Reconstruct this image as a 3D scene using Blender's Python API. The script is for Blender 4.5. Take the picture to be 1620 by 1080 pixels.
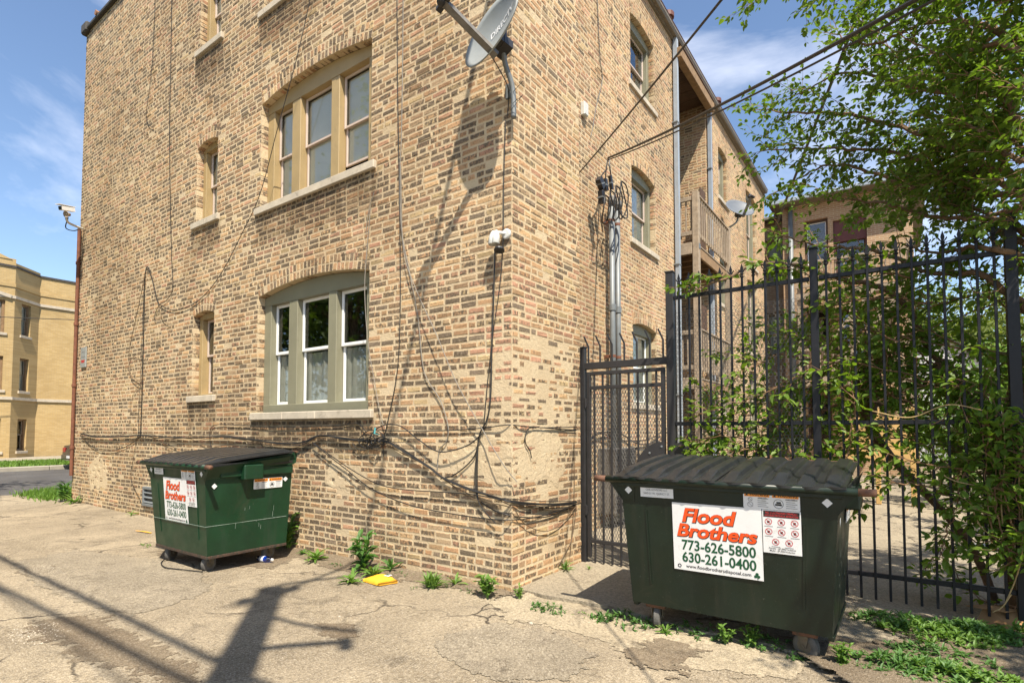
import bpy, math, random
import numpy as np
from mathutils import Vector, Matrix

scene = bpy.context.scene
for o in list(bpy.data.objects):
    bpy.data.objects.remove(o, do_unlink=True)
col = scene.collection
R = math.radians
random.seed(7)
rng = np.random.default_rng(7)

# ------------------------------------------------------------------ camera
PITCH, YAW, CAMH, FPX = R(2.42), R(35.22), 1.5, 874.6
FW = np.array([-math.sin(YAW), math.cos(YAW), 0.0])
RT = np.array([math.cos(YAW), math.sin(YAW), 0.0])
CAM = -5.15 * FW
CAM[2] = CAMH
cam_data = bpy.data.cameras.new('camera')
cam = bpy.data.objects.new('camera', cam_data)
col.objects.link(cam)
cam.location = CAM
cam.rotation_euler = (math.pi / 2 + PITCH, 0, YAW)
cam_data.sensor_width = 36.0
cam_data.lens = 36.0 * FPX / 1620.0
cam_data.shift_y = 103.0 / 1620.0
cam_data.clip_start = 0.05
cam_data.clip_end = 2000.0
scene.camera = cam

# ------------------------------------------------------------------ sun and sky
SUN = np.array([.588, -.463, 1.146])
SUN = SUN / np.linalg.norm(SUN)
sun_data = bpy.data.lights.new('sun', 'SUN')
sun_data.energy = 5.0
sun_data.angle = R(0.53)
sun_data.color = (1.0, 0.91, 0.77)
sun = bpy.data.objects.new('sun', sun_data)
col.objects.link(sun)
sun.location = (20, -16, 40)
sun.rotation_euler = Vector(-SUN).to_track_quat('-Z', 'Y').to_euler()

world = bpy.data.worlds.new('World')
scene.world = world
world.use_nodes = True
wn, wl = world.node_tree.nodes, world.node_tree.links
wn.clear()
w_out = wn.new('ShaderNodeOutputWorld')
w_bg = wn.new('ShaderNodeBackground')
w_sky = wn.new('ShaderNodeTexSky')
w_sky.sky_type = 'NISHITA'
w_sky.sun_disc = False
w_sky.sun_elevation = math.asin(SUN[2])
w_sky.sun_rotation = math.atan2(SUN[0], SUN[1])
w_sky.altitude = 200
w_sky.air_density = 1.0
w_sky.dust_density = 0.35
w_sky.ozone_density = 2.0
w_bg.inputs['Strength'].default_value = 0.11
# thin high cloud, laid out by direction over the whole sky
w_tc = wn.new('ShaderNodeTexCoord')
w_map = wn.new('ShaderNodeMapping')
w_map.inputs['Scale'].default_value = (1.0, 1.0, 2.4)
w_map.inputs['Location'].default_value = (0.35, 0.1, 0.2)
w_n = wn.new('ShaderNodeTexNoise')
w_n.inputs['Scale'].default_value = 1.9
w_n.inputs['Detail'].default_value = 7
w_n.inputs['Roughness'].default_value = 0.58
w_n.inputs['Distortion'].default_value = 0.35
w_ramp = wn.new('ShaderNodeValToRGB')
w_ramp.color_ramp.elements[0].position = 0.48
w_ramp.color_ramp.elements[0].color = (0, 0, 0, 1)
w_ramp.color_ramp.elements[1].position = 0.82
w_ramp.color_ramp.elements[1].color = (0.85, 0.85, 0.85, 1)
w_mix = wn.new('ShaderNodeMix')
w_mix.data_type = 'RGBA'
w_mix.inputs[7].default_value = (7.6, 7.7, 8.3, 1)
wl.new(w_tc.outputs['Generated'], w_map.inputs['Vector'])
wl.new(w_map.outputs['Vector'], w_n.inputs['Vector'])
wl.new(w_n.outputs['Fac'], w_ramp.inputs['Fac'])
wl.new(w_ramp.outputs['Color'], w_mix.inputs[0])
wl.new(w_sky.outputs['Color'], w_mix.inputs[6])
wl.new(w_mix.outputs[2], w_bg.inputs['Color'])
wl.new(w_bg.outputs['Background'], w_out.inputs['Surface'])

vs = scene.view_settings
vs.view_transform = 'Standard'
vs.look = 'None'
vs.exposure = 0.98
vs.gamma = 1.0
vs.use_curve_mapping = False
scene.render.engine = 'CYCLES'
scene.cycles.max_bounces = 8
scene.cycles.transparent_max_bounces = 24

# ------------------------------------------------------------------ photo ray -> world point
_f3 = FW * math.cos(PITCH) + np.array([0, 0, math.sin(PITCH)])
_up = -FW * math.sin(PITCH) + np.array([0, 0, math.cos(PITCH)])
def ray(x, y):
    return _f3 + RT * (x - 810) / FPX - _up * (y - 643) / FPX
def on(ax, v, x, y):
    r = ray(x, y)
    return CAM + r * ((v - CAM[ax]) / r[ax])
def onz(x, y, z=0.0): return on(2, z, x, y)
def ony(x, y, v=0.0): return on(1, v, x, y)
def onx(x, y, v=0.0): return on(0, v, x, y)
def dep(x, y, d): return CAM + ray(x, y) * d
def visible_size(p):
    v = np.asarray(p) - CAM
    d = v @ _f3
    return (810 + FPX * (v @ RT) / d, 643 - FPX * (v @ _up) / d, d)

# ------------------------------------------------------------------ object helpers
BASE = {}
def tag(o, label=None, cat=None, group=None, kind=None):
    if label: o['label'] = label
    if cat: o['category'] = cat
    if group: o['group'] = group
    if kind: o['kind'] = kind
    return o
def empty(name, loc, label, cat, group=None):
    o = bpy.data.objects.new(name, None)
    o.empty_display_size = 0.2
    col.objects.link(o)
    o.location = loc
    BASE[o.name] = np.array(loc, float)
    return tag(o, label, cat, group)
def base_of(o):
    return BASE.get(o.name, np.zeros(3)) if o is not None else np.zeros(3)
def link_mesh(name, verts, faces, mat, parent=None, smooth=False, cols=None, rnd=None, loc=None, edge=None):
    me = bpy.data.meshes.new(name)
    v = np.asarray(verts, float).reshape(-1, 3)
    b = base_of(parent) if parent is not None else (np.array(loc, float) if loc is not None else np.zeros(3))
    v = v - b
    me.from_pydata(v.tolist(), [], faces if isinstance(faces, list) else faces.tolist())
    if cols is not None:
        a = me.color_attributes.new('Col', 'FLOAT_COLOR', 'POINT')
        c4 = np.ones((len(v), 4), np.float32)
        c4[:, :3] = cols
        if rnd is not None: c4[:, 3] = rnd
        a.data.foreach_set('color', c4.ravel())
    if edge is not None:
        a = me.attributes.new('edge', 'FLOAT', 'POINT')
        a.data.foreach_set('value', np.asarray(edge, np.float32))
    if mat is not None:
        for m in (mat if isinstance(mat, (list, tuple)) else [mat]):
            me.materials.append(m)
    if smooth:
        me.polygons.foreach_set('use_smooth', [True] * len(me.polygons))
    o = bpy.data.objects.new(name, me)
    col.objects.link(o)
    if parent is not None:
        o.parent = parent
        BASE[o.name] = b
    else:
        o.location = b
        BASE[o.name] = b
    return o

class MB:
    """collects shapes and builds them as one mesh"""
    def __init__(self, frame=None):
        self.v, self.f, self.n = [], [], 0
        self.frame = frame
    def add(self, verts, faces):
        verts = np.asarray(verts, float).reshape(-1, 3)
        if self.frame is not None:
            verts = self.frame(verts)
        self.v.append(verts)
        self.f += [tuple(int(i) + self.n for i in f) for f in faces]
        self.n += len(verts)
        return self
    def box(self, x0, x1, y0, y1, z0, z1):
        return self.add([(x0,y0,z0),(x1,y0,z0),(x1,y1,z0),(x0,y1,z0),(x0,y0,z1),(x1,y0,z1),(x1,y1,z1),(x0,y1,z1)],
                        [(0,3,2,1),(4,5,6,7),(0,1,5,4),(1,2,6,5),(2,3,7,6),(3,0,4,7)])
    def bbox(self, x0, x1, y0, y1, z0, z1, b=.006):
        """box with chamfered edges"""
        x0,x1 = min(x0,x1),max(x0,x1); y0,y1 = min(y0,y1),max(y0,y1); z0,z1 = min(z0,z1),max(z0,z1)
        b = min(b, (x1-x0)*.3, (y1-y0)*.3, (z1-z0)*.3)
        V, F = [], []
        idx = {}
        for sx in (0,1):
            for sy in (0,1):
                for sz in (0,1):
                    X, Y, Z = (x0,x1)[sx], (y0,y1)[sy], (z0,z1)[sz]
                    ix, iy, iz = (1-2*sx)*b, (1-2*sy)*b, (1-2*sz)*b
                    for a, p in (('x',(X,Y+iy,Z+iz)),('y',(X+ix,Y,Z+iz)),('z',(X+ix,Y+iy,Z))):
                        idx[(sx,sy,sz,a)] = len(V); V.append(p)
                    F.append(tuple(idx[(sx,sy,sz,a)] for a in 'xyz'))
        g = lambda *k: idx[k]
        for s in (0,1):
            F.append((g(s,0,0,'x'),g(s,1,0,'x'),g(s,1,1,'x'),g(s,0,1,'x')))
            F.append((g(0,s,0,'y'),g(1,s,0,'y'),g(1,s,1,'y'),g(0,s,1,'y')))
            F.append((g(0,0,s,'z'),g(1,0,s,'z'),g(1,1,s,'z'),g(0,1,s,'z')))
        for a in (0,1):
            for c in (0,1):
                F.append((g(0,a,c,'y'),g(1,a,c,'y'),g(1,a,c,'z'),g(0,a,c,'z')))
                F.append((g(a,0,c,'x'),g(a,1,c,'x'),g(a,1,c,'z'),g(a,0,c,'z')))
                F.append((g(a,c,0,'x'),g(a,c,1,'x'),g(a,c,1,'y'),g(a,c,0,'y')))
        return self.add(V, F)
    def beam(self, p, q, w, h, up=(0,0,1)):
        p, q = np.array(p, float), np.array(q, float)
        d = q - p; d /= np.linalg.norm(d)
        s = np.cross(d, up); s /= max(np.linalg.norm(s), 1e-9)
        t = np.cross(s, d)
        s *= w/2; t *= h/2
        return self.add([p-s-t,p+s-t,p+s+t,p-s+t,q-s-t,q+s-t,q+s+t,q-s+t],
                        [(0,3,2,1),(4,5,6,7),(0,1,5,4),(1,2,6,5),(2,3,7,6),(3,0,4,7)])
    def tube(self, pts, rad, n=6, cap=True):
        pts = [np.array(p, float) for p in pts]
        m = len(pts)
        rad = [rad]*m if np.isscalar(rad) else list(rad)
        V, F = [], []
        ref = None
        for i, p in enumerate(pts):
            d = pts[min(i+1, m-1)] - pts[max(i-1, 0)]
            L = np.linalg.norm(d)
            d = d / L if L > 1e-9 else np.array([0,0,1.])
            if ref is None:
                ref = np.cross(d, (0,0,1.) if abs(d[2]) < .9 else (1.,0,0))
            s = ref - d * (ref @ d)
            s /= max(np.linalg.norm(s), 1e-9)
            ref = s
            t = np.cross(d, s)
            for k in range(n):
                a = 2*math.pi*k/n
                V.append(p + (s*math.cos(a) + t*math.sin(a))*rad[i])
        for i in range(m-1):
            for k in range(n):
                k2 = (k+1) % n
                F.append((i*n+k, i*n+k2, (i+1)*n+k2, (i+1)*n+k))
        if cap:
            F.append(tuple(range(n-1, -1, -1)))
            F.append(tuple((m-1)*n+k for k in range(n)))
        return self.add(V, F)
    def lathe(self, c, axis, prof, n=20):
        """prof: list of (distance along axis, radius)"""
        c, a = np.array(c, float), np.array(axis, float)
        a /= np.linalg.norm(a)
        s = np.cross(a, (0,0,1.) if abs(a[2]) < .9 else (1.,0,0)); s /= np.linalg.norm(s)
        t = np.cross(a, s)
        V, F = [], []
        for h, r in prof:
            for k in range(n):
                g = 2*math.pi*k/n
                V.append(c + a*h + (s*math.cos(g)+t*math.sin(g))*max(r, 1e-4))
        for i in range(len(prof)-1):
            for k in range(n):
                k2 = (k+1) % n
                F.append((i*n+k, i*n+k2, (i+1)*n+k2, (i+1)*n+k))
        F.append(tuple(range(n-1,-1,-1)))
        F.append(tuple((len(prof)-1)*n+k for k in range(n)))
        return self.add(V, F)
    def prism(self, poly, vec):
        """poly: 3-D points of a flat outline, extruded by vec"""
        P = np.array(poly, float); n = len(P)
        V = np.vstack([P, P + np.array(vec, float)])
        F = [tuple(range(n-1,-1,-1)), tuple(range(n, 2*n))]
        F += [(i, (i+1) % n, n+(i+1) % n, n+i) for i in range(n)]
        return self.add(V, F)
    def build(self, name, mat, parent=None, smooth=False, loc=None):
        if loc is None and parent is None:
            allv = np.vstack(self.v)
            loc = (allv[:,0].mean(), allv[:,1].mean(), allv[:,2].min())
        return link_mesh(name, np.vstack(self.v), self.f, mat, parent, smooth, loc=loc)

def spline(pts, n=8):
    """Catmull-Rom through pts"""
    P = [np.array(p, float) for p in pts]
    if len(P) < 3:
        return [P[0] + (P[-1]-P[0])*i/n for i in range(n+1)]
    P = [2*P[0]-P[1]] + P + [2*P[-1]-P[-2]]
    out = []
    for i in range(1, len(P)-2):
        for k in range(n):
            t = k/n
            a, b, c, d = P[i-1], P[i], P[i+1], P[i+2]
            out.append(.5*((2*b) + (-a+c)*t + (2*a-5*b+4*c-d)*t*t + (-a+3*b-3*c+d)*t**3))
    out.append(P[-2])
    return out

def vnoise(x, y, seed=0):
    """smooth value noise, vectorised"""
    x, y = np.asarray(x, float), np.asarray(y, float)
    xi, yi = np.floor(x).astype(np.int64), np.floor(y).astype(np.int64)
    xf, yf = x-xi, y-yi
    def h(a, b):
        k = (a*374761393 + b*668265263 + seed*982451653) & 0xffffffff
        k = ((k ^ (k >> 13)) * 1274126177) & 0xffffffff
        return ((k ^ (k >> 16)) & 0xffff) / 65535.0
    u, v = xf*xf*(3-2*xf), yf*yf*(3-2*yf)
    return (h(xi,yi)*(1-u)+h(xi+1,yi)*u)*(1-v) + (h(xi,yi+1)*(1-u)+h(xi+1,yi+1)*u)*v
# ------------------------------------------------------------------ materials
class NT:
    def __init__(self, name):
        self.m = bpy.data.materials.new(name)
        self.m.use_nodes = True
        self.n, self.l = self.m.node_tree.nodes, self.m.node_tree.links
        self.b = self.n['Principled BSDF']
        self.pos = None
    def node(self, t, **kw):
        x = self.n.new(t)
        for k, v in kw.items(): setattr(x, k, v)
        return x
    def vec(self, scale=(1,1,1), rot=(0,0,0)):
        if self.pos is None: self.pos = self.node('ShaderNodeNewGeometry')
        mp = self.node('ShaderNodeMapping')
        mp.inputs['Scale'].default_value = scale
        mp.inputs['Rotation'].default_value = rot
        self.l.new(self.pos.outputs['Position'], mp.inputs['Vector'])
        return mp.outputs['Vector']
    def noise(self, scale, detail=4, rough=.55, vec=None, dist=0):
        x = self.node('ShaderNodeTexNoise')
        x.inputs['Scale'].default_value = scale
        x.inputs['Detail'].default_value = detail
        x.inputs['Roughness'].default_value = rough
        x.inputs['Distortion'].default_value = dist
        self.l.new(vec if vec is not None else self.vec(), x.inputs['Vector'])
        return x.outputs['Fac']
    def vor(self, scale, feature='F1', vec=None, out='Distance', rand=1.0):
        x = self.node('ShaderNodeTexVoronoi', feature=feature)
        x.inputs['Scale'].default_value = scale
        x.inputs['Randomness'].default_value = rand
        self.l.new(vec if vec is not None else self.vec(), x.inputs['Vector'])
        return x.outputs[out]
    def ramp(self, fac, a, b, ca=(0,0,0), cb=(1,1,1)):
        x = self.node('ShaderNodeValToRGB')
        e = x.color_ramp.elements
        e[0].position, e[1].position = a, b
        e[0].color, e[1].color = (*ca, 1), (*cb, 1)
        self.l.new(fac, x.inputs['Fac'])
        return x.outputs['Color']
    def mix(self, fac, a, b, mode='MIX'):
        x = self.node('ShaderNodeMix', data_type='RGBA', blend_type=mode)
        for s, v in ((0, fac), (6, a), (7, b)):
            if isinstance(v, (int, float)): x.inputs[s].default_value = v
            elif isinstance(v, tuple): x.inputs[s].default_value = (*v, 1)
            else: self.l.new(v, x.inputs[s])
        return x.outputs[2]
    def math(self, op, a, b=None):
        x = self.node('ShaderNodeMath', operation=op)
        for i, v in ((0, a), (1, b)):
            if v is None: continue
            if isinstance(v, (int, float)): x.inputs[i].default_value = v
            else: self.l.new(v, x.inputs[i])
        return x.outputs[0]
    def attr(self, name='Col'):
        x = self.node('ShaderNodeAttribute', attribute_name=name)
        return x.outputs['Color'], x.outputs['Alpha']
    def bump(self, h, strength=.3, dist=.01):
        x = self.node('ShaderNodeBump')
        x.inputs['Strength'].default_value = strength
        x.inputs['Distance'].default_value = dist
        self.l.new(h, x.inputs['Height'])
        self.l.new(x.outputs['Normal'], self.b.inputs['Normal'])
    def set(self, base=None, rough=None, metal=None, spec=None):
        for k, v in (('Base Color', base), ('Roughness', rough), ('Metallic', metal), ('Specular IOR Level', spec)):
            if v is None: continue
            if isinstance(v, (int, float)): self.b.inputs[k].default_value = v
            elif isinstance(v, tuple): self.b.inputs[k].default_value = (*v, 1)
            else: self.l.new(v, self.b.inputs[k])
        return self.m

M = {}
def soot_mask(t):
    """dirt washed down the alley wall from the window sills: ragged streaks hanging under each sill"""
    g = t.node('ShaderNodeNewGeometry')
    sp = t.node('ShaderNodeSeparateXYZ'); t.l.new(g.outputs['Position'], sp.inputs[0])
    X, Y, Z = sp.outputs
    def band(v, a, b, soft):
        m = t.node('ShaderNodeMapRange'); m.interpolation_type = 'SMOOTHSTEP'
        m.inputs[1].default_value, m.inputs[2].default_value = a-soft, a+soft
        t.l.new(v, m.inputs[0])
        k = t.node('ShaderNodeMapRange'); k.interpolation_type = 'SMOOTHSTEP'
        k.inputs[1].default_value, k.inputs[2].default_value = b-soft, b+soft
        k.inputs[3].default_value, k.inputs[4].default_value = 1.0, 0.0
        t.l.new(v, k.inputs[0])
        return t.math('MULTIPLY', m.outputs[0], k.outputs[0])
    tot = None
    for x0, x1, zs in ((-4.45, -1.9, (1.63, 4.51, 7.37)), (-6.32, -5.43, (1.93, 4.70, 7.54))):
        zz = None
        for z in zs:
            b_ = band(Z, z-.42, z+.12, .20)
            zz = b_ if zz is None else t.math('ADD', zz, b_)
        q = t.math('MULTIPLY', band(X, x0, x1, .06), zz)
        tot = q if tot is None else t.math('ADD', tot, q)
    tot = t.math('MULTIPLY', tot, t.ramp(t.noise(5.5, 6, .68, t.vec((1,1,.22))), .26, .54))
    return t.math('MULTIPLY', tot, band(Y, -.2, .3, .05))
def paint(name, c, rough=.5, var=.12, scale=6, metal=0, spec=.5, bump=0, dirt=None, dirt_amt=(.55,.75)):
    t = NT(name)
    n = t.noise(scale, 5, .6)
    lo = tuple(x*(1-var) for x in c); hi = tuple(min(1, x*(1+var)) for x in c)
    cc = t.ramp(n, .3, .7, lo, hi)
    if dirt:
        d = t.ramp(t.noise(scale*1.7, 8, .7, dist=.5), *dirt_amt)
        cc = t.mix(d, cc, dirt)
    if bump: t.bump(t.noise(scale*12, 4), bump, .004)
    M[name] = t.set(cc, rough, metal, spec)
    return M[name]

# brick: colour of each piece comes with the piece, burn marks and grain from noise
t = NT('brick')
c, a = t.attr()
st = t.noise(27, 3, .55, t.vec((1.25,1.25,.9)))
fine = t.noise(130, 3, .6)
mid = t.noise(11, 3, .5)
seed = t.math('MULTIPLY', a, .33)
thr = t.math('SUBTRACT', t.math('ADD', st, seed), .62)
burn = t.math('MULTIPLY', thr, 5.5)
burn.node.use_clamp = True
cc = t.mix(burn, c, (.085,.062,.043))
cc = t.mix(t.ramp(fine, .40, .75), cc, t.mix(.30, cc, (.60,.46,.29)), 'MIX')
cc = t.mix(t.ramp(t.noise(70, 3, .6), .52, .72), cc, t.mix(.6, cc, (.10,.07,.045)))
dust = t.ramp(t.noise(34, 5, .7), .52, .74)
cc = t.mix(t.math('MULTIPLY', dust, .42), cc, (.52,.42,.28))
ed = t.node('ShaderNodeAttribute', attribute_name='edge').outputs['Fac']
sm = t.math('ADD', t.math('MULTIPLY', t.noise(48, 4, .6), 1.1), t.math('MULTIPLY', t.math('SUBTRACT', 1.0, ed), .42))
sm = t.math('ADD', sm, t.math('MULTIPLY', t.noise(2.3, 3), .35))
smear = t.ramp(sm, .96, 1.06)
cc = t.mix(smear, cc, t.mix(.3, (.60,.475,.305), cc))
stain = t.ramp(t.noise(.55, 6, .62, t.vec((1,1,.6)), .4), .46, .66)
cc = t.mix(t.math('MULTIPLY', stain, .42), cc, t.mix(1.0, cc, (.42,.36,.30), 'MULTIPLY'))
cc = t.mix(t.math('MULTIPLY', soot_mask(t), .72), cc, t.mix(1.0, cc, (.30,.26,.22), 'MULTIPLY'))
t.bump(t.math('ADD', fine, t.math('MULTIPLY', st, .9)), .6, .007)
M['brick'] = t.set(cc, .9, 0, .25)

t = NT('mortar')
n1 = t.noise(3.2, 6, .6); n2 = t.noise(60, 4, .65); n3 = t.noise(1.1, 3)
cc = t.ramp(n2, .25, .75, (.46,.355,.22), (.62,.495,.325))
cc = t.mix(t.ramp(n1, .45, .75), cc, (.58,.475,.315))
cc = t.mix(t.ramp(n3, .55, .75), cc, t.mix(.5, cc, (.40,.31,.21)))
cc = t.mix(t.ramp(t.noise(22, 6, .7), .62, .76), cc, (.20,.155,.10))
stain = t.ramp(t.noise(.55, 6, .62, t.vec((1,1,.6)), .4), .46, .66)
cc = t.mix(t.math('MULTIPLY', stain, .38), cc, t.mix(1.0, cc, (.42,.36,.30), 'MULTIPLY'))
cc = t.mix(t.math('MULTIPLY', soot_mask(t), .75), cc, t.mix(1.0, cc, (.30,.26,.21), 'MULTIPLY'))
t.bump(t.math('ADD', n2, t.math('MULTIPLY', t.noise(25, 5), 1.5)), .6, .008)
M['mortar'] = t.set(cc, .95, 0, .2)

t = NT('plaster')
n2 = t.noise(40, 5, .65); n1 = t.noise(4, 6, .6)
cc = t.ramp(n1, .3, .7, (.48,.37,.225), (.60,.49,.32))
cc = t.mix(t.ramp(t.noise(7, 6, .7, t.vec((1,1,.4))), .58, .74), cc, (.36,.27,.17))
cc = t.mix(t.ramp(t.noise(60, 3, .6), .64, .72), cc, (.26,.19,.12))
t.bump(t.math('ADD', n2, t.math('MULTIPLY', t.noise(12, 4, .5, t.vec((1,1,2.2))), 1.2)), .35, .006)
M['plaster'] = t.set(cc, .92, 0, .2)

# far brickwork: pieces too small to tell apart
def farbrick(name, c1, c2, mo, scale=1.0, rot=(math.pi/2,0,0), axis='x'):
    t = NT(name)
    g = t.node('ShaderNodeNewGeometry')
    sp = t.node('ShaderNodeSeparateXYZ'); t.l.new(g.outputs['Position'], sp.inputs[0])
    cb = t.node('ShaderNodeCombineXYZ')
    t.l.new(t.math('ADD', sp.outputs['X'], sp.outputs['Y']), cb.inputs[0])
    t.l.new(sp.outputs['Z'], cb.inputs[1])
    br = t.node('ShaderNodeTexBrick')
    br.inputs['Color1'].default_value = (*c1, 1)
    br.inputs['Color2'].default_value = (*c2, 1)
    br.inputs['Mortar'].default_value = (*mo, 1)
    br.inputs['Scale'].default_value = 1.0
    br.inputs['Brick Width'].default_value = .215*scale
    br.inputs['Row Height'].default_value = .068*scale
    br.inputs['Mortar Size'].default_value = .007*scale
    br.inputs['Bias'].default_value = -.1
    t.l.new(cb.outputs[0], br.inputs['Vector'])
    cc = t.mix(t.ramp(t.noise(.8, 5), .4, .75), br.outputs['Color'], t.mix(.35, br.outputs['Color'], (.25,.17,.08)))
    cc = t.mix(t.math('MULTIPLY', t.noise(14, 3), .5), cc, t.mix(.4, cc, (.2,.14,.08)))
    t.bump(br.outputs['Fac'], -.25, .01)
    M[name] = t.set(cc, .9, 0, .2)
farbrick('yellow_brick', (.46,.32,.135), (.55,.40,.19), (.38,.29,.17))
farbrick('rear_brick', (.40,.26,.15), (.30,.17,.10), (.50,.42,.30))

# ground: weathered asphalt and concrete
def ground_mat(name, dark, light, crack=True, speck=.5, patch=(.30,.25,.19)):
    t = NT(name)
    big = t.noise(.9, 6, .6, dist=.3)
    midn = t.noise(4.5, 6, .62)
    fine = t.noise(95, 3, .7)
    gr = t.vor(120, 'F1')
    cc = t.ramp(big, .30, .66, dark, light)
    cc = t.mix(t.ramp(midn, .52, .74), cc, t.mix(.75, cc, patch))
    cc = t.mix(t.ramp(t.noise(1.9, 7, .66, dist=1.2), .57, .68), cc, t.mix(.62, cc, (.075,.057,.038)))
    cc = t.mix(t.ramp(t.noise(6.5, 6, .7, dist=.8), .58, .70), cc, t.mix(.5, cc, (.07,.055,.04)))
    cc = t.mix(t.ramp(t.noise(2.6, 8, .7, dist=.6), .57, .72), cc, t.mix(.6, cc, light))
    cc = t.mix(t.ramp(fine, .46, .70), cc, t.mix(speck, cc, (.62,.56,.46)))
    cc = t.mix(t.ramp(t.noise(33, 4, .7), .50, .68), cc, t.mix(.45, cc, (.07,.055,.04)))
    g45 = t.noise(48, 4, .75)
    cc = t.mix(t.ramp(g45, .30, .72), t.mix(1.0, cc, (.62,.60,.57), 'MULTIPLY'), t.mix(1.0, cc, (1.28,1.27,1.24), 'MULTIPLY'))
    cc = t.mix(t.ramp(t.noise(140, 2, .6), .60, .70), cc, t.mix(.75, cc, (.06,.05,.045)))
    h = t.math('ADD', t.math('ADD', fine, g45), t.math('MULTIPLY', gr, .8))
    if crack:
        wv = t.node('ShaderNodeVectorMath', operation='ADD')
        ns = t.node('ShaderNodeTexNoise'); ns.inputs['Scale'].default_value = 2.2; ns.inputs['Detail'].default_value = 6
        t.l.new(t.vec(), ns.inputs['Vector'])
        t.l.new(t.vec((.55,.55,.55)), wv.inputs[0]); 
        sc = t.node('ShaderNodeVectorMath', operation='SCALE'); sc.inputs['Scale'].default_value = .38
        t.l.new(ns.outputs['Color'], sc.inputs[0]); t.l.new(sc.outputs[0], wv.inputs[1])
        ed = t.vor(1.15, 'DISTANCE_TO_EDGE', wv.outputs[0])
        line = t.ramp(ed, .002, .013, (1,1,1), (0,0,0))
        gate = t.ramp(t.noise(.9, 4), .46, .60)
        ck = t.math('MULTIPLY', line, gate)
        cc = t.mix(ck, cc, (.06,.048,.035))
        h = t.math('SUBTRACT', h, t.math('MULTIPLY', ck, 2.5))
    t.bump(h, .8, .008)
    M[name] = t.set(cc, .92, 0, .25)
ground_mat('alley', (.19,.153,.103), (.37,.305,.212), patch=(.175,.14,.095))
ground_mat('asphalt_patch', (.18,.15,.107), (.31,.262,.19), crack=False, patch=(.16,.13,.094))
ground_mat('pale_patch', (.33,.275,.19), (.43,.36,.25), crack=False, patch=(.26,.22,.16), speck=.4)
ground_mat('concrete', (.27,.23,.17), (.37,.32,.235), crack=True, speck=.25, patch=(.24,.20,.15))
ground_mat('dirt', (.13,.095,.06), (.21,.165,.11), crack=False, speck=.3, patch=(.16,.12,.08))
ground_mat('road', (.055,.055,.06), (.10,.10,.105), crack=False, speck=.12, patch=(.07,.07,.07))
ground_mat('sidewalk', (.30,.27,.21), (.38,.34,.27), crack=False, speck=.2)
paint('kerb', (.32,.29,.235), .9, .15, 3, bump=.2)

paint('limestone', (.46,.40,.31), .9, .16, 5, bump=.35, dirt=(.17,.14,.10), dirt_amt=(.56,.80))
paint('trim_tan', (.34,.245,.115), .55, .10, 3, bump=.1, dirt=(.20,.16,.09), dirt_amt=(.60,.9))
paint('trim_olive', (.205,.195,.13), .55, .08, 3, bump=.1, dirt=(.14,.13,.09), dirt_amt=(.62,.9))
paint('vinyl_white', (.74,.74,.72), .35, .05, 3, dirt=(.42,.38,.3), dirt_amt=(.66,.92))
paint('sash_pink', (.50,.40,.33), .5, .06, 4)
paint('green_steel', (.006,.032,.013), .36, .25, 3, spec=.4, bump=.08, dirt=(.020,.034,.022), dirt_amt=(.55,.85))
paint('green_shaded', (.0075,.016,.009), .40, .3, 3, spec=.35, bump=.08, dirt=(.022,.024,.016), dirt_amt=(.56,.85))
for nm, base, dcol in (('green_shaded', (.0060,.0135,.0075), (.020,.022,.014)), ('green_steel', (.006,.032,.013), (.022,.038,.024))):  # first is the green steel paint darkened for shade on the right dumpster
    t = NT(nm)
    cc = t.ramp(t.noise(3, 5, .6), .3, .7, tuple(x*.75 for x in base), tuple(x*1.3 for x in base))
    streak = t.ramp(t.noise(9, 6, .65, t.vec((1,1,.10))), .52, .80)
    cc = t.mix(streak, cc, dcol)
    cc = t.mix(t.ramp(t.noise(55, 4, .7), .66, .74), cc, (.07,.075,.06))
    low = t.ramp(t.noise(2.2, 6, .7, dist=.8), .58, .78)
    cc = t.mix(low, cc, t.mix(.5, cc, (.05,.042,.026)))
    t.bump(t.noise(30, 4), .07, .004)
    M[nm] = t.set(cc, t.ramp(t.noise(5, 5), .3, .7, (.30,.30,.30), (.52,.52,.52)), 0, .4)
paint('weld_pale', (.16,.20,.165), .6, .3, 30)
paint('frame_rust', (.06,.032,.02), .8, .35, 16, bump=.3, dirt=(.014,.02,.013), dirt_amt=(.45,.65))
paint('steel_rust', (.12,.055,.03), .8, .3, 14, bump=.3, dirt=(.03,.04,.03), dirt_amt=(.5,.7))
paint('black_plastic', (.018,.019,.020), .30, .25, 9, bump=.06, dirt=(.034,.032,.028), dirt_amt=(.50,.95))
paint('rubber', (.10,.095,.085), .8, .3, 20, bump=.2)
paint('caster_steel', (.13,.11,.08), .6, .35, 18, metal=.3, dirt=(.13,.06,.03))
paint('fence_black', (.009,.009,.011), .45, .2, 8, spec=.35, bump=.08, dirt=(.025,.023,.022), dirt_amt=(.6,.9))
paint('gate_black', (.026,.025,.026), .5, .2, 8, spec=.35, bump=.08, dirt=(.055,.05,.042), dirt_amt=(.58,.88))
paint('wire_steel', (.17,.16,.145), .6, .25, 15, metal=.35)
paint('galvanised', (.165,.18,.185), .5, .14, 7, metal=.15, dirt=(.18,.175,.155))
paint('downspout_grey', (.30,.34,.38), .45, .08, 5, metal=.15, dirt=(.25,.24,.22))
paint('rusty_pipe', (.15,.055,.028), .75, .3, 12, bump=.2, dirt=(.07,.03,.02))
paint('dish_grey', (.27,.285,.275), .45, .06, 8, dirt=(.30,.25,.18), dirt_amt=(.66,.85))
paint('dish_white', (.70,.70,.69), .45, .05, 8)
paint('dish_shaded', (.11,.125,.145), .5, .07, 8)  # shade on the far dish's face put into its colour
paint('dark_plastic', (.018,.018,.02), .45, .2, 9)
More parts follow.
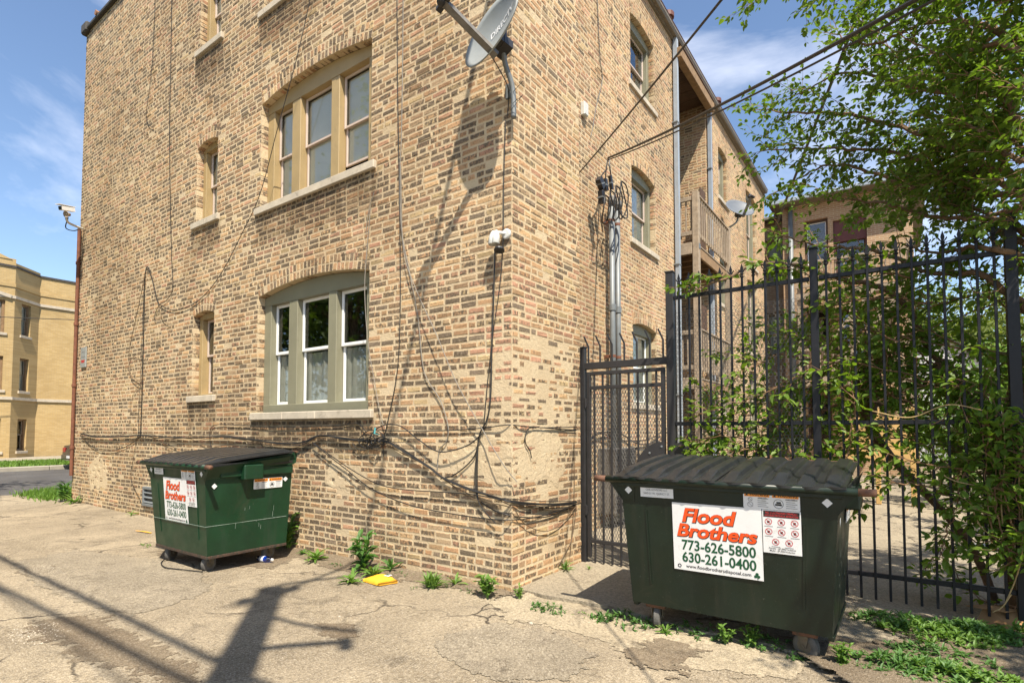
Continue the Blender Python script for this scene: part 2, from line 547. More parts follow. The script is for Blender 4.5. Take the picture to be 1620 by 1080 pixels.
paint('cable_black', (.018,.017,.016), .5, .25, 12)
paint('cable_grey', (.20,.18,.15), .6, .2, 12)
paint('cable_brown', (.12,.08,.045), .65, .2, 12)
paint('white_enamel', (.55,.55,.51), .4, .06, 12, dirt=(.45,.42,.34), dirt_amt=(.6,.85))
paint('wood_grey', (.30,.235,.165), .85, .22, 9, bump=.4, dirt=(.14,.10,.065), dirt_amt=(.5,.8))
paint('wood_brown', (.24,.15,.075), .8, .22, 7, bump=.3, dirt=(.10,.06,.03))
paint('wood_dark', (.075,.040,.022), .8, .25, 7, bump=.2)
paint('wood_new', (.52,.33,.12), .7, .15, 5, bump=.2)
paint('gutter', (.17,.145,.11), .6, .15, 6, dirt=(.10,.055,.035))
paint('gutter_lip', (.12,.045,.03), .6, .2, 8)
paint('coping', (.05,.045,.04), .8, .25, 6, bump=.3)
paint('terracotta', (.26,.13,.07), .85, .2, 9, bump=.3)
paint('interior', (.05,.045,.04), .9, .2, 2)
paint('blind', (.62,.62,.57), .7, .05, 4)
paint('screen_dark', (.045,.045,.042), .8, .2, 30)
paint('sticker_white', (.70,.70,.69), .4, .05, 6, dirt=(.40,.38,.32), dirt_amt=(.56,.90))
paint('curtain', (.40,.38,.33), .9, .15, 5)
paint('sticker_orange', (.74,.075,.008), .4, .04, 8)
paint('warn_orange', (.76,.25,.02), .4, .04, 8)
paint('ink_black', (.015,.015,.015), .5, .1, 8)
paint('ink_green', (.006,.07,.028), .45, .1, 8)
paint('ink_red', (.50,.03,.035), .45, .1, 8)
paint('ink_grey', (.22,.22,.22), .5, .1, 8)
paint('stone', (.36,.31,.24), .9, .3, 12, bump=.4)
paint('cardboard', (.34,.185,.075), .85, .15, 8, bump=.15)
paint('bag_yellow', (.80,.40,.03), .45, .10, 14, bump=.2)
paint('tag_teal', (.10,.42,.44), .5, .05, 5)
paint('bottle_label', (.65,.66,.70), .4, .05, 10)
paint('car_black', (.014,.015,.018), .15, .1, 2, spec=.7)
paint('tail_red', (.30,.02,.015), .25, .1, 4)
paint('chrome', (.55,.55,.55), .2, .05, 4, metal=.9)
paint('bark', (.17,.105,.060), .9, .3, 16, bump=.8, dirt=(.07,.05,.035), dirt_amt=(.5,.75))
paint('bark_grey', (.24,.20,.16), .9, .3, 16, bump=.8)
paint('twig', (.20,.11,.055), .85, .25, 20)
paint('dry_stem', (.42,.29,.13), .8, .2, 20)
paint('white_siding', (.50,.50,.52), .6, .04, 3)
paint('red_brown', (.11,.035,.03), .7, .15, 5)

def leaf_mat(name, c1, c2, trans=.42, rough=.5):
    t = NT(name)
    cA, aA = t.attr()
    n = t.noise(9, 3)
    cc = t.mix(t.ramp(n, .3, .7), c1, c2)
    cc = t.mix(aA, t.mix(.5, cc, tuple(x*.72 for x in c1)), t.mix(.5, cc, tuple(min(1,x*1.35) for x in c2)))
    t.set(cc, rough, 0, .35)
    tr = t.node('ShaderNodeBsdfTranslucent')
    bright = t.mix(1.0, cc, (1.5,1.55,.62), 'MULTIPLY')
    t.l.new(bright, tr.inputs['Color'])
    ms = t.node('ShaderNodeMixShader'); ms.inputs[0].default_value = trans
    t.l.new(t.b.outputs[0], ms.inputs[1]); t.l.new(tr.outputs[0], ms.inputs[2])
    t.l.new(ms.outputs[0], t.n['Material Output'].inputs['Surface'])
    M[name] = t.m
leaf_mat('leaf', (.062,.125,.016), (.13,.205,.028), .42)
leaf_mat('leaf_vine_sunlit', (.085,.165,.020), (.17,.255,.034), .45)  # lighter than the tree leaf: sun on the vines put into the colour
leaf_mat('leaf_far', (.11,.15,.035), (.20,.24,.06))
leaf_mat('weed', (.085,.175,.030), (.17,.28,.06), .35)
leaf_mat('weed_dark', (.050,.125,.026), (.10,.20,.048), .32)
leaf_mat('grass', (.075,.16,.020), (.15,.25,.04), .3)

# window glass: mirror by angle over a clear pane
def glass(name, tint, refl=.10):
    t = NT(name)
    tr = t.node('ShaderNodeBsdfTransparent'); tr.inputs['Color'].default_value = (*tint, 1)
    gl = t.node('ShaderNodeBsdfGlossy'); gl.inputs['Roughness'].default_value = .02
    gl.inputs['Color'].default_value = (.95,.97,1,1)
    lw = t.node('ShaderNodeLayerWeight'); lw.inputs['Blend'].default_value = .5
    f = t.math('ADD', t.math('MULTIPLY', t.math('POWER', lw.outputs['Facing'], 4.0), .8), refl)
    ms = t.node('ShaderNodeMixShader')
    t.l.new(f, ms.inputs[0]); t.l.new(tr.outputs[0], ms.inputs[1]); t.l.new(gl.outputs[0], ms.inputs[2])
    t.l.new(ms.outputs[0], t.n['Material Output'].inputs['Surface'])
    M[name] = t.m
glass('glass', (.93,.95,.94), .03)
glass('glass_dark', (.84,.86,.85), .06)
glass('bottle_blue', (.05,.25,.75), .12)
# ------------------------------------------------------------------ the setting: ground
def axis(lo, hi, a, b, fine, coarse):
    """grid lines: fine between a and b, growing coarse outside"""
    mid = list(np.arange(a, b + 1e-6, fine))
    left, s, x = [], fine, a
    while x > lo:
        s = min(s*1.35, coarse); x -= s; left.append(max(x, lo))
    right, s, x = [], fine, mid[-1]
    while x < hi:
        s = min(s*1.35, coarse); x += s; right.append(min(x, hi))
    return np.array(left[::-1] + mid + right)
HOLES = [(onz(70, 902), .34, .12, .035), (onz(110, 925), .35, .10, .012), (onz(60, 1000), .30, .16, .018),
         (onz(380, 880), .45, .2, .008), (onz(795, 1053), .05, .05, .010), (onz(560, 1000), .16, .10, .016)]
def alley_height(x, y):
    h = .016*(vnoise(x*1.1, y*1.1, 3)-.5) + .010*(vnoise(x*3.3, y*3.3, 4)-.5) + .005*(vnoise(x*9, y*9, 5)-.5) + .0035*(vnoise(x*26, y*26, 6)-.5)
    for p, ax, ay, d in HOLES:
        q = ((x-p[0])/ax)**2 + ((y-p[1])/ay)**2 + .5*(vnoise(x*9, y*9, 9)-.5)
        h = h - d*np.clip(1.25-q, 0, 1)**.7
    near = np.clip((.28 + y)/.30, 0, 1)*(x < 0.2)
    return h + near*.03*(.4 + vnoise(x*4, y*4, 12)) * np.clip((0.6-x)*2, 0, 1)*.6
def sheet(name, gx, gy, hf, mat, z=0.0, kind='structure', smooth=True):
    X, Y = np.meshgrid(gx, gy, indexing='ij')
    Z = hf(X, Y) + z if hf is not None else np.full_like(X, z)
    nx, ny = len(gx), len(gy)
    V = np.stack([X, Y, Z], -1).reshape(-1, 3)
    i = np.arange(nx*ny).reshape(nx, ny)
    F = np.stack([i[:-1,:-1], i[1:,:-1], i[1:,1:], i[:-1,1:]], -1).reshape(-1, 4)
    o = link_mesh(name, V, F, mat, smooth=smooth)
    o['kind'] = kind
    return o
sheet('ground', np.linspace(-300, 300, 7), np.linspace(-300, 300, 7), None, M['dirt'], -.10)
sheet('alley', axis(-14.0, 14, -5.4, 4.2, .035, 1.2), axis(-14, .32, -3.6, .32, .035, 1.2), alley_height, M['alley'])
def pad_height(x, y):
    return .010*(vnoise(x*.8, y*.8, 21)-.5) + .004*(vnoise(x*5, y*5, 22)-.5) + .0015*(vnoise(x*21, y*21, 23)-.5)
# concrete apron in front of the gate, poured in slabs, and the yard behind the fence
def slab(x0, x1, y0, y1, z, seed, ragged=.02, name='concrete_slab', mat='concrete'):
    gx = np.linspace(x0, x1, max(3, int((x1-x0)/.06))); gy = np.linspace(y0, y1, max(3, int((y1-y0)/.06)))
    X, Y = np.meshgrid(gx, gy, indexing='ij')
    e = ragged*(vnoise(gx*6, gx*0+seed, seed)-.5)*2
    Y = Y + np.where(np.arange(len(gy)) == 0, 1, 0)[None, :]*e[:, None]
    Z = z + pad_height(X, Y)
    nx, ny = X.shape
    V = np.stack([X, Y, Z], -1).reshape(-1, 3)
    i = np.arange(nx*ny).reshape(nx, ny)
    F = [tuple(f) for f in np.stack([i[:-1,:-1], i[1:,:-1], i[1:,1:], i[:-1,1:]], -1).reshape(-1, 4).tolist()]
    n = len(V)
    rim = list(i[:,0]) + list(i[-1,1:]) + list(i[::-1,-1][1:]) + list(i[0,::-1][1:-1])
    V = np.vstack([V, V[rim] - np.array([0, 0, .12])])
    for k in range(len(rim)):
        k2 = (k+1) % len(rim)
        F.append((rim[k], n+k, n+k2, rim[k2]))
    o = link_mesh(name, V, F, M[mat])
    o['kind'] = 'structure'
    return o
slab(.004, 1.30, .055, 1.33, .034, 1, .03)
slab(1.312, 3.15, -.02, 1.33, .030, 2, .05)
slab(-.80, 1.9, 1.342, 4.2, .026, 3, 0)
slab(1.912, 4.7, 1.342, 4.2, .022, 4, 0)
slab(-.80, 1.9, 4.212, 19.0, .026, 5, 0)
slab(1.912, 14., 4.212, 19.0, .024, 6, 0)
# street beyond the building, kerbs, parkway and pavement
sheet('road', np.linspace(-23.9, -14.0, 12), np.linspace(-60, 80, 50), lambda x, y: .02*(vnoise(x*.5, y*.5, 31)-.5) - .02, M['road'])
def kerb(x0, x1, y0, y1, z=.13, name='kerb'):
    m = MB()
    y = y0
    while y < y1:
        e = min(y+3.0, y1)
        m.bbox(x0, x1, y, e-.012, -.15, z, .02); y = e
    o = m.build(name, M['kerb']); o['kind'] = 'structure'
kerb(-24.15, -23.9, -60, 80)
kerb(-14.15, -14.0, .9, 80)
sheet('parkway', np.linspace(-28.6, -24.15, 8), np.linspace(-60, 80, 60), lambda x, y: .03*vnoise(x*2, y*2, 41), M['dirt'], .10)
sheet('sidewalk', np.linspace(-33.6, -28.6, 4), np.linspace(-60, 80, 40), None, M['sidewalk'], .135)
sheet('near_parkway', np.linspace(-14.0, -11.5, 8), np.linspace(.15, 80, 60), lambda x, y: .03*vnoise(x*3, y*3, 42), M['dirt'], .03)

def in_poly(P, x, y):
    r = np.zeros(x.shape, bool)
    n = len(P)
    for i in range(n):
        x0, y0 = P[i]; x1, y1 = P[(i+1) % n]
        c = ((y0 > y) != (y1 > y)) & (x < (x1-x0)*(y-y0)/((y1-y0) if abs(y1-y0) > 1e-9 else 1e-9) + x0)
        r ^= c
    return r
def ground_patch(name, P, mat, dz, step=.013, rough=.05, seed=0, lift=None):
    # a ragged sheet lying on the alley, following its bumps
    P = np.array(P)
    gx = np.arange(P[:,0].min()-.1, P[:,0].max()+.1, step); gy = np.arange(P[:,1].min()-.1, P[:,1].max()+.1, step)
    X, Y = np.meshgrid(gx, gy, indexing='ij')
    wx = X + rough*(vnoise(X*9, Y*9, seed)-.5)*2 + rough*.7*(vnoise(X*27, Y*27, seed+1)-.5)*2
    wy = Y + rough*(vnoise(X*9+50, Y*9, seed+2)-.5)*2 + rough*.7*(vnoise(X*27, Y*27+9, seed+3)-.5)*2
    inside = in_poly(P, wx, wy)
    cell = inside[:-1,:-1]
    Z = alley_height(X, Y) + dz + (lift(X, Y) if lift else 0)
    i = np.arange(X.size).reshape(X.shape)
    F = np.stack([i[:-1,:-1], i[1:,:-1], i[1:,1:], i[:-1,1:]], -1)[cell]
    o = link_mesh(name, np.stack([X, Y, Z], -1).reshape(-1, 3), F, M[mat], smooth=True)
    o['kind'] = 'structure'
pxp = lambda *ps: [tuple(onz(x, y)[:2]) for x, y in ps]
ground_patch('pale_concrete_patch', pxp((775,955),(835,930),(1000,985),(1120,1012),(1290,1050),(1250,1075),(1080,1060),(960,1020),(880,990),(800,985)), 'pale_patch', .004, seed=3)
ground_patch('asphalt_patch', pxp((690,1010),(780,985),(880,1000),(940,1035),(900,1078),(780,1078),(700,1040)), 'asphalt_patch', .005, seed=8)
ground_patch('asphalt_patch', pxp((20,890),(120,868),(250,885),(320,905),(330,935),(210,975),(60,930)), 'asphalt_patch', .004, seed=12)
ground_patch('soil_strip', [(-4.9,-.02),(-4.9,-.20),(-3.6,-.30),(-2.6,-.34),(-1.9,-.38),(-1.2,-.26),(-.6,-.20),(.0,-.16),(.12,.06),(0,.03),(-2,.03)], 'dirt', .004, rough=.07, seed=15, lift=lambda x, y: .02*np.clip(1+y/.22, 0, 1)*vnoise(x*7, y*7, 90))
ground_patch('soil_strip', pxp((40,985),(150,972),(215,1005),(300,1050),(330,1078),(250,1082),(120,1040)), 'dirt', .003, rough=.09, seed=25)
ground_patch('soil_strip', pxp((22,906),(55,893),(112,892),(108,904),(60,914)), 'dirt', .003, rough=.03, seed=28)
ground_patch('soil_strip', pxp((235,872),(330,858),(470,880),(420,900),(300,888)), 'dirt', .003, rough=.10, seed=31)
ground_patch('soil_strip', pxp((505,985),(560,990),(572,1005),(540,1012),(510,1003)), 'dirt', .003, rough=.03, seed=35)
ground_patch('soil_strip', pxp((980,1030),(1060,1015),(1120,1035),(1080,1065),(1000,1060)), 'dirt', .008, rough=.08, seed=38)
ground_patch('soil_strip', [(2.2,.1),(2.5,-.25),(2.9,-.60),(3.3,-.9),(4.5,-.9),(4.6,1.3),(3.0,1.3),(2.9,.5)], 'dirt', .040, rough=.08, seed=19)

# ------------------------------------------------------------------ main brick building
bld = empty('brick_apartment_building', (0, 0, 0), 'three-storey tan common-brick apartment building with arched olive-trimmed windows', 'building')
class Frame:
    def __init__(s, O, U, N):
        s.O, s.U, s.N = np.array(O, float), np.array(U, float), np.array(N, float)
    def __call__(s, P):
        P = np.asarray(P, float).reshape(-1, 3)
        return s.O + P[:, :1]*s.U + P[:, 1:2]*np.array([0,0,1.]) + P[:, 2:]*s.N
WX = -.817
F1 = Frame((0,0,0), (-1,0,0), (0,-1,0))            # alley wall, u runs left from the corner
F2 = Frame((0,0,0), (0,1,0), (1,0,0))              # pier beside the gate
F3 = Frame((WX,0,0), (0,1,0), (1,0,0))             # recessed yard wall, u = y
FR = Frame((WX,9.42,0), (-1,0,0), (0,-1,0))        # return wall of the porch recess
FL = Frame((WX,7.08,0), (-1,0,0), (0,1,0))         # the recess wall opposite
CH = .0677
def op(u0, u1, zb, zs, rise, **k): return dict(u0=u0, u1=u1, zb=zb, zs=zs, rise=rise, ring=.215, **k)
OP1 = [op(2.015, 4.335, 1.735, 3.345, .12, kind='big_low'), op(2.015, 4.335, 4.61, 6.10, .12, kind='big_up'), op(2.015, 4.335, 7.47, 8.96, .12, kind='big_up'),
       op(5.55, 6.20, 2.03, 3.29, .06, kind='narrow'), op(5.55, 6.20, 4.80, 6.01, .06, kind='narrow'), op(5.55, 6.20, 7.64, 8.85, .06, kind='narrow')]
OP3 = [op(4.80, 5.93, 1.96, 3.33, .075, kind='yard_low'), op(4.80, 5.93, 4.85, 6.16, .075, kind='yard'), op(4.80, 5.93, 7.66, 8.93, .075, kind='yard')]
OPC = []
for zb in (1.95, 4.80, 7.62):
    OPC.append(op(10.55, 11.45, zb, zb+1.32, .07, kind='yard'))
    OPC.append(op(13.7, 15.1, zb-.9, zb+1.32, .07, kind='yard'))

def arch_z(o, u, grow=0.0):
    uc, hw = (o['u0']+o['u1'])/2, (o['u1']-o['u0'])/2
    s = np.clip((u-uc)/hw, -1, 1)
    return o['zs'] + o['rise']*(1-s*s) + grow

def lay(fr, u0, u1, z0, z1, ops, seed, style, start=0, patch=None):
    """courses of bricks round the openings: returns quads (n,4,2), proud, depth, colour, alpha"""
    r = np.random.default_rng(seed)
    Q, PR, DP, CO, AL = [], [], [], [], []
    J = .0165
    def put(q, depth, hdr):
        cu, cv = q[:,0].mean(), q[:,1].mean()
        drop = 0.0
        if patch is not None:
            drop = patch(cu, cv)
            if r.random() < drop: return
        q = q + r.normal(0, .0021, q.shape)
        if drop > .25:
            k = r.uniform(.62, 1.0); c = q.mean(0); q = c + (q-c)*np.array([r.uniform(.7,1), k])
        PR.append(r.uniform(.0018, .0048) if r.random() > .06 else r.uniform(.005, .010))
        c, a = style(r, cu, cv, hdr)
        Q.append(q); DP.append(depth); CO.append(c); AL.append(a)
    k0, k1 = int(math.ceil(z0/CH - 1e-6)), int(z1/CH)
    for k in range(k0, k1):
        v0, v1 = k*CH + .0084, (k+1)*CH - .0084
        vm = (v0+v1)/2
        blk = []
        for o in ops:
            if o['zb']-.10 < vm < o['zb']: blk.append((o['u0']-.105, o['u1']+.105))
            elif o['zb'] <= vm < o['zs'] + o['ring']*.55: blk.append((o['u0'], o['u1']))
            else:
                top = o['zs'] + o['rise'] + o['ring']
                if o['zs'] <= vm < top:
                    uc, hw = (o['u0']+o['u1'])/2, (o['u1']-o['u0'])/2 + .03
                    s = math.sqrt(max(0, min(1, (top-vm)/(o['rise']+.45*o['ring']))))
                    blk.append((uc-hw*s, uc+hw*s))
        hdr_course = (k % 7 == 3)
        u = u0
        first = True
        n = 0
        while u < u1 - .02:
            if hdr_course: L = .095
            elif first and (k + start) % 2: L = .095
            else: L = .196 if r.random() > .22 else .092
            L *= r.uniform(.96, 1.03)
            e = min(u+L, u1)
            if u1 - e < .05: e = u1
            segs = [(u, e)]
            for b0, b1 in blk:
                ns = []
                for s0, s1 in segs:
                    if s1 <= b0 or s0 >= b1: ns.append((s0, s1)); continue
                    if s0 < b0: ns.append((s0, b0))
                    if s1 > b1: ns.append((b1, s1))
                segs = ns
            for s0, s1 in segs:
                if s1-s0 < .028: continue
                edge = any(abs(s0-b1) < .002 or abs(s1-b0) < .002 for b0, b1 in blk)
                w0, w1 = .0035*(vnoise(s0*.8, k*.05, seed)-.5)*2, .0035*(vnoise(s1*.8, k*.05, seed)-.5)*2
                j = r.uniform(-.0015, .0015)
                put(np.array([[s0,v0+w0+j],[s1,v0+w1+j],[s1,v1+w1+j],[s0,v1+w0+j]]), .12 if edge else .03, (s1-s0) < .12)
            u = e + J*r.uniform(.8, 1.25)
            first = False
    for o in ops:                                             # two rowlock rings over each arch
        uc, hw = (o['u0']+o['u1'])/2, (o['u1']-o['u0'])/2
        for ring in range(2):
            n = int(2*hw/.074)
            for i in range(n):
                a0 = o['u0'] + 2*hw*(i+.09)/n; a1 = o['u0'] + 2*hw*(i+.91)/n
                b0 = ring*.107+.004; b1 = b0+.095
                P = []
                for a, b in ((a0,b0),(a1,b0),(a1,b1),(a0,b1)):
                    sl = -2*o['rise']*(a-uc)/hw**2
                    nn = np.array([-sl, 1.0])/math.hypot(sl, 1)
                    P.append([a + nn[0]*b, arch_z(o, a) + nn[1]*b])
                put(np.array(P), .12, True)
    return np.array(Q), np.array(PR), np.array(DP), np.array(CO), np.array(AL)

PAL = np.array([(.54,.315,.16),(.59,.375,.19),(.47,.26,.13),(.54,.295,.175),(.46,.235,.145),(.58,.42,.215),(.34,.215,.12),(.47,.325,.19)])
def style_wall(dark, pink, lowdark=0.0, soot=None, near_pink=False):
    w = np.array([.24,.15,.17,.07*pink,.045*pink,.09,.10,.16]); w = w/w.sum()
    def f(r, u, v, hdr):
        c = PAL[r.choice(len(PAL), p=w)]*r.uniform(.60, 1.02)
        dk = dark + lowdark*max(0, 1-v/2.2) + .35*(float(vnoise(u*.7, v*1.6, 77))-.5) + .25*(float(vnoise(u*.12, v*7.3, 78))-.5)
        if hdr: dk += .06
        if soot:
            for o in soot:
                if o['u0']-.12 < u < o['u1']+.12 and o['zb']-.62 < v < o['zb']: dk += .42*(1-(o['zb']-v)/.65)
        a = r.uniform(.55, 1.0) if r.random() < dk else r.uniform(0, .42)
        if near_pink and u < .55 and 1.3 < v < 3.0 and r.random() < .45: c = np.array((.52,.27,.17))*r.uniform(.7,1.1)
        if r.random() < dk*.32:
            c = np.array((.15,.112,.078))*r.uniform(.6, 1.5)
        return c, a
    return f
def patch1(u, v):
    """smeared mortar and spalling by the lower corner"""
    d = math.hypot((u-.35)/.75, (v-1.22)/.30) + .9*(float(vnoise(u*5, v*5, 51))-.5)
    p = .6 if d < .62 else (.4 if d < .85 else 0)
    d2 = math.hypot(u/.35, (v-1.75)/.75) + .9*(float(vnoise(u*6, v*6, 52))-.5)
    p = max(p, .34 if d2 < .9 else 0)
    d3 = math.hypot((u-9.9)/.6, (v-.62)/.35) + .8*(float(vnoise(u*4, v*4, 53))-.5)
    p = max(p, .7 if d3 < .8 else 0)
    d4 = math.hypot((u-2.3)/.5, (v-.95)/.3) + .9*(float(vnoise(u*5, v*5, 54))-.5)
    p = max(p, .5 if d4 < .7 else 0)
    return max(p, .02)
def patch2(u, v):
    d = math.hypot((u-.45)/.75, (v-1.25)/.45) + .9*(float(vnoise(u*5+9, v*5, 55))-.5)
    p = .6 if d < .6 else (.4 if d < .85 else 0)
    d2 = math.hypot((u-.5)/.9, (v-1.9)/.55) + 1.0*(float(vnoise(u*5+3, v*5, 56))-.5)
    return max(p, .42 if d2 < .85 else 0, .02)

def brick_mesh(fr, Q, PR, DP):
    """12 points and nine faces a piece: chamfered front, sides running back"""
    n = len(Q)
    c = Q.mean(1, keepdims=True)
    d = Q - c
    half = np.abs(d).max(1, keepdims=True)
    inner = c + d*(1 - np.minimum(.0105/np.maximum(half, .014), .55))
    P = np.zeros((n, 12, 3))
    tilt = rng.normal(0, .0011, (n, 4))
    P[:, 0:4, :2] = inner; P[:, 0:4, 2] = PR[:, None] + tilt
    P[:, 4:8, :2] = Q;     P[:, 4:8, 2] = np.maximum(PR[:, None]-.0028, .0008)
    P[:, 8:12, :2] = Q;    P[:, 8:12, 2] = -DP[:, None]
    V = fr(P.reshape(-1, 3))
    flip = np.cross(fr.U, (0,0,1.)) @ fr.N < 0
    f = [(0,1,2,3)]
    for i in range(4):
        j = (i+1) % 4
        f.append((4+i, 4+j, j, i)); f.append((8+i, 8+j, 4+j, 4+i))
    f = np.array(f)
    if flip: f = f[:, ::-1]
    FF = (f[None] + 12*np.arange(n)[:, None, None]).reshape(-1, 4)
    return V, FF

def wall_sheet(name, fr, u0, u1, z0, z1, ops, back=.30, mat='mortar', parent=None):
    """the mortar bed behind the bricks, with its openings and reveals"""
    G = .004
    br = {u0, u1}
    for o in ops:
        for k in range(13): br.add(o['u0']-G + (o['u1']-o['u0']+2*G)*k/12)
    br = sorted(br)
    V, F = [], []
    def quad(a, b, c, d):
        n = len(V); V.extend([a, b, c, d]); F.append((n, n+1, n+2, n+3))
    for a, b in zip(br[:-1], br[1:]):
        if b-a < 1e-6: continue
        m = (a+b)/2
        cut = sorted([(o['zb'], arch_z(o, a, G), arch_z(o, b, G)) for o in ops if o['u0']-G < m < o['u1']+G])
        za, zb = z0, z0
        for zb_, ta, tb in cut:
            quad((a,za,0),(b,zb,0),(b,zb_,0),(a,zb_,0)); za, zb = ta, tb
            quad((a,ta,0),(b,tb,0),(b,tb,-back),(a,ta,-back))
            quad((a,zb_,-back),(b,zb_,-back),(b,zb_,0),(a,zb_,0))
        quad((a,za,0),(b,zb,0),(b,z1,0),(a,z1,0))
    for o in ops:
        for s in (o['u0']-G, o['u1']+G):
            quad((s,o['zb'],0),(s,o['zb'],-back),(s,arch_z(o,s,G),-back),(s,arch_z(o,s,G),0))
    return link_mesh(name, fr(np.array(V)), F, M[mat], parent or bld)

pieces = []
EDGE = np.array([1]*4 + [0]*4 + [1.4]*4, np.float32)
def wall(fr, u0, u1, z0, z1, ops, seed, style, start=0, patch=None, s0=None, s1=None):
    pieces.append((fr, *lay(fr, u0+.002, u1, z0, z1, ops, seed, style, start, patch)))
    wall_sheet('wall', fr, u0 if s0 is None else s0, u1 if s1 is None else s1, z0 if z0 > 0 else -.15, z1, ops)
L1, TOP1, TOP2 = 11.33, 10.10, 9.70
wall(F1, 0, L1, -.07, TOP1, OP1, 11, style_wall(.43, 1.1, .22, OP1, True), 0, patch1)
wall(F2, 0, 1.335, -.07, TOP1, [], 12, style_wall(.22, 1.1, .1, None, True), 1, patch2)
wall(F3, 2.4, 7.08, 0, TOP2, OP3, 13, style_wall(.10, 1.7), 0, None, s0=1.335)
wall(F3, 9.42, 16.5, 0, TOP2, OPC, 14, style_wall(.12, 1.6), 0)
wall(FR, 0, 1.9, 0, TOP2, [], 15, style_wall(.16, 1.8), 1)
wall(Frame((-L1, 0, 0), (0,1,0), (-1,0,0)), 0, 3.0, 0, TOP1, [], 16, style_wall(.05, .8), 1)
shell = MB()
shell.box(-L1+.02, -.9, .5, 16.4, 9.66, 9.69)                       # flat roof
shell.box(-L1+.02, -3.0, 16.35, 16.45, 0, 9.86)
shell.box(-L1-.001, -L1+.05, 3.0, 16.4, 0, 9.86)
shell.box(-.817, -.002, 1.325, 1.333, 0, TOP1)
shell.box(-2.75, -.83, 7.06, 7.075, 0, 9.86)
shell.box(-2.75, -2.70, 7.08, 9.42, 0, 9.86)
shell.build('roof_deck', M['interior'], bld)

# rendered repairs: ragged plates of cement over the bricks by the corner
def wall_patch(fr, P, th, seed, step=.011, rough=.035):
    P = np.array(P)
    gu = np.arange(P[:,0].min()-.06, P[:,0].max()+.06, step); gv = np.arange(P[:,1].min()-.06, P[:,1].max()+.06, step)
    U, V_ = np.meshgrid(gu, gv, indexing='ij')
    wu = U + rough*2*(vnoise(U*8, V_*8, seed)-.5) + rough*(vnoise(U*26, V_*26, seed+1)-.5)
    wv = V_ + rough*2*(vnoise(U*8+40, V_*8, seed+2)-.5) + rough*(vnoise(U*26, V_*26+7, seed+3)-.5)
    ins = in_poly(P, wu, wv) & (vnoise(U*13, V_*19, seed+6) > .24)
    cell = ins[:-1,:-1]
    full = np.zeros_like(ins)
    full[1:,1:] = cell
    full[1:-1,1:-1] = cell[:-1,:-1] & cell[1:,:-1] & cell[:-1,1:] & cell[1:,1:]
    full[0,:] = full[:,0] = full[-1,:] = full[:,-1] = False
    N_ = np.where(full, th*(.85+.3*vnoise(U*4, V_*7, seed+4)) + .0008*(vnoise(U*30, V_*12, seed+5)-.5), .0005)
    i = np.arange(U.size).reshape(U.shape)
    F = np.stack([i[:-1,:-1], i[1:,:-1], i[1:,1:], i[:-1,1:]], -1)[cell]
    link_mesh('render_patch', fr(np.stack([U, V_, N_], -1).reshape(-1, 3)), F, M['mortar'], bld, smooth=True)
wall_patch(F1, [(.0,.92),(.30,.98),(.55,1.02),(.74,1.12),(.72,1.42),(.40,1.46),(.12,1.40),(.0,1.36)], .0038, 61)
wall_patch(F2, [(.0,.95),(.35,.98),(.80,.90),(.98,1.05),(.92,1.42),(.62,1.60),(.30,1.44),(.0,1.34)], .0038, 71)
wall_patch(F1, [(2.3,.78),(2.75,.85),(2.7,1.10),(2.35,1.12)], .005, 91)
wall_patch(F1, [(9.5,.35),(10.3,.30),(10.5,.75),(9.9,1.0),(9.4,.8)], .005, 97)

# the 300 bricks that show largest are pieces of their own, the others one part
sizes, owner = [], []
for w, (fr, Q, PR, DP, CO, AL) in enumerate(pieces):
    c = Q.mean(1)
    area = np.abs(np.cross(Q[:,2]-Q[:,0], Q[:,3]-Q[:,1]))/2
    p = fr(np.column_stack([c, np.zeros(len(c))]))
    v = p - CAM
    dd = v @ _f3
    px, py = 810+FPX*(v@RT)/dd, 643-FPX*(v@_up)/dd
    cosn = np.abs(v @ fr.N)/np.linalg.norm(v, axis=1)
    s = area*cosn/np.linalg.norm(v, axis=1)**2
    s[(px < 0) | (px > 1620) | (py < 0) | (py > 1075) | (dd < .5)] = 0
    sizes.append(s); owner.append(np.full(len(s), w))
allS = np.concatenate(sizes)
limit = np.sort(allS)[-300]
bv, bf, bc, ba, nn = [], [], [], [], 0
for w, (fr, Q, PR, DP, CO, AL) in enumerate(pieces):
    big = sizes[w] >= limit
    for i in np.where(big)[0]:
        V, FF = brick_mesh(fr, Q[i:i+1], PR[i:i+1], DP[i:i+1])
        link_mesh('brick', V, FF, M['brick'], bld, cols=np.repeat(CO[i:i+1], 12, 0), rnd=np.repeat(AL[i:i+1], 12), edge=EDGE)
    k = ~big
    V, FF = brick_mesh(fr, Q[k], PR[k], DP[k])
    bv.append(V); bf.append(FF+nn); nn += len(V)
    bc.append(np.repeat(CO[k], 12, 0)); ba.append(np.repeat(AL[k], 12))
field = link_mesh('brickwork', np.vstack(bv), np.vstack(bf), M['brick'], bld, cols=np.vstack(bc), rnd=np.concatenate(ba), edge=np.tile(EDGE, nn//12))
field['kind'] = 'stuff'

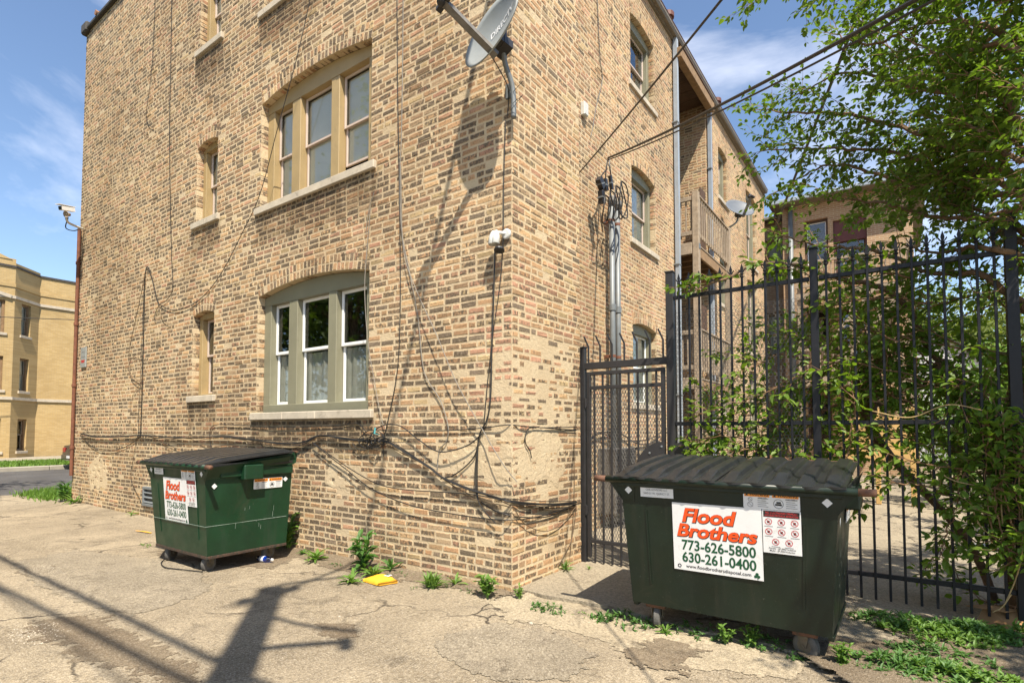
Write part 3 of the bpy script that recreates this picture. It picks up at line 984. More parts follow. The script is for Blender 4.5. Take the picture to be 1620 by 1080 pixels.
# ---- windows: window (trim) > sash, pane, blind, room
def window(fr, o, cols, trim, sash, glassm, n_trim=-.10, n_sash=-.185, rail=.06, head=None, blind=True, openlow=None, sash_w=.035, parent=None, curtain=None):
    parent = parent or bld
    u0, u1, zb = o['u0'], o['u1'], o['zb']
    hz = head if head is not None else o['zs']-.10
    m = MB(fr)
    d = n_sash - .03
    for a, b in zip([u0]+[c[1] for c in cols], [c[0] for c in cols]+[u1]):     # casings and mullions
        m.bbox(a+.003, b, zb+.002, hz, d, n_trim, .006)
    if rail: m.bbox(u0+.003, u1-.003, zb+.004, zb+rail, d, n_trim+.004, .006)
    k = 12                                                                     # arched head panel
    us = np.linspace(u0+.003, u1-.003, k+1)
    low = [(u, hz, 0) for u in us]
    top = [(u, float(arch_z(o, u))-.004, 0) for u in us]
    V = [(u, z, n_trim+.003) for u, z, _ in low] + [(u, z, n_trim+.003) for u, z, _ in top] + [(u, z, d) for u, z, _ in low] + [(u, z, d) for u, z, _ in top]
    K = k+1
    F = []
    for i in range(k):
        F.append((i, i+1, K+i+1, K+i)); F.append((2*K+i, 2*K+i+1, i+1, i)); F.append((2*K+i+1, 2*K+i, 3*K+i, 3*K+i+1))
    m.add(V, F)
    w = m.build('window', trim, parent)
    zl = zb + rail
    for ci, (a, b) in enumerate(cols):
        zm = (zl+hz)/2 + .02
        for part, (s0, s1, nn_) in enumerate(((zm-.02, hz, n_sash+.012), (zl, zm+.02, n_sash-.02))):
            if part == 1 and openlow == ci: s0 += .20
            s = MB(fr)
            t_ = sash_w
            s.bbox(a+.002, a+t_, s0, s1, nn_-.025, nn_, .004); s.bbox(b-t_, b-.002, s0, s1, nn_-.025, nn_, .004)
            s.bbox(a+t_, b-t_, s0, s0+t_, nn_-.025, nn_-.001, .004); s.bbox(a+t_, b-t_, s1-t_, s1, nn_-.025, nn_-.001, .004)
            sh = s.build('sash', sash, w)
            g = MB(fr); g.box(a+t_-.004, b-t_+.004, s0+t_-.004, s1-t_+.004, nn_-.016, nn_-.012)
            g.build('pane', glassm, w)
        if blind and (blind is True or ci in blind):
            bm = MB(fr)
            z = hz-.02
            stop = zl + (.02 if openlow != ci else .24)
            while z > stop:
                bm.add([(a+.01, z, n_sash-.050), (b-.01, z, n_sash-.050), (b-.01, z-.020, n_sash-.060), (a+.01, z-.020, n_sash-.060)], [(0,1,2,3)])
                z -= .0165
            bm.build('blind', M['blind'], w)
        if curtain:
            cm = MB(fr); N_ = 24
            zt_ = zm - .04 if curtain == 'low' else hz - .02
            us_ = np.linspace(a+.01, b-.01, N_)
            P_ = [(u, zz, n_sash-.06-.012*math.sin(i*1.1+ci)-.006*math.sin(i*2.7)) for zz in (zl+.01, zt_) for i, u in enumerate(us_)]
            cm.add(P_, [(i, i+1, N_+i+1, N_+i) for i in range(N_-1)])
            cm.build('curtain', M['curtain'], w)
    rm = MB(fr)
    rm.add([(u0-.1,zb-.05,-.34),(u1+.1,zb-.05,-.34),(u1+.1,hz+.1,-.34),(u0-.1,hz+.1,-.34),(u0-.1,zb-.05,-1.1),(u1+.1,zb-.05,-1.1),(u1+.1,hz+.1,-1.1),(u0-.1,hz+.1,-1.1)],
           [(4,5,6,7),(0,1,5,4),(1,2,6,5),(2,3,7,6),(3,0,4,7)])
    rm.build('room', M['interior'], w)
    return w
def sill(fr, o, cuts=(), over=.10, h=.098, out=.045):
    us = [o['u0']-over] + list(cuts) + [o['u1']+over]
    for a, b in zip(us[:-1], us[1:]):
        m = MB(fr); m.bbox(a+.002, b-.002, o['zb']-h, o['zb'], -.2, out, .008)
        m.build('window_sill', M['limestone'], bld)
for i, o in enumerate(OP1):
    if o['kind'].startswith('big'):
        cols = [(2.18, 2.735), (2.90, 3.555), (3.75, 4.17)]
        if o['kind'] == 'big_low':
            window(F1, o, cols, M['trim_olive'], M['vinyl_white'], M['glass_dark'], rail=.11, head=3.235, blind=False, sash_w=.04, curtain='low')
        else:
            window(F1, o, cols, M['trim_tan'], M['sash_pink'], M['glass'], rail=.02, head=o['zs']-.11, blind=True, openlow=0, sash_w=.032)
        sill(F1, o, (2.95, 3.65) if i == 0 else ())
    else:
        window(F1, o, [(5.60, 6.10)], M['trim_tan'], M['sash_pink'], M['glass'] if i > 3 else M['glass_dark'], rail=.04, head=o['zs']-.04, blind=(i > 3))
        sill(F1, o)
for i, o in enumerate(OP3):
    window(F3, o, [(o['u0']+.10, o['u1']-.10)], M['trim_olive'], M['vinyl_white'] if i == 0 else M['sash_pink'], M['glass_dark'] if i == 2 else M['glass'], rail=.04, blind=(i < 2))
    sill(F3, o)
for i, o in enumerate(OPC):
    window(F3, o, [(o['u0']+.12, o['u1']-.12)], M['trim_olive'], M['sash_pink'], M['glass_dark'], rail=.04, blind=(i % 2 == 0))
    sill(F3, o)

# ---- roof edge: coping, clay tile caps, gutter and soffit
m = MB(); m.bbox(-L1-.05, .06, -.07, .28, TOP1, TOP1+.075, .015)
m.bbox(-.25, .06, .28, 1.38, TOP1, TOP1+.075, .015)
m.build('coping', M['coping'], bld)
for i in range(9):
    x = -L1+.75+i*1.25
    m = MB(); m.tube([(x,-.09,TOP1+.10),(x,.30,TOP1+.10)], .055, 10); m.build('coping_tile_joint', M['terracotta'], bld)
m = MB(); m.bbox(-L1-.08, -L1+.22, -.09, .30, TOP1-.04, TOP1+.18, .03); m.build('parapet_cap', M['coping'], bld)
for k in range(5):
    m = MB(); m.bbox(-L1-.075, -L1+.004, .02, .30, 9.75-k*.62, 9.83-k*.62, .01); m.build('quoin_block', M['limestone'], bld)
m = MB(); m.bbox(-L1-.09, -L1+.004, .02, .35, 6.62, 6.78, .015); m.build('quoin_block', M['limestone'], bld)
m = MB(); m.bbox(-L1-.10, -L1+.004, .02, .35, 1.25, 1.45, .015); m.build('quoin_block', M['limestone'], bld)
m = MB(); m.bbox(-L1-.05, -L1+.004, .01, 3.0, -.1, .62, .015); m.build('plinth', M['limestone'], bld)
m = MB(); m.box(WX-.05, WX+.05, 1.40, 16.5, 9.70, 9.725); m.build('soffit', M['gutter'], bld)
prof = [(0,0),(.10,0),(.13,.05),(.13,.11),(.118,.11),(.115,.055),(.09,.015),(0,.015)]
m = MB(); m.prism([(WX+.02+a, 1.40, 9.73+b) for a, b in prof], (0, 15.0, 0)); m.build('gutter', M['gutter'], bld)
m = MB(); m.tube([(WX+.145, 1.40, 9.845), (WX+.145, 16.42, 9.845)], .016, 8); m.build('gutter_lip', M['gutter_lip'], bld)
m = MB(); m.bbox(WX-.5, WX+.01, 1.36, 16.45, 9.735, 9.85, .01); m.build('roof_edge', M['gutter_lip'], bld)
for y in (6.9, 10.6):
    m = MB(); m.lathe((WX-.05, y, 9.84), (0,0,1), [(0,.10),(.30,.10),(.31,.14),(.40,.14),(.41,.05)], 14); m.build('roof_vent', M['gutter_lip'], bld)
# dark timber ceiling of the porch recess
for k in range(6):
    m = MB(); m.bbox(-2.7, -.60, 7.12+k*.385, 7.12+k*.385+.375, 9.52, 9.56, .004); m.build('soffit_board', M['wood_dark'], bld)
m = MB(); m.bbox(WX+.05, WX+.20, 7.0, 9.5, 9.30, 9.52, .008); m.build('porch_beam', M['wood_brown'], bld)

# ---- downspouts and pipes fixed to the walls
def corrugated(cx, cy, w, d, z0, z1, nx=1, ny=0):
    pr = []
    k = 3
    for i in range(k):
        a = -w/2 + w*i/k
        pr += [(a+.003, d/2), (a+w/k-.009, d/2), (a+w/k-.006, d/2-.008), (a+w/k-.003, d/2-.008)]
    pr += [(w/2, d/2), (w/2, -d/2), (-w/2, -d/2), (-w/2, d/2)]
    return [(cx + b*nx + a*ny, cy + b*ny + a*nx, z0) for a, b in pr]
for y, zt in ((7.02, 9.74), (9.52, 9.74)):
    m = MB()
    m.prism(corrugated(WX+.075, y, .105, .08, .1, zt), (0,0,zt-.1))
    ds = m.build('downspout', M['downspout_grey'], bld)
    for z in (2.2, 4.9, 7.9):
        m = MB(); m.bbox(WX+.002, WX+.122, y-.075, y+.075, z, z+.03, .004); m.build('strap', M['galvanised'], ds)
m = MB(); m.tube([(WX+.06, 9.72, z) for z in (.5, 9.4)], .022, 8); m.build('rusty_riser', M['rusty_pipe'], bld)
px = ony(129, 380)[0]
m = MB(); m.tube([(px, -.045, 5.78), (px, -.045, .55)], .033, 10)
for z in (5.0, 3.7, 2.4, 1.1): m.lathe((px, -.045, z), (0,0,1), [(0,.033),(.005,.045),(.06,.045),(.065,.033)], 10)
m.build('rusty_riser', M['rusty_pipe'], bld)
# louvred vent low in the alley wall
va, vb = ony(229, 805)[0], ony(247, 769)[0]
m = MB(); x0, x1, z0, z1 = va, vb+.05, .20, .53
m.bbox(x0, x1, -.05, .06, z0, z0+.045); m.bbox(x0, x1, -.05, .06, z1-.045, z1)
m.bbox(x0, x0+.05, -.05, .06, z0+.045, z1-.045); m.bbox(x1-.05, x1, -.05, .06, z0+.045, z1-.045)
vt = m.build('wall_vent', M['galvanised'], bld)
m = MB(); m.box(x0+.04, x1-.04, -.013, -.010, z0+.04, z1-.04); m.build('vent_dark', M['ink_black'], vt)  # black sheet standing in for the dark inside the uncut vent
for i in range(3):
    z = z0+.06+i*.08
    m = MB(); m.add([(x0+.05,-.045,z),(x1-.05,-.045,z),(x1-.05,.03,z+.06),(x0+.05,.03,z+.06),(x0+.05,-.045,z+.006),(x1-.05,-.045,z+.006),(x1-.05,.03,z+.066),(x0+.05,.03,z+.066)],
                    [(0,1,2,3),(4,7,6,5),(0,4,5,1),(1,5,6,2),(2,6,7,3),(3,7,4,0)])
    m.build('louvre', M['galvanised'], vt)
# ------------------------------------------------------------------ lettering
_tc = {}
def text_mesh(body, size=1.0, bold=0.0, shear=0.0, align='CENTER', space=1.0):
    """flat outline mesh of a line of text: (verts xy, faces), baseline at 0"""
    key = (body, size, bold, shear, align, space)
    if key in _tc: return _tc[key]
    cu = bpy.data.curves.new('lettering', 'FONT')
    cu.body = body; cu.size = size; cu.offset = bold; cu.shear = shear; cu.align_x = align; cu.space_character = space
    cu.resolution_u = 3
    ob = bpy.data.objects.new('lettering', cu)
    col.objects.link(ob)
    dg = bpy.context.evaluated_depsgraph_get()
    dg.update()
    me = ob.evaluated_get(dg).to_mesh()
    v = np.array([x.co[:] for x in me.vertices]).reshape(-1, 3)
    f = [tuple(p.vertices) for p in me.polygons]
    ob.evaluated_get(dg).to_mesh_clear()
    bpy.data.objects.remove(ob, do_unlink=True)
    bpy.data.curves.remove(cu)
    _tc[key] = (v, f)
    return v, f
class Panel:
    """flat sticker frame: local (a right, b up, c out) -> world"""
    def __init__(s, O, A, B):
        s.O, s.A, s.B = np.array(O, float), np.array(A, float), np.array(B, float)
        s.A /= np.linalg.norm(s.A); s.B /= np.linalg.norm(s.B)
        s.C = np.cross(s.A, s.B)
    def __call__(s, P):
        P = np.asarray(P, float).reshape(-1, 3)
        return s.O + P[:, :1]*s.A + P[:, 1:2]*s.B + P[:, 2:]*s.C
def letters(pn, body, a, b, h, mat, parent, width=None, bold=0.0, shear=0.0, lift=.003, align='CENTER', name='lettering'):
    v, f = text_mesh(body, 1.0, bold, shear, align)
    if not len(v): return
    v = v.copy()
    w = v[:,0].max()-v[:,0].min()
    ysc = h/.72
    xsc = ysc if width is None else width/w
    if align == 'CENTER': v[:,0] -= (v[:,0].max()+v[:,0].min())/2
    P = np.column_stack([a + v[:,0]*xsc, b + v[:,1]*ysc, np.full(len(v), lift)])
    return link_mesh(name, pn(P), f, mat, parent)
def plate(pn, a0, a1, b0, b1, mat, parent, name, lift=.0, th=.0015, r=0.0):
    m = MB(pn)
    if r:
        pts = []
        for cx, cy, g0 in ((a1-r,b1-r,0),(a0+r,b1-r,90),(a0+r,b0+r,180),(a1-r,b0+r,270)):
            for k in range(4): g = R(g0+k*30); pts.append((cx+r*math.cos(g), cy+r*math.sin(g), lift))
        m.prism(pts, (0,0,th))
    else: m.box(a0, a1, b0, b1, lift, lift+th)
    return m.build(name, mat, parent)
def ring(pn, a, b, r, w, mat, parent, name='emblem', lift=.003, slash=True):
    m = MB(pn)
    n = 20
    V, F = [], []
    for k in range(n):
        g = 2*math.pi*k/n
        V += [(a+r*math.cos(g), b+r*math.sin(g), lift), (a+(r-w)*math.cos(g), b+(r-w)*math.sin(g), lift)]
    F = [(2*k, 2*((k+1) % n), 2*((k+1) % n)+1, 2*k+1) for k in range(n)]
    m.add(V, F)
    if slash:
        c = math.sqrt(.5)
        m.add([(a-c*(r-w)-w*.35,b+c*(r-w)-w*.35,lift+.0003),(a-c*(r-w)+w*.35,b+c*(r-w)+w*.35,lift+.0003),(a+c*(r-w)+w*.35,b-c*(r-w)+w*.35,lift+.0003),(a+c*(r-w)-w*.35,b-c*(r-w)-w*.35,lift+.0003)], [(0,1,2,3)])
    return m.build(name, mat, parent)

# ------------------------------------------------------------------ wheeled waste containers
def dumpster(name, label, cx, yf, w, dpt, seed, lidseed, paint_='green_steel', turn=(.2, 1.2, .3, -.4)):
    """cx: middle, yf: foot of the front face, w: width at the floor, dpt: depth; front looks to -y"""
    r = random.Random(seed)
    root = empty(name, (cx, yf + dpt/2, 0), label, 'dumpster', 'wheeled dumpsters against the building')
    a = w/2
    zb, ze, zt = .19, .965, 1.115          # floor, ear line, front rim
    lean = .075
    zback = 1.225
    yF = lambda z: yf - lean*(z-zb)/(zt-zb)
    yB = yf + dpt
    e1, e2 = a+.052, a+.145                # half width at ear line and rim
    def hw(z): return a + (e1-a)*(z-zb)/(ze-zb) if z <= ze else e1 + (e2-e1)*(z-ze)/(zt-ze)
    G_ = M[paint_]
    # body: sheet steel with 3 cm rim
    V, F = [], []
    prof_ = [(zb, 0), (.46, .004), (ze, 0), (zt, 0)]
    rows = 4
    nx = 14
    m = MB()
    def grid(fn, nu, nv):
        P = [fn(u/nu, v/nv) for u in range(nu+1) for v in range(nv+1)]
        Q = [(u*(nv+1)+v, (u+1)*(nv+1)+v, (u+1)*(nv+1)+v+1, u*(nv+1)+v+1) for u in range(nu) for v in range(nv)]
        m.add(P, Q)
    ph = [r.uniform(0, 6.28) for _ in range(8)]
    def dent(x, z): return .004*math.sin(3.1*x+ph[0])*math.sin(4.7*z+ph[1]) + .003*math.sin(7.3*x+ph[2]+2*z)*math.sin(6*z+ph[3])
    def zrow(t): return zb + (zt-zb)*t
    def front(u, v):
        z = zrow(v); x = -hw(min(z, ze)) + 2*hw(min(z, ze))*u
        k = math.sin(math.pi*u)*math.sin(math.pi*v)
        return (cx+x, yF(z) + dent(x, z)*k, z)
    grid(front, 24, 18)
    m.build('front_panel', G_, root)
    m = MB()
    def back(u, v):
        z = zb + (zback-zb)*v; h = hw(min(z, ze))
        return (cx - h + 2*h*u, yB + .03*v, z)
    grid(back, 4, 4); m.build('back_panel', G_, root)
    for s in (-1, 1):
        m = MB()
        def side(u, v):
            ztop = zt + (zback-zt)*u
            z = zb + (ztop-zb)*v
            y = yF(min(z, zt))*(1-u) + (yB + .03*v)*u
            k = math.sin(math.pi*u)*math.sin(math.pi*v)
            return (cx + s*(hw(min(z, ze)) + 1.3*dent(y, z)*k), y, z)
        grid(side, 14, 14); m.build('side_panel', G_, root)
        # flared ear of the front and the flange along the side rim
        m = MB()
        m.prism([(cx+s*(e1-.001), yF(ze)-.004, ze), (cx+s*(e2+.02), yF(zt)-.004, zt), (cx+s*(e1-.10), yF(zt)-.004, zt), (cx+s*(e1-.10), yF(ze)-.004, ze)], (0, .006, 0))
        m.build('ear_plate', G_, root)
        m = MB()
        m.add([(cx+s*e1, yF(zt)+.002, ze+.02), (cx+s*(e2), yF(zt)+.002, zt), (cx+s*e2, yB-.05, zback-.03), (cx+s*e1, yB-.05, ze+.10)], [(0,1,2,3)])
        m.bbox(cx+s*(e1+.002), cx+s*(e1+.035), yF(zt)+.16, yB+.02, ze+.035, ze+.13, .008)
        m.build('side_flange', G_, root)
        # fork pocket block and hinge lug
        m = MB(); m.bbox(cx+s*(e1), cx+s*(e1+.10), yf+.30, yf+.52, ze+.00, ze+.16, .01); m.build('fork_pocket', G_, root)
        m = MB(); m.prism([(cx+s*(e1-.02), yB-.10, ze+.08), (cx+s*(e1-.02), yB+.07, ze+.15), (cx+s*(e1-.02), yB+.09, zback+.02), (cx+s*(e1-.02), yB+.05, zback+.02), (cx+s*(e1-.02), yB+.03, zback-.04), (cx+s*(e1-.02), yB-.10, zback-.04)], (s*.03, 0, 0))
        m.build('hinge_lug', G_, root)
        # thin vertical stiffener near the corner
        m = MB(); m.prism([(cx+s*(hw(.35)-.17), yF(.35)-.0005, .35), (cx+s*(hw(.9)-.19), yF(.9)-.0005, .90), (cx+s*(hw(.9)-.19+.012), yF(.9)-.0005, .90), (cx+s*(hw(.35)-.17+.012), yF(.35)-.0005, .35)], (0, -.006, 0))
        m.build('weld_seam', G_, root)
    fm = M['frame_rust'] if paint_ == 'green_steel' else G_
    for q0, q1, q2, q3 in ((cx-a-.006, cx+a+.006, yf-.004, yf+.03), (cx+a-.03, cx+a+.008, yf+.032, yB), (cx-a-.008, cx-a+.03, yf+.032, yB))[0 if paint_ == 'green_steel' else 1:]:
        m = MB(); m.bbox(q0, q1, q2, q3, zb-.032, zb-.002, .003); m.build('bottom_rail', fm, root)
    m = MB(); m.box(cx-a, cx+a, yf, yB, zb, zb+.012); m.box(cx-a+.02, cx+a-.02, yf+.015, yB-.02, .30, .305); m.build('floor_panel', M['steel_rust'], root)
    m = MB(); m.bbox(cx-e1-.03, cx+e1+.03, yF(zt)-.012, yF(zt)+.03, zt-.045, zt+.006, .008); m.build('front_rim', G_, root)
    # lift bar with worn ends
    yb = yF(zt)-.035; zbar = zt+.010
    m = MB(); m.tube([(cx-e2-.02, yb, zbar), (cx+e2+.02, yb, zbar)], .024, 14); bar = m.build('lift_bar', G_, root, True)
    for s in (-1, 1):
        m = MB(); m.tube([(cx+s*(e2+.02), yb, zbar), (cx+s*(e2+.115), yb, zbar)], .0235, 14); m.build('bar_end', M['steel_rust'], bar, True)
    # two ribbed lids
    rl = random.Random(lidseed)
    for s, x0, x1, nr in ((-1, -e1-.055, -.004, 6), (1, .004, e1+.055, 5)):
        nu, nv = nr*12, 10
        rows_ = []
        tw = rl.uniform(-.012, .012)
        for i in range(nu+1):
            u = i/nu
            rib = (u*nr) % 1.0
            h = .036*min(1, max(0, (abs(rib-.5)-.24)/.12))
            row = []
            for j in range(nv+1):
                v = j/nv
                y = yF(zt)-.058 + (yB+.02-yF(zt)+.058)*v
                z = zt+.034 + (zback+.030-zt-.034)*v + .010*math.sin(math.pi*min(1, v*1.02)) + .6*tw*math.sin(3*u)*(1-v)
                z += (.036-h)*max(0, min(1, (v-.05)/.10, (1-v)/.08)) + .004*math.sin(9*u+tw*400)*(1-v)
                row.append((cx+x0+(x1-x0)*u, y + .010*math.sin(nr*2*math.pi*u)*(1 if j == 0 else 0), z))
            rows_.append(row)
        P = [p for rw in rows_ for p in rw]
        K = nv+1
        Fc = [(i*K+j, (i+1)*K+j, (i+1)*K+j+1, i*K+j+1) for i in range(nu) for j in range(nv)]
        N0 = len(P)
        P += [(p[0], p[1], p[2]-.016) for p in P]
        Fc += [(N0+i*K+j+1, N0+(i+1)*K+j+1, N0+(i+1)*K+j, N0+i*K+j) for i in range(nu) for j in range(nv)]
        for i in range(nu): Fc += [(N0+i*K, N0+(i+1)*K, (i+1)*K, i*K), (i*K+nv, (i+1)*K+nv, N0+(i+1)*K+nv, N0+i*K+nv)]
        for j in range(nv): Fc += [(j, j+1, N0+j+1, N0+j), (N0+nu*K+j, N0+nu*K+j+1, nu*K+j+1, nu*K+j)]
        m = MB(); m.add(P, Fc)
        m.bbox(cx+(x0 if s < 0 else x1-.012), cx+(x0+.012 if s < 0 else x1), yF(zt)-.03, yB, zt+.0, zt+.034, .003)
        m.build('lid', M['black_plastic'], root)
    m = MB(); m.tube([(cx-e1-.05, yB+.055, zback+.02), (cx+e1+.05, yB+.055, zback+.02)], .012, 8); m.build('hinge_rod', M['steel_rust'], root)
    # casters
    for sx in (-1, 1):
        m = MB(); m.bbox(cx+sx*(a-.16)-.075, cx+sx*(a-.16)+.075, yf+.035, yB-.01, zb-.034, zb-.001, .006); m.build('skid', M['steel_rust'], root)
        for yy, tw in ((yf+.095, turn[0 if sx < 0 else 1]), (yB-.13, turn[2 if sx < 0 else 3])):
            X = cx+sx*(a-.16)
            ca, sa = math.cos(tw), math.sin(tw)
            ax_ = np.array([ca, sa, 0])
            m = MB()
            m.lathe((X, yy, .150), (0,0,1), [(0,.028),(.005,.05),(.012,.05)], 14)
            for q in (-1, 1):
                o_ = np.array([X, yy, 0]) + ax_*q*.036
                m.prism([o_+np.array([-sa*-.035, ca*-.035, .152]), o_+np.array([-sa*.035, ca*.035, .152]), o_+np.array([-sa*.018, ca*.018, .075]), o_+np.array([-sa*-.018, ca*-.018, .075])], ax_*q*.006)
            m.tube([np.array([X, yy, .085])-ax_*.046, np.array([X, yy, .085])+ax_*.046], .012, 8)
            cs = m.build('caster', M['caster_steel'], root)
            m = MB(); m.lathe(np.array([X, yy, .083])-ax_*.026, ax_, [(0,.062),(.004,.076),(.010,.083),(.042,.083),(.048,.076),(.052,.062)], 26); m.build('wheel', M['rubber'], cs, False)
            m = MB(); m.lathe(np.array([X, yy, .083])-ax_*.029, ax_, [(0,.020),(.001,.045),(.057,.045),(.058,.020)], 18); m.build('hub', M['caster_steel'], cs)
    # printed plates on the front (leaning with it)
    fz = np.array([0, yF(zt)-yF(zb), zt-zb]); fz = fz/np.linalg.norm(fz)
    def at_front(x, z): return Panel((cx+x, yF(z)-.0065, z), (1,0,0), fz)
    s_ = w/1.33
    pn = at_front(-.025*s_, .735)
    W2_, H2 = .302*s_, .243
    sg = plate(pn, -W2_, W2_, -H2, H2, M['sticker_white'], root, 'sign_plate')
    for dx, mt, bo, lf in ((.004, 'ink_black', .035, .0028), (0, 'sticker_orange', .012, .0036)):
        letters(pn, 'Flood', -.045*s_+dx*.5, .112-dx*.6, .098, M[mt], sg, .375*s_+dx, .016+bo, .22, lf)
        letters(pn, 'Brothers', .0+dx*.5, .005-dx*.6, .092, M[mt], sg, .545*s_+dx, .016+bo, .22, lf)
    letters(pn, '773-626-5800', .01, -.092, .072, M['ink_green'], sg, .50*s_, .022)
    letters(pn, '630-261-0400', .01, -.180, .072, M['ink_green'], sg, .50*s_, .022)
    letters(pn, 'www.floodbrothersdisposal.com', .005, -.222, .024, M['ink_black'], sg, .44*s_, .010)
    ring(pn, -.262*s_, -.214, .014, .006, M['ink_black'], sg, 'emblem', .003, False)
    mm = MB(pn)                                           # shamrock
    for g in (90, 210, 330):
        c0, c1 = .262*s_ + .011*math.cos(R(g)), -.213 + .011*math.sin(R(g))
        mm.add([(c0+.0105*math.cos(R(k*36)), c1+.0105*math.sin(R(k*36)), .003) for k in range(10)], [tuple(range(10))])
    mm.add([(.261*s_, -.213, .0032), (.264*s_, -.213, .0032), (.270*s_, -.238, .0032), (.265*s_, -.238, .0032)], [(0,1,2,3)])
    mm.build('emblem', M['ink_green'], sg)
    pn = at_front(-.44*s_, 1.045)
    sg = plate(pn, -.125*s_, .125*s_, -.043, .043, M['sticker_white'], root, 'address_plate')
    letters(pn, 'CNB ADVISORS LLC', 0, .006, .016, M['ink_grey'], sg, .165*s_, .012)
    letters(pn, '5449-51 W. QUINCY ST.', 0, -.022, .016, M['ink_grey'], sg, .20*s_, .012)
    def warning(pn, k, parent):
        sg = plate(pn, -.172*k, .172*k, -.058, .058, M['sticker_white'], parent, 'warning_sticker', 0, .0015, .008)
        for q in (-1, 1):
            c0 = q*.086*k
            m = MB(pn); m.box(c0-.078*k, c0+.078*k, .022, .052, .0018, .0026); m.build('warning_band', M['warn_orange'], sg)
            letters(pn, 'WARNING', c0+.012*k, .028, .019, M['ink_black'], sg, .118*k, .02)
            m = MB(pn); m.add([(c0-.072*k,.027,.0034),(c0-.054*k,.027,.0034),(c0-.063*k,.047,.0034)], [(0,1,2)]); m.build('emblem', M['ink_black'], sg)
            for j in range(5):
                m = MB(pn); m.box(c0+.004*k, c0+(.070-.012*(j % 2))*k, .008-j*.013, .012-j*.013, .0018, .0024); m.build('print_line', M['ink_grey'], sg)
        ring(pn, -.128*k, .003, .014, .003, M['ink_grey'], sg); ring(pn, -.128*k, -.032, .018, .003, M['ink_grey'], sg)
        ring(pn, .045*k, -.018, .031, .004, M['ink_grey'], sg, slash=False)
        m = MB(pn); m.box(.025*k, .065*k, -.030, -.018, .0018, .0024); m.box(.033*k, .06*k, -.016, -.004, .0018, .0024); m.build('emblem', M['ink_black'], sg)
        letters(pn, 'KEEP OFF!', -.05*k, .010, .009, M['ink_black'], sg, .05*k, .01)
        letters(pn, 'LOAD EVENLY!', .122*k, .010, .009, M['ink_black'], sg, .07*k, .01)
    warning(at_front(.338*s_, 1.035), s_, root)
    pn = at_front(.397*s_, .838)
    q = s_
    sg = plate(pn, -.115*q, .115*q, -.148, .138, M['sticker_white'], root, 'prohibition_sticker')
    m = MB(pn); m.box(-.108*q, .108*q, .090, .131, .0018, .0024); m.build('print_band', M['ink_black'], sg)
    letters(pn, 'NO ELECTRONIC DEVICES!', 0, .114, .012, M['ink_red'], sg, .19*q, .016)
    letters(pn, '\u00a1NO ELECTRONICA APARATOS!', 0, .096, .012, M['ink_red'], sg, .20*q, .016)
    for j in range(8):
        rr, cc_ = divmod(j, 3)
        ax0 = (-.078, 0, .078)[cc_] if rr < 2 else (-.038, .042)[cc_]
        b0 = .060 - rr*.066
        ring(pn, ax0*q, b0, .022, .0035, M['ink_red'], sg)
        m = MB(pn); m.box(ax0*q-.008, ax0*q+.007, b0-.010, b0+.006, .0018, .0023); m.build('emblem', M['ink_black'], sg)
        m = MB(pn); m.box(ax0*q-.026, ax0*q+.026, b0-.034, b0-.030, .0018, .0023); m.build('print_line', M['ink_grey'], sg)
    letters(pn, 'Penalty : $7,000/Violation', 0, -.120, .011, M['ink_black'], sg, .16*q, .01)
    letters(pn, 'Multa : $7,000/Violaci\u00f3n', 0, -.136, .011, M['ink_black'], sg, .15*q, .01)
    # diamond reflectors
    def diamond(pn, parent=root):
        m = MB(pn); m.prism([(-.03,0,0),(0,-.03,0),(.03,0,0),(0,.03,0)], (0,0,.0015)); m.build('reflector', M['sticker_white'], parent)
    for s in (-1, 1): diamond(at_front(s*(e1-.055), 1.045))
    xs = e1 - .016
    def at_side(y, z): return Panel((cx + hw(min(z, ze)) + .007, y, z), (0,1,0), (.068, 0, 1))
    diamond(at_side(yf+.03, .915)); diamond(at_side(yB-.06, .935))
    warning(at_side(yf + dpt*.70, .905), 1.0, root)
    # scraped paint on the end and along the fold
    for i in range(9):
        y, z, h_ = yf + r.uniform(.1, dpt-.1), r.uniform(.40, .70), r.uniform(.012, .06)
        pn = at_side(y, z)
        plate(pn, -.002, .002, -h_/2, h_/2, M['weld_pale'], root, 'scrape', -.0045, .0008)
    return root
d1 = dumpster('dumpster', 'dark green dumpster standing in the alley under the arched ground-floor window', -3.54, -1.30, 1.18, .90, 3, 5, turn=(.5, .25, .4, .2))
d2 = dumpster('dumpster', 'large dark green dumpster with ribbed black lids in front of the iron gate', 1.912, -.155, 1.33, .95, 4, 9, 'green_shaded')
# the seam line that runs round the left container
m = MB(); m.tube([(-4.17,-1.335,.50),(-2.928,-1.335,.50),(-2.928,-.42,.50)], .0035, 5); m.build('weld_seam', M['weld_pale'], d1)
# ------------------------------------------------------------------ gate and fence (plane y = FY)
FY = 1.40
gate = empty('metal_gate', (.5, FY, .03), 'dark grey iron gate with expanded mesh and bent spikes along its top', 'gate')
GB = M['gate_black']
def post(root, x, w, zt, mat, z0=.02, cap=True):
    m = MB(); m.bbox(x-w/2, x+w/2, FY-w/2, FY+w/2, z0, zt, .004)
    p = m.build('post', mat, root)
    if cap:
        m = MB(); m.bbox(x-w/2-.006, x+w/2+.006, FY-w/2-.006, FY+w/2+.006, zt, zt+.018, .004); m.build('cap', mat, p)
post(gate, .005, .065, 2.43, GB)
m = MB(); m.bbox(.038, .99, FY-.028, FY+.028, 2.185, 2.26, .004); m.build('top_rail', GB, gate)
for i in range(7):
    x = .075 + i*.145
    m = MB()
    m.beam((x, FY, 2.26), (x, FY, 2.45), .016, .016, (0,1,0)); m.beam((x, FY, 2.445), (x-.045, FY-.02, 2.56), .015, .015, (0,1,0))
    m.build('spike', GB, gate)
g0, g1, gz0, gz1 = .058, .962, .085, 2.155
m = MB()
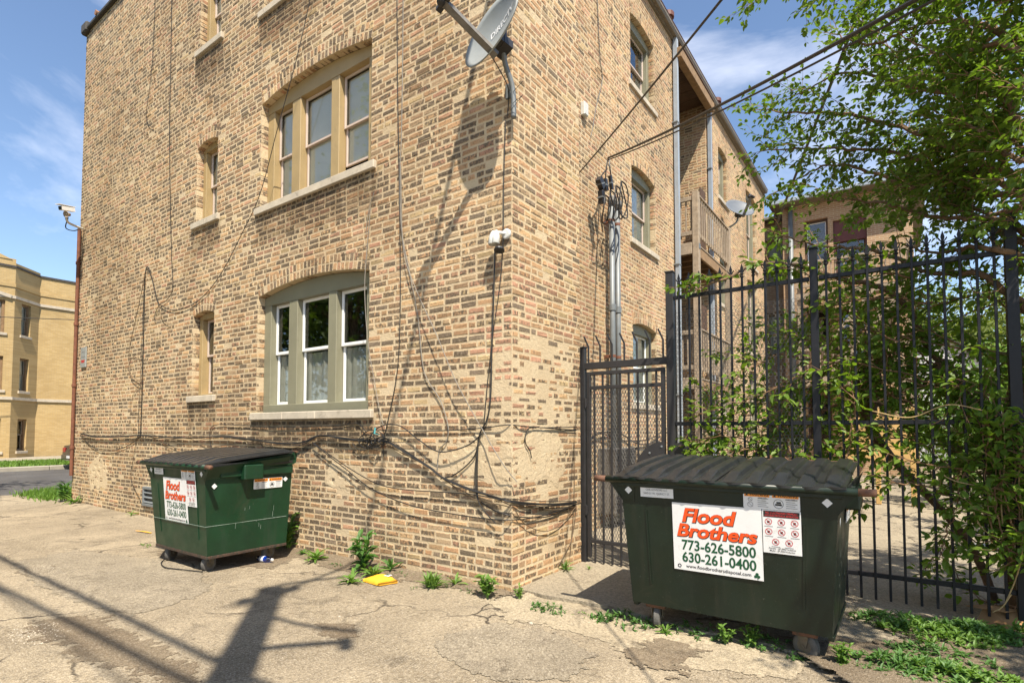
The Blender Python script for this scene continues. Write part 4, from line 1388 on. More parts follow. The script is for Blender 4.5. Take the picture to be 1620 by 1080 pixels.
m.bbox(g0, g0+.04, FY-.02, FY+.02, gz0, gz1, .003); m.bbox(g1-.04, g1, FY-.02, FY+.02, gz0, gz1, .003)
m.bbox(g0+.04, g1-.04, FY-.02, FY+.02, gz1-.04, gz1, .003)
m.bbox(g0+.04, g1-.04, FY-.018, FY+.018, 1.955, 1.995, .003); m.bbox(g0+.04, g1-.04, FY-.018, FY+.018, .245, .285, .003)
m.build('gate_frame', GB, gate)
for i in range(8):
    x = g0+.04 + (g1-g0-.08)*(i+.5)/8
    m = MB(); m.bbox(x-.010, x+.010, FY-.0165, FY+.0035, .035, gz1-.04, .002); m.build('bar', GB, gate)
def diamond_mesh(x0, x1, z0, z1, dx, dz, y, r):
    """welded diamond mesh: every strand a thin zigzag bar"""
    V, F = [], []
    nx, nz = int(round((x1-x0)/dx)), int(round((z1-z0)/dz))
    def bar(p, q):
        p, q = np.array(p), np.array(q)
        d = q-p; n = np.array([-d[2], 0, d[0]]); n = n/np.linalg.norm(n)*r
        t = np.array([0, r, 0])
        b = len(V)
        V.extend([p-n-t, p+n-t, p+n+t, p-n+t, q-n-t, q+n-t, q+n+t, q-n+t])
        F.extend([(b,b+1,b+5,b+4),(b+1,b+2,b+6,b+5),(b+2,b+3,b+7,b+6),(b+3,b,b+4,b+7)])
    for i in range(nx):
        for k in range(nz):
            s = (i+k) % 2
            a, b = x0+i*dx, x0+(i+1)*dx
            c, d = z0+k*dz, z0+(k+1)*dz
            bar((a, y, c if s else d), (b, y, d if s else c))
    return np.array(V), F
V, F = diamond_mesh(g0+.04, g1-.04, .285, 1.955, .0155, .034, FY+.012, .0022)
link_mesh('expanded_mesh', V, F, M['wire_steel'], gate)
for z in (.55, 1.75):
    m = MB(); m.tube([(.048, FY-.028, z), (.048, FY-.028, z+.11)], .011, 8); m.bbox(.03, .07, FY-.034, FY-.022, z+.01, z+.10, .002); m.build('hinge', GB, gate)
def half_disc(x, s, zc, r, y):
    pts = [(x, y, zc-r)] + [(x + s*r*math.cos(R(g)), y, zc + r*math.sin(R(g))) for g in range(-90, 91, 12)] + [(x, y, zc+r)]
    return pts
m = MB(); m.prism(half_disc(.965, -1, 1.06, .325, FY-.035), (0, .006, 0))
gp = m.build('lock_guard', GB, gate)
for x, z in ((.80, 1.26), (.93, 1.33), (.93, .80)):
    m = MB(); m.lathe((x, FY-.035, z), (0,-1,0), [(0,.012),(.006,.012),(.008,.004)], 8); m.build('bolt', M['galvanised'], gp)
m = MB(); m.bbox(.90, .965, FY-.07, FY-.041, 1.02, 1.16, .004); m.tube([(.925,FY-.07,1.08),(.925,FY-.11,1.08),(.87,FY-.11,1.08)], .009, 8); m.build('lock', M['galvanised'], gp)

fence = empty('iron_fence', (2.36, FY, .03), 'tall black iron picket fence with spear finials, overgrown with vines', 'fence')
FB = M['fence_black']
PX = [1.028, 2.348, 3.676, 5.0]
for i, x in enumerate(PX): post(fence, x, .078 if i == 0 else .062 if i == 1 else .074, 3.13, GB if i == 0 else FB)
for b in range(3):
    a, e = PX[b]+.040, PX[b+1]-.038
    for z in (.285, 1.565, 2.865):
        m = MB(); m.bbox(a, e, FY-.019, FY+.019, z-.019, z+.019, .003); m.build('rail', FB, fence)
    n = 12
    for i in range(n):
        x = PX[b] + (PX[b+1]-PX[b])*(i+.95)/(n+.9)
        m = MB(); m.bbox(x-.0095, x+.0095, FY-.0285, FY-.0195+.0095, .085, 2.97, .002)
        p = m.build('picket', FB, fence)
        m = MB()
        m.lathe((x, FY-.0215, 2.965), (0,0,1), [(0,.012),(.006,.018),(.014,.018),(.020,.011),(.030,.011),(.034,.017),(.042,.017),(.050,.009)], 8)
        m.prism([(x,FY-.026,3.105),(x-.014,FY-.026,3.055),(x-.006,FY-.026,3.01),(x+.006,FY-.026,3.01),(x+.014,FY-.026,3.055)], (0,.009,0))
        for s in (-1, 1): m.prism([(x+s*.006,FY-.0255,3.018),(x+s*.026,FY-.0255,3.052),(x+s*.031,FY-.0255,3.040),(x+s*.010,FY-.0255,3.010)], (0,.008,0))
        m.build('finial', FB, p)
m = MB(); m.prism(half_disc(PX[0]+.040, 1, 1.06, .31, FY-.040), (0, .006, 0)); m.build('lock_guard', GB, fence)
# hexagonal chicken wire behind the first bay
def hexwire(x0, x1, z0, z1, s, y, r):
    V, F = [], []
    def bar(p, q):
        p, q = np.array(p, float), np.array(q, float)
        d = q-p; n = np.array([-d[2], 0, d[0]]); n = n/np.linalg.norm(n)*r
        t = np.array([0, r, 0]); b = len(V)
        V.extend([p-n, p+t, p+n, q-n, q+t, q+n]); F.extend([(b,b+1,b+4,b+3),(b+1,b+2,b+5,b+4),(b+2,b,b+3,b+5)])
    w, h = s, s*.9
    nz = int((z1-z0)/h); nx = int((x1-x0)/w)
    for k in range(nz):
        for i in range(nx):
            xo = x0 + (i + .5*(k % 2))*w
            z = z0 + k*h
            jx = .004*math.sin(i*7.1+k*3.3)
            bar((xo+jx, y, z), (xo+jx, y, z+h*.5))
            bar((xo+jx, y, z+h*.5), (xo+w/2, y, z+h)); bar((xo+jx, y, z+h*.5), (xo-w/2, y, z+h))
    return np.array(V), F
V, F = hexwire(1.07, 2.31, .30, 2.74, .034, FY+.03, .0018)
link_mesh('chicken_wire', V, F, M['wire_steel'], fence)

# ------------------------------------------------------------------ satellite dishes
def dish(name, label, C, n, half_w, half_h, mat, rim, arm_len, mast, text=None, roll=0.0):
    n = np.array(n, float); n /= np.linalg.norm(n)
    hx = np.cross((0,0,1.), n); hx /= np.linalg.norm(hx)      # viewer's right when facing the bowl
    vy = np.cross(n, hx)
    hx, vy = hx*math.cos(roll) + vy*math.sin(roll), vy*math.cos(roll) - hx*math.sin(roll)
    root = empty(name, C, label, 'satellite dish', 'satellite dishes on the brick building')
    C = np.array(C, float)
    rings, seg = 8, 40
    P, F = [C - n*.075], []
    for i in range(1, rings+1):
        for k in range(seg):
            g = 2*math.pi*k/seg; q = i/rings
            P.append(C + hx*half_w*q*math.cos(g) + vy*half_h*q*math.sin(g) - n*.075*(1-q*q))
    for k in range(seg): F.append((0, 1+k, 1+(k+1) % seg))
    for i in range(rings-1):
        for k in range(seg):
            a, b = 1+i*seg+k, 1+i*seg+(k+1) % seg
            F.append((a, a+seg, b+seg, b))
    N0 = len(P)
    P += [p - n*.014 for p in P]
    F += [tuple(N0+j for j in f[::-1]) for f in F]
    o0 = 1+(rings-1)*seg
    for k in range(seg): F.append((o0+k, o0+(k+1) % seg, N0+o0+(k+1) % seg, N0+o0+k)[::-1])
    m = MB(); m.add(P, F); bowl = m.build('reflector', mat, root, True)
    foot = C - vy*half_h*.92 - n*.03
    tip = foot + n*arm_len + vy*arm_len*.28
    m = MB(); m.beam(foot - n*.05, tip, .045, .06, hx); arm = m.build('feed_arm', M['wire_steel'], root)  # darker steel stands in for shade on the arm's underside
    m = MB()
    m.lathe(tip + n*.02, vy - n*.4, [(-.05,.02),(-.04,.035),(.05,.035),(.07,.045),(.09,.045),(.095,.02)], 14)
    m.beam(tip - hx*.09, tip + hx*.09, .04, .05, n)
    m.build('feed_horn', M['dark_plastic'], root)
    m = MB(); bk = C - n*.11
    m.beam(bk - vy*.14, bk + vy*.12, .15, .06, n); m.beam(bk - hx*.08 - n*.05 - vy*.1, bk + hx*.08 - n*.05 - vy*.1, .09, .10, n)
    m.lathe(bk - n*.06 - vy*.06 - hx*.07, hx, [(0,.03),(.02,.055),(.12,.055),(.14,.03)], 12)
    m.build('mount', M['dark_plastic'], root)
    mast = [bk - n*.05 - vy*.10] + [np.array(p, float) for p in mast]
    m = MB(); m.tube(spline(mast, 8), .024, 12); ms = m.build('mast', M['galvanised'], root, True)
    if text:
        body, sc, off, up_ = text
        v, f = text_mesh(body, 1.0, .018, 0, 'CENTER')
        v = v.copy(); v[:,0] -= (v[:,0].max()+v[:,0].min())/2
        k = sc/(v[:,0].max()-v[:,0].min())
        a, b = v[:,0]*k + off, (v[:,1]-.35)*k + up_
        q2 = (a/half_w)**2 + (b/half_h)**2
        W = C + a[:,None]*hx + b[:,None]*vy - n*(.075*(1-q2))[:,None] + n*.004
        link_mesh('lettering', W, f, M['dish_white'], bowl)
        m = MB()
        for j in range(3):                                   # swirl emblem: three crescent strokes
            P, F = [], []
            for k in range(9):
                g = R(100 + k*20); r0 = .030-.008*j; w0 = .0055*math.sin(math.pi*(k+.3)/8.6)+.0008
                ca = off - sc*.5 - .055
                for r_ in (r0, r0-w0):
                    aa, bb = ca + r_*math.cos(g), up_ + r_*math.sin(g)*.9
                    q_ = (aa/half_w)**2+(bb/half_h)**2
                    P.append(C + aa*hx + bb*vy - n*.075*(1-q_) + n*.004)
            F = [(2*k, 2*k+2, 2*k+3, 2*k+1) for k in range(8)]
            m.add(P, F)
        m.build('emblem', M['dish_white'], bowl)
    return root
dish('satellite_dish', 'grey satellite dish on a bent mast high on the corner of the building', (-.01, -.335, 5.14), (-.27, -.935, .20), .385, .29, M['dish_grey'], None, .52,
     [(.035, -.16, 4.90), (.055, -.085, 4.74), (.062, -.062, 4.60), (.062, -.060, 4.42)], ('DIRECTV', .36, .11, .03), R(14))
m = MB(); m.bbox(-.06, .03, -.03, -.003, 4.66, 4.80, .003); m.beam((-.02,-.03,4.75),(.05,-.075,4.72),.012,.05); m.beam((.0,-.02,4.70),(.06,-.06,4.60),.03,.02)
m.build('wall_bracket', M['galvanised'], bpy.data.objects['satellite_dish'])
p = onx(1171, 328, -.35)
dish('satellite_dish', 'satellite dish with its shade in the blue-grey colour on the far yard wall behind the tree twigs', p, (.62, -.55, .56), .40, .33, M['dish_shaded'], None, .45,
     [(p[0]-.12, p[1]-.02, p[2]-.40), (WX+.01, p[1]-.05, p[2]-.55)])

# ------------------------------------------------------------------ lamp, cameras, small boxes on the walls
lx, lz = -.105, 3.31
lamp = empty('wall_flood_lamp', (lx, 0, lz), 'white twin flood lamp with dark sensor on the alley wall near the corner', 'lamp')
m = MB(); m.lathe((lx+.05, -.003, lz+.045), (0,-1,0), [(0,.05),(.02,.05),(.028,.04),(.03,.01)], 18); m.tube([(lx+.05,-.02,lz+.05),(lx-.03,-.09,lz+.055)], .017, 8); m.build('wall_plate', M['white_enamel'], lamp)
for dx, rz in ((-.06, .12), (.0, -.05)):
    m = MB(); ax_ = np.array([dx*.8, -.12, -1.0])
    m.lathe((lx+dx*.6-.01, -.09, lz+.07), ax_, [(0,.014),(.02,.026),(.06,.036),(.13,.038),(.138,.032),(.10,.02)], 16); hd = m.build('lamp_head', M['white_enamel'], lamp, True)
m = MB(); m.lathe((lx+.01, -.07, lz-.095), (.1,-.3,-1), [(0,.03),(.01,.048),(.03,.052),(.04,.03)], 16); m.build('sensor', M['dark_plastic'], lamp)
# cameras on a bracket at the far end
cb = ony(131, 362)
cam_t = empty('security_camera', (cb[0], 0, cb[2]-.1), 'white security camera and round speaker on a curved bracket at the far wall end', 'security camera')
P = [ony(131, 362, -.03), ony(118, 357, -.22), ony(108, 352, -.36), ony(104.5, 345, -.42)]
m = MB(); m.tube(spline(P, 8), .022, 10); m.build('bracket', M['white_enamel'], cam_t, True)
q = ony(104, 340, -.44)
m = MB(); m.lathe(q + np.array([.02,.06,.02]), (.35,-.8,-.25), [(0,.03),(.05,.045),(.08,.065),(.085,.065),(.08,.057),(.055,.022),(.07,.015),(.075,.004)], 20); m.build('speaker_horn', M['wood_grey'], cam_t, True)
q = ony(104, 331, -.44)
m = MB(); m.beam(q + np.array([-.05,.14,.04]), q + np.array([.05,-.10,-.02]), .09, .075); cb_ = m.build('camera_housing', M['vinyl_white'], cam_t)
m = MB(); m.beam(q + np.array([.05,-.10,-.02]), q + np.array([.054,-.112,-.023]), .075, .062); m.build('camera_front', M['dark_plastic'], cb_)
m = MB(); m.beam(q + np.array([-.06,.15,.10]), q + np.array([.075,-.16,.035]), .105, .010); m.build('sun_shield', M['vinyl_white'], cb_)
m = MB(); m.tube(spline([q+np.array([-.02,.05,-.15]), ony(104,360,-.38), ony(116,365,-.24), ony(127,362,-.05)], 8), .010, 6); m.build('camera_lead', M['cable_black'], cam_t)
# weathered notice near the far corner
q = ony(134, 566)
nt = empty('wall_notice', (q[0], 0, q[2]), 'weathered grey notice with faded red print beside the rusty pipe', 'sign')
m = MB(); m.bbox(q[0]-.14, q[0]+.14, -.03, -.006, q[2]-.20, q[2]+.22, .004); nb = m.build('board', M['dish_grey'], nt)
pn = Panel((q[0], -.031, q[2]), (1,0,0), (0,0,1))
for z, w_ in ((.12,.08),(.02,.10),(-.06,.10),(-.09,.08)):
    m = MB(pn); m.box(-w_, w_, z-.012, z+.012, 0, .001); m.build('print_line', M['ink_red'] if z < 0 else M['ink_grey'], nb)
q = onx(921, 175, WX)
m = MB(); m.bbox(WX+.002, WX+.07, q[1]-.06, q[1]+.06, q[2]-.10, q[2]+.10, .008); 
bx_ = empty('junction_box', (WX, q[1], q[2]), 'small pale junction box alone high on the yard wall', 'junction box')
jb = m.build('housing', M['white_enamel'], bx_)
m = MB(); m.bbox(WX+.071, WX+.078, q[1]-.05, q[1]+.05, q[2]-.09, q[2]+.09, .003); m.build('cover', M['white_enamel'], bx_)

# ------------------------------------------------------------------ service conduits, meter cabinet
def conduit(label, y, ztop, r):
    root = empty('service_conduit', (WX+.14, y, .9), label, 'conduit', 'service conduits on the yard wall')
    m = MB(); m.tube([(WX+.14, y, .9), (WX+.14, y, ztop)], r, 16)
    m.build('pipe', M['galvanised'], root, True)
    for z in (3.35,):
        m = MB(); m.lathe((WX+.14, y, z), (0,0,1), [(0,r),(.005,r+.012),(.10,r+.012),(.105,r)], 16); m.build('coupling', M['galvanised'], root)
    m = MB(); m.lathe((WX+.14, y, ztop), (.25,-.1,1), [(0,r),(.02,r+.02),(.07,r+.03),(.12,r+.02),(.15,.02)], 16); m.build('weatherhead', M['wire_steel'], root)
    for z in (2.62, 4.75):
        m = MB(); m.bbox(WX+.002, WX+.14-r, y-.02, y+.02, z, z+.05, .003); m.lathe((WX+.14, y, z+.005), (0,0,1), [(0,r+.004),(.04,r+.004)], 14); m.build('clamp', M['rusty_pipe'], root)
    return root
conduit('left grey service conduit, slightly thicker, on the yard wall behind the gate', 3.67, 5.02, .046)
conduit('right grey service conduit, nearer the arched windows, behind the gate', 3.88, 5.02, .043)
mc = empty('meter_cabinet', (WX, 3.72, .25), 'grey mesh-fronted meter cabinet under the conduits behind the gate', 'cabinet')
m = MB(); m.bbox(WX+.002, WX+.30, 3.40, 4.15, .25, 1.22, .01); m.build('housing', M['wire_steel'], mc)
V, F = diamond_mesh(0, .74, 0, .96, .02, .04, 0, .003)
V = np.column_stack([WX+.315+V[:,1], 3.405+V[:,0], .26+V[:,2]])
link_mesh('expanded_mesh', V, F, M['gate_black'], mc)
# splice boxes and coils where the drops come in
spx = []
for i, (xa, ya, xb, yb, w_, lab) in enumerate(((947, 282, 953, 298, .11, 'uppermost black splice box above the left conduit'), (951, 302, 953, 322, .10, 'lower black splice box in front of the left conduit'),
                                      (957, 283, 959, 302, .075, 'middle slim black splice closure hanging from the thick service drop'), (965, 278, 968, 300, .06, 'right-hand slim black splice closure hanging from the thick service drop'))):
    a, b = onx(xa, ya, WX+.26), onx(xb, yb, WX+.26)
    m = MB(); m.beam(a, b, w_, w_*.7, (1,0,0))
    root = empty('splice_closure', b, lab, 'splice box', 'splice closures at the service entry')
    m.build('case', M['dark_plastic'], root)
    m = MB(); m.beam(b + (a-b)*.45 - np.array([0,0,.01]), b+(a-b)*.52, w_*1.12, w_*.82, (1,0,0)); m.build('strap', M['galvanised'], root)
# ------------------------------------------------------------------ cables on the walls
GC = 'loose cables on the brick walls'
def cable(label, pts, r=.0045, mat='cable_black', name='cable', grp=GC, n=6, smooth=7):
    P = spline(pts, smooth)
    m = MB(); m.tube(P, r, n)
    o = m.build(name, M[mat])
    tag(o, label, 'cable', grp)
    return o
def W(*ps, off=.02):
    """photo points on the alley wall, 'off' metres proud of it"""
    out = []
    for p in ps:
        d = p[2] if len(p) > 2 else off
        out.append(ony(p[0], p[1], -d))
    return out
def S(*ps, off=.02):
    return [onx(p[0], p[1], (p[2] if len(p) > 2 else off)) for p in ps]
main = [(128,686),(160,691),(222,688),(262,691),(305,692),(352,690),(400,696),(450,701),(480,699),(505,689),(545,693),(580,697),(612,698),(640,714),(680,739),(700,755),(740,772),(780,785),(806,792)]
mainS = [(850,797),(880,797),(912,794)]
def jig(pts, dy, amp, seed):
    r = random.Random(seed)
    return [(p[0]+r.uniform(-2,2), p[1]+dy+r.uniform(-amp, amp)) for p in pts]
cable('thick black cable running the length of the alley wall below the sills', W(*main, off=.035) + S(*mainS, off=.035), .011)
cable('second black cable twisted along the thick one below the sills', W(*jig(main, 1.5, 2.2, 1), off=.045) + S(*jig(mainS, 3, 1, 1), off=.04), .006)
cable('brown cable sagging loosely under the thick alley cable', W(*jig(main, 4, 4.0, 2), off=.03) + S((850,803),(880,806),(912,800), off=.03), .004, 'cable_brown')
cable('thin black cable weaving above the thick alley cable', W(*jig(main, -1.5, 2.6, 3), off=.04) + S((850,792),(880,793),(912,792), off=.04), .004)
cable('black riser cable climbing from the bundle near the dumpster to a hook', W((222,689),(224,640),(226,560),(228,480),(229,440),(233,422),(240,438),(247,468),(252,482)), .0075)
cable('loose brown loop hanging left of the riser cable', W((229,436),(218,490),(206,545),(204,578),(208,596),(222,606),(226,590), off=.04), .006, 'cable_brown')
cable('thin ring of wire beside the riser cable', W((226,562),(214,562),(206,572),(205,590),(222,604), off=.03), .004, 'cable_brown')
cable('thin tail of wire dangling under the riser loop', W((222,606),(212,622),(206,640),(208,652),(215,650)), .003, 'cable_brown')
cable('second riser strand beside the thick riser', W((219,690),(219,660),(222,600),(226,500),(229,432), off=.03), .004)
cable('long vertical drop cable down the left part of the alley wall', W((272,-30),(270,100),(268,200),(269,300),(271,400),(273,455),(264,474),(252,482)), .005)
cable('cable swinging down past the tall arched window to the riser hook', W((497,-30,.05),(470,90,.06),(440,200,.06),(412,305,.05),(385,365,.03),(350,432,.02),(320,470,.02),(290,488,.02),(270,490,.02),(252,482,.02)), .0055)
cable('short stray cable curling on the upper left wall', W((246,-20),(243,60),(239,120),(233,165),(231,186),(236,198),(243,202)), .0045)
cable('stub of cable ending below the riser hook', W((252,482),(246,494),(244,504),(247,508)), .0055)
cable('another stub of cable ending below the riser hook', W((252,482),(254,496),(258,506),(266,512)), .004, 'cable_brown')
cable('black drop cable left of the twin drops by the window', W((628,-30),(629,130),(631,250),(633,380),(633,500),(628,590),(612,672),(606,700),(607,722)), .005)
cable('grey drop cable running beside the black one', W((638,-30),(637,100),(635,220),(633,265),(635,360),(648,430),(661,500),(668,570),(676,600),(697,634),(709,675),(706,698),(695,712),(692,740)), .0055, 'cable_grey')
cable('slack grey cable slanting to the chipped corner', W((634,262,.02),(638,390,.03),(655,450,.06),(690,528,.09),(720,600,.09),(752,660,.07),(766,684,.05),(790,725,.09),(806,748,.05),(818,762,.02)), .0045, 'cable_grey')
cable('cable hanging from the dish mast along the corner', W((800,190),(797,290),(796,380),(791,450),(781,520),(771,610),(765,682)), .0045)
cable('thick black cable hanging from the flood lamp', W((783,398),(781,470),(778,560),(776,630),(770,664),(758,690),(755,735),(755,778),(757,792), off=.03), .0075)
cable('cable arching from the tangle to the knot at the corner', W((580,706,.04),(590,684,.06),(608,672,.05),(634,674,.05),(662,695,.05),(690,713,.06),(712,713,.06),(742,703,.05),(762,686,.04)), .0065)
cable('thin cable run level from the tangle round the corner', W((604,681),(650,682),(700,681),(762,677),(800,672)) + S((822,673),(850,676),(880,676),(912,675)), .0055)
cable('second thin cable curling off the level run near the gate', S((912,680),(880,678),(850,676),(836,678),(831,690),(832,702),(838,712),(841,724)), .0055)
cable('cable drooping from the corner knot to the lower bundle', W((758,690),(752,718),(738,736),(716,752),(697,757)), .0065)
cable('cable plunging from the corner knot to a loose end', W((758,692),(753,730),(752,770),(758,795),(772,815),(785,828), off=.03), .0055)
cable('upper of two cables slanting down right from under the sill', W((494,699),(530,725),(565,748),(600,766),(640,774),(700,778),(750,782),(803,792), off=.04) + S((850,798),(912,797)), .0055)
cable('lower of two cables slanting down right from under the sill', W((496,702),(545,740),(590,774),(650,799),(720,813),(770,820),(803,822), off=.05) + S((835,820),(870,812),(912,797), off=.03), .0055)
cable('cable dipping under the bundle at the chipped corner', W((757,791),(780,806),(803,814)) + S((830,818),(870,816),(912,798)), .006)
cable('long slack loop of cable round the corner by the gate', W((690,745),(740,785),(800,800), off=.03) + S((815,808),(828,826),(850,838),(872,838),(893,822),(912,800), off=.03), .0045, 'cable_brown')
cable('brown cable trailing down the pier to the ground by the gate', S((912,802),(905,850),(890,882),(884,893)), .004, 'cable_brown')
cable('loose loop sagging left of the riser base', W((128,690),(148,708),(166,714),(190,710),(212,698),(222,690)), .005)
cable('thinner loop sagging above the loose loop by the riser base', W((127,684),(140,700),(165,707),(195,704),(220,690)), .0035, 'cable_brown')
cable('wire trailing down the wall to the vent', W((217,690),(211,725),(207,755),(214,775),(222,790),(224,798)), .004)
cable('flat wire run under the low window sill', W((335,722),(335,675),(384,673),(430,676),(486,675),(540,672),(566,670),(580,684)), .0045)
cable('drooping wire right of the riser bundle', W((236,690),(262,702),(290,712),(320,711),(360,703),(405,697)), .004)
cable('second drooping wire right of the riser bundle', W((300,693),(330,706),(352,714),(385,706),(410,698)), .0035, 'cable_brown')
cable('thin wire falling from the bundle behind the dumpster', W((412,700),(418,712),(421,724),(422,735)), .004)
cable('pale wire down the right edge of the low window', W((586,330,.03),(580,400,.04),(577,460,.05),(582,540,.05),(592,600,.04),(603,660,.03),(609,676,.03)), .0045, 'cable_grey')
cable('short grey wire under the tall window sill', W((592,304),(584,330),(580,358),(579,372)), .004, 'cable_grey')
cable('twig of wire on the pier edge', S((908,700),(909,760),(907,820),(902,880)), .0035, 'cable_brown')
cable('long thin cable down the upper yard wall', [onx(x, y, WX+.02) for x, y in ((944,-20),(949,90),(953,125),(944,165),(938,200),(935,215))], .006)
r_ = random.Random(21)
for i in range(9):                                                # tangle of slack by the window corner
    cx_, cy_ = 588 + r_.uniform(-18, 20), 696 + r_.uniform(-10, 12)
    pts = []
    a0, rr = r_.uniform(0, 6.28), r_.uniform(7, 17)
    for k in range(9):
        a = a0 + k*.85
        pts.append((cx_ + rr*math.cos(a)*1.1*(1-.05*k) + r_.uniform(-2,2), cy_ + rr*math.sin(a)*.8*(1-.05*k), .03 + .05*r_.random()))
    cable('slack loop of black cable in the tangle by the window corner', W(*pts), r_.uniform(.0035, .006), grp='slack loops in the cable tangle')
tg = empty('cable_tag', W((594,681))[0], 'small turquoise tag tied to the cable tangle', 'tag')
p = W((593, 681, .10))[0]
m = MB(); m.beam(p+np.array([.006,0,.035]), p+np.array([-.006,0,-.035]), .022, .003, (0,1,0)); m.build('flag', M['tag_teal'], tg)
m = MB(); m.tube([p+np.array([0,.0,-.03]), p+np.array([.01,.06,-.05])], .003, 5); m.build('tie', M['tag_teal'], tg)
# coils hanging at the service entry
for i in range(4):
    c = onx(957+i*6, 330-i*4, WX+.30)
    P = []
    for k in range(15+3*i):
        g = 2*math.pi*k/14
        P.append(c + np.array([.04*math.sin(k*.7)+.03*i, .12*math.sin(g)*(1+.12*i)+.02*k/14, .27*math.cos(g)*(.75+.1*i)]))
    cable(('leftmost', 'second from left', 'third from left', 'rightmost')[i] + ' loop of black service cable hanging at the conduit tops', P, .010, grp='cable coils at the service entry', smooth=3)
for i, (pt, en) in enumerate((((948,284),(960,268)), ((958,284),(962,250)), ((967,279),(964,250)))):
    cable(('left', 'middle', 'right')[i] + ' short jumper from the drop down to its splice closure', [onx(*en, WX+.25), onx((pt[0]+en[0])/2-1, (pt[1]+en[1])/2, WX+.27), onx(*pt, WX+.26)], .010, grp='jumpers at the service entry')
cable('dark cable sagging behind the gate along the yard wall', [onx(x, y, WX+.05) for x, y in ((930,704),(940,690),(955,684),(975,684),(990,690),(1005,700),(1025,702),(1045,690))], .012, n=8)
cable('second cable sagging behind the gate along the yard wall', [onx(x, y, WX+.07) for x, y in ((930,700),(945,684),(960,688),(975,692),(990,697),(1010,697),(1030,693),(1045,684))], .010, n=8)
for i, q in enumerate(((.062, -.06, 4.55), (.062, -.06, 4.66), (.06, -.07, 4.50))):
    a = np.array(q)
    cable(('middle', 'upper', 'lower')[i] + ' zip tie tail sticking out of the dish mast', [a + np.array([-.03,0,0]), a + np.array([.03,-.03,.0]), a + np.array([.12, -.02, .04+.02*i])], .0025, grp='zip ties on the dish mast')
cable('thin lead from the dish arm to the bracket', [(-.03,-.30,4.93), (.0,-.2,4.83), (.02,-.10,4.72), (-.01,-.04,4.64), (-.03,-.03,4.5)], .005)
cable('black lead lying on the paving under the left dumpster', [onz(x, y, .02) for x, y in ((320,904),(285,900),(262,897),(255,890),(262,884),(280,878))], .006, grp=None)

# ------------------------------------------------------------------ overhead wires and the pole that shades the alley
GP = 'overhead wires'
def sagged(a, b, sag, n=24):
    a, b = np.array(a, float), np.array(b, float)
    return [a + (b-a)*t - np.array([0,0,4*sag*t*(1-t)]) for t in np.linspace(0, 1, n)]
def wire(label, a, b, sag, r):
    m = MB(); m.tube(sagged(a, b, sag), r, 7)
    o = m.build('overhead_wire', M['cable_black'])
    tag(o, label, 'wire', GP)
hook = onx(914, 276, WX+.10); mastp = onx(962, 250, WX+.25)
e1 = dep(1130, 0, 3.6); e2 = dep(1385, 0, 3.4)
def beyond(a, e, k): return np.array(a) + (np.array(e)-np.array(a))*k
wire('thin black wire slanting up right from a hook on the yard wall', hook, beyond(hook, e1, 1.9), .06, .009)
wire('thick black service drop swooping up right from the conduit tops', mastp, beyond(mastp, e2, 1.8), .14, .014)
wire('thinner lead twisted round the thick service drop', mastp + np.array([0,0,-.03]), beyond(mastp, e2, 1.8) + np.array([0,0,-.03]), .17, .008)
a = dep(1215, 390, 16.0); b = dep(1366, 0, 9.0)
wire('thin wire rising steeply behind the tree from the rear building', a, beyond(a, b, 1.6), .0, .03)
wire('far thin wire crossing in front of the yellow brick building', (-30.5, -3.0, onx(0, 520, -30.5)[2]-.1), (-30.5, 14.0, onx(113, 500, -30.5)[2]+.9), .05, .018)
# timber pole behind the viewer, whose shadow lies on the paving
tip = onz(430, 932)
PH = 9.6
pb = tip + SUN*(PH/SUN[2]); pb = np.array([pb[0], pb[1], 0])
pole = empty('utility_pole', pb, 'round timber utility pole with crossarm across the alley', 'utility pole')
m = MB(); m.tube([pb, pb+np.array([0,0,PH*.5]), pb+np.array([0,0,PH])], [.17,.15,.13], 14); m.build('shaft', M['wood_brown'], pole, True)
m = MB(); m.bbox(pb[0]-.05, pb[0]+.05, pb[1]-.3, pb[1]+.3, PH-.35, PH-.24); m.build('crossarm', M['wood_brown'], pole)
m = MB(); m.lathe(pb+np.array([.45,.50,7.1]), (0,0,1), [(0,.03),(.02,.05),(.25,.05),(.27,.03),(.28,.01)], 18); m.beam(pb+np.array([0,0,7.3]), pb+np.array([.45,.5,7.3]), .05, .06); m.build('transformer', M['galvanised'], pole)
for yy in (-.25,.25):
    m = MB(); m.lathe(pb+np.array([0,yy,PH-.24]), (0,0,1), [(0,.02),(.03,.05),(.08,.05),(.10,.03)], 10); m.build('insulator', M['dark_plastic'], pole)
def shadow_line(px0, py0, px1, py1, z):
    a, b = onz(px0, py0), onz(px1, py1)
    return a + SUN*(z/SUN[2]), b + SUN*(z/SUN[2])
for i, (q, z, r__) in enumerate((((0,929,289,1073), 8.2, .035), ((89,924,311,1031), 7.6, .035), ((30,960,190,1075), 8.6, .015))):
    a, b = shadow_line(*q, z)
    d = (b-a)/np.linalg.norm(b-a)
    wire(('alley line wire nearest the building', 'middle alley line wire overhead', 'outer alley line wire overhead')[i], a - d*14, b + d*9, .0, r__)
a, b = shadow_line(440, 925, 545, 912, 9.0)
wire('house wire from the crossarm toward the alley wall', a, beyond(a, b, 1.5), 0, .03)
a, b = shadow_line(430, 975, 530, 990, 8.0)
wire('low house wire drooping from the pole', a, beyond(a, b, 1.35), 0.15, .03)
a = pb + np.array([0,.25,PH-.2]); b = np.array([.03, .35, 7.6])
wire('service drop from the pole to the upper corner of the building', a, b, .55, .028)
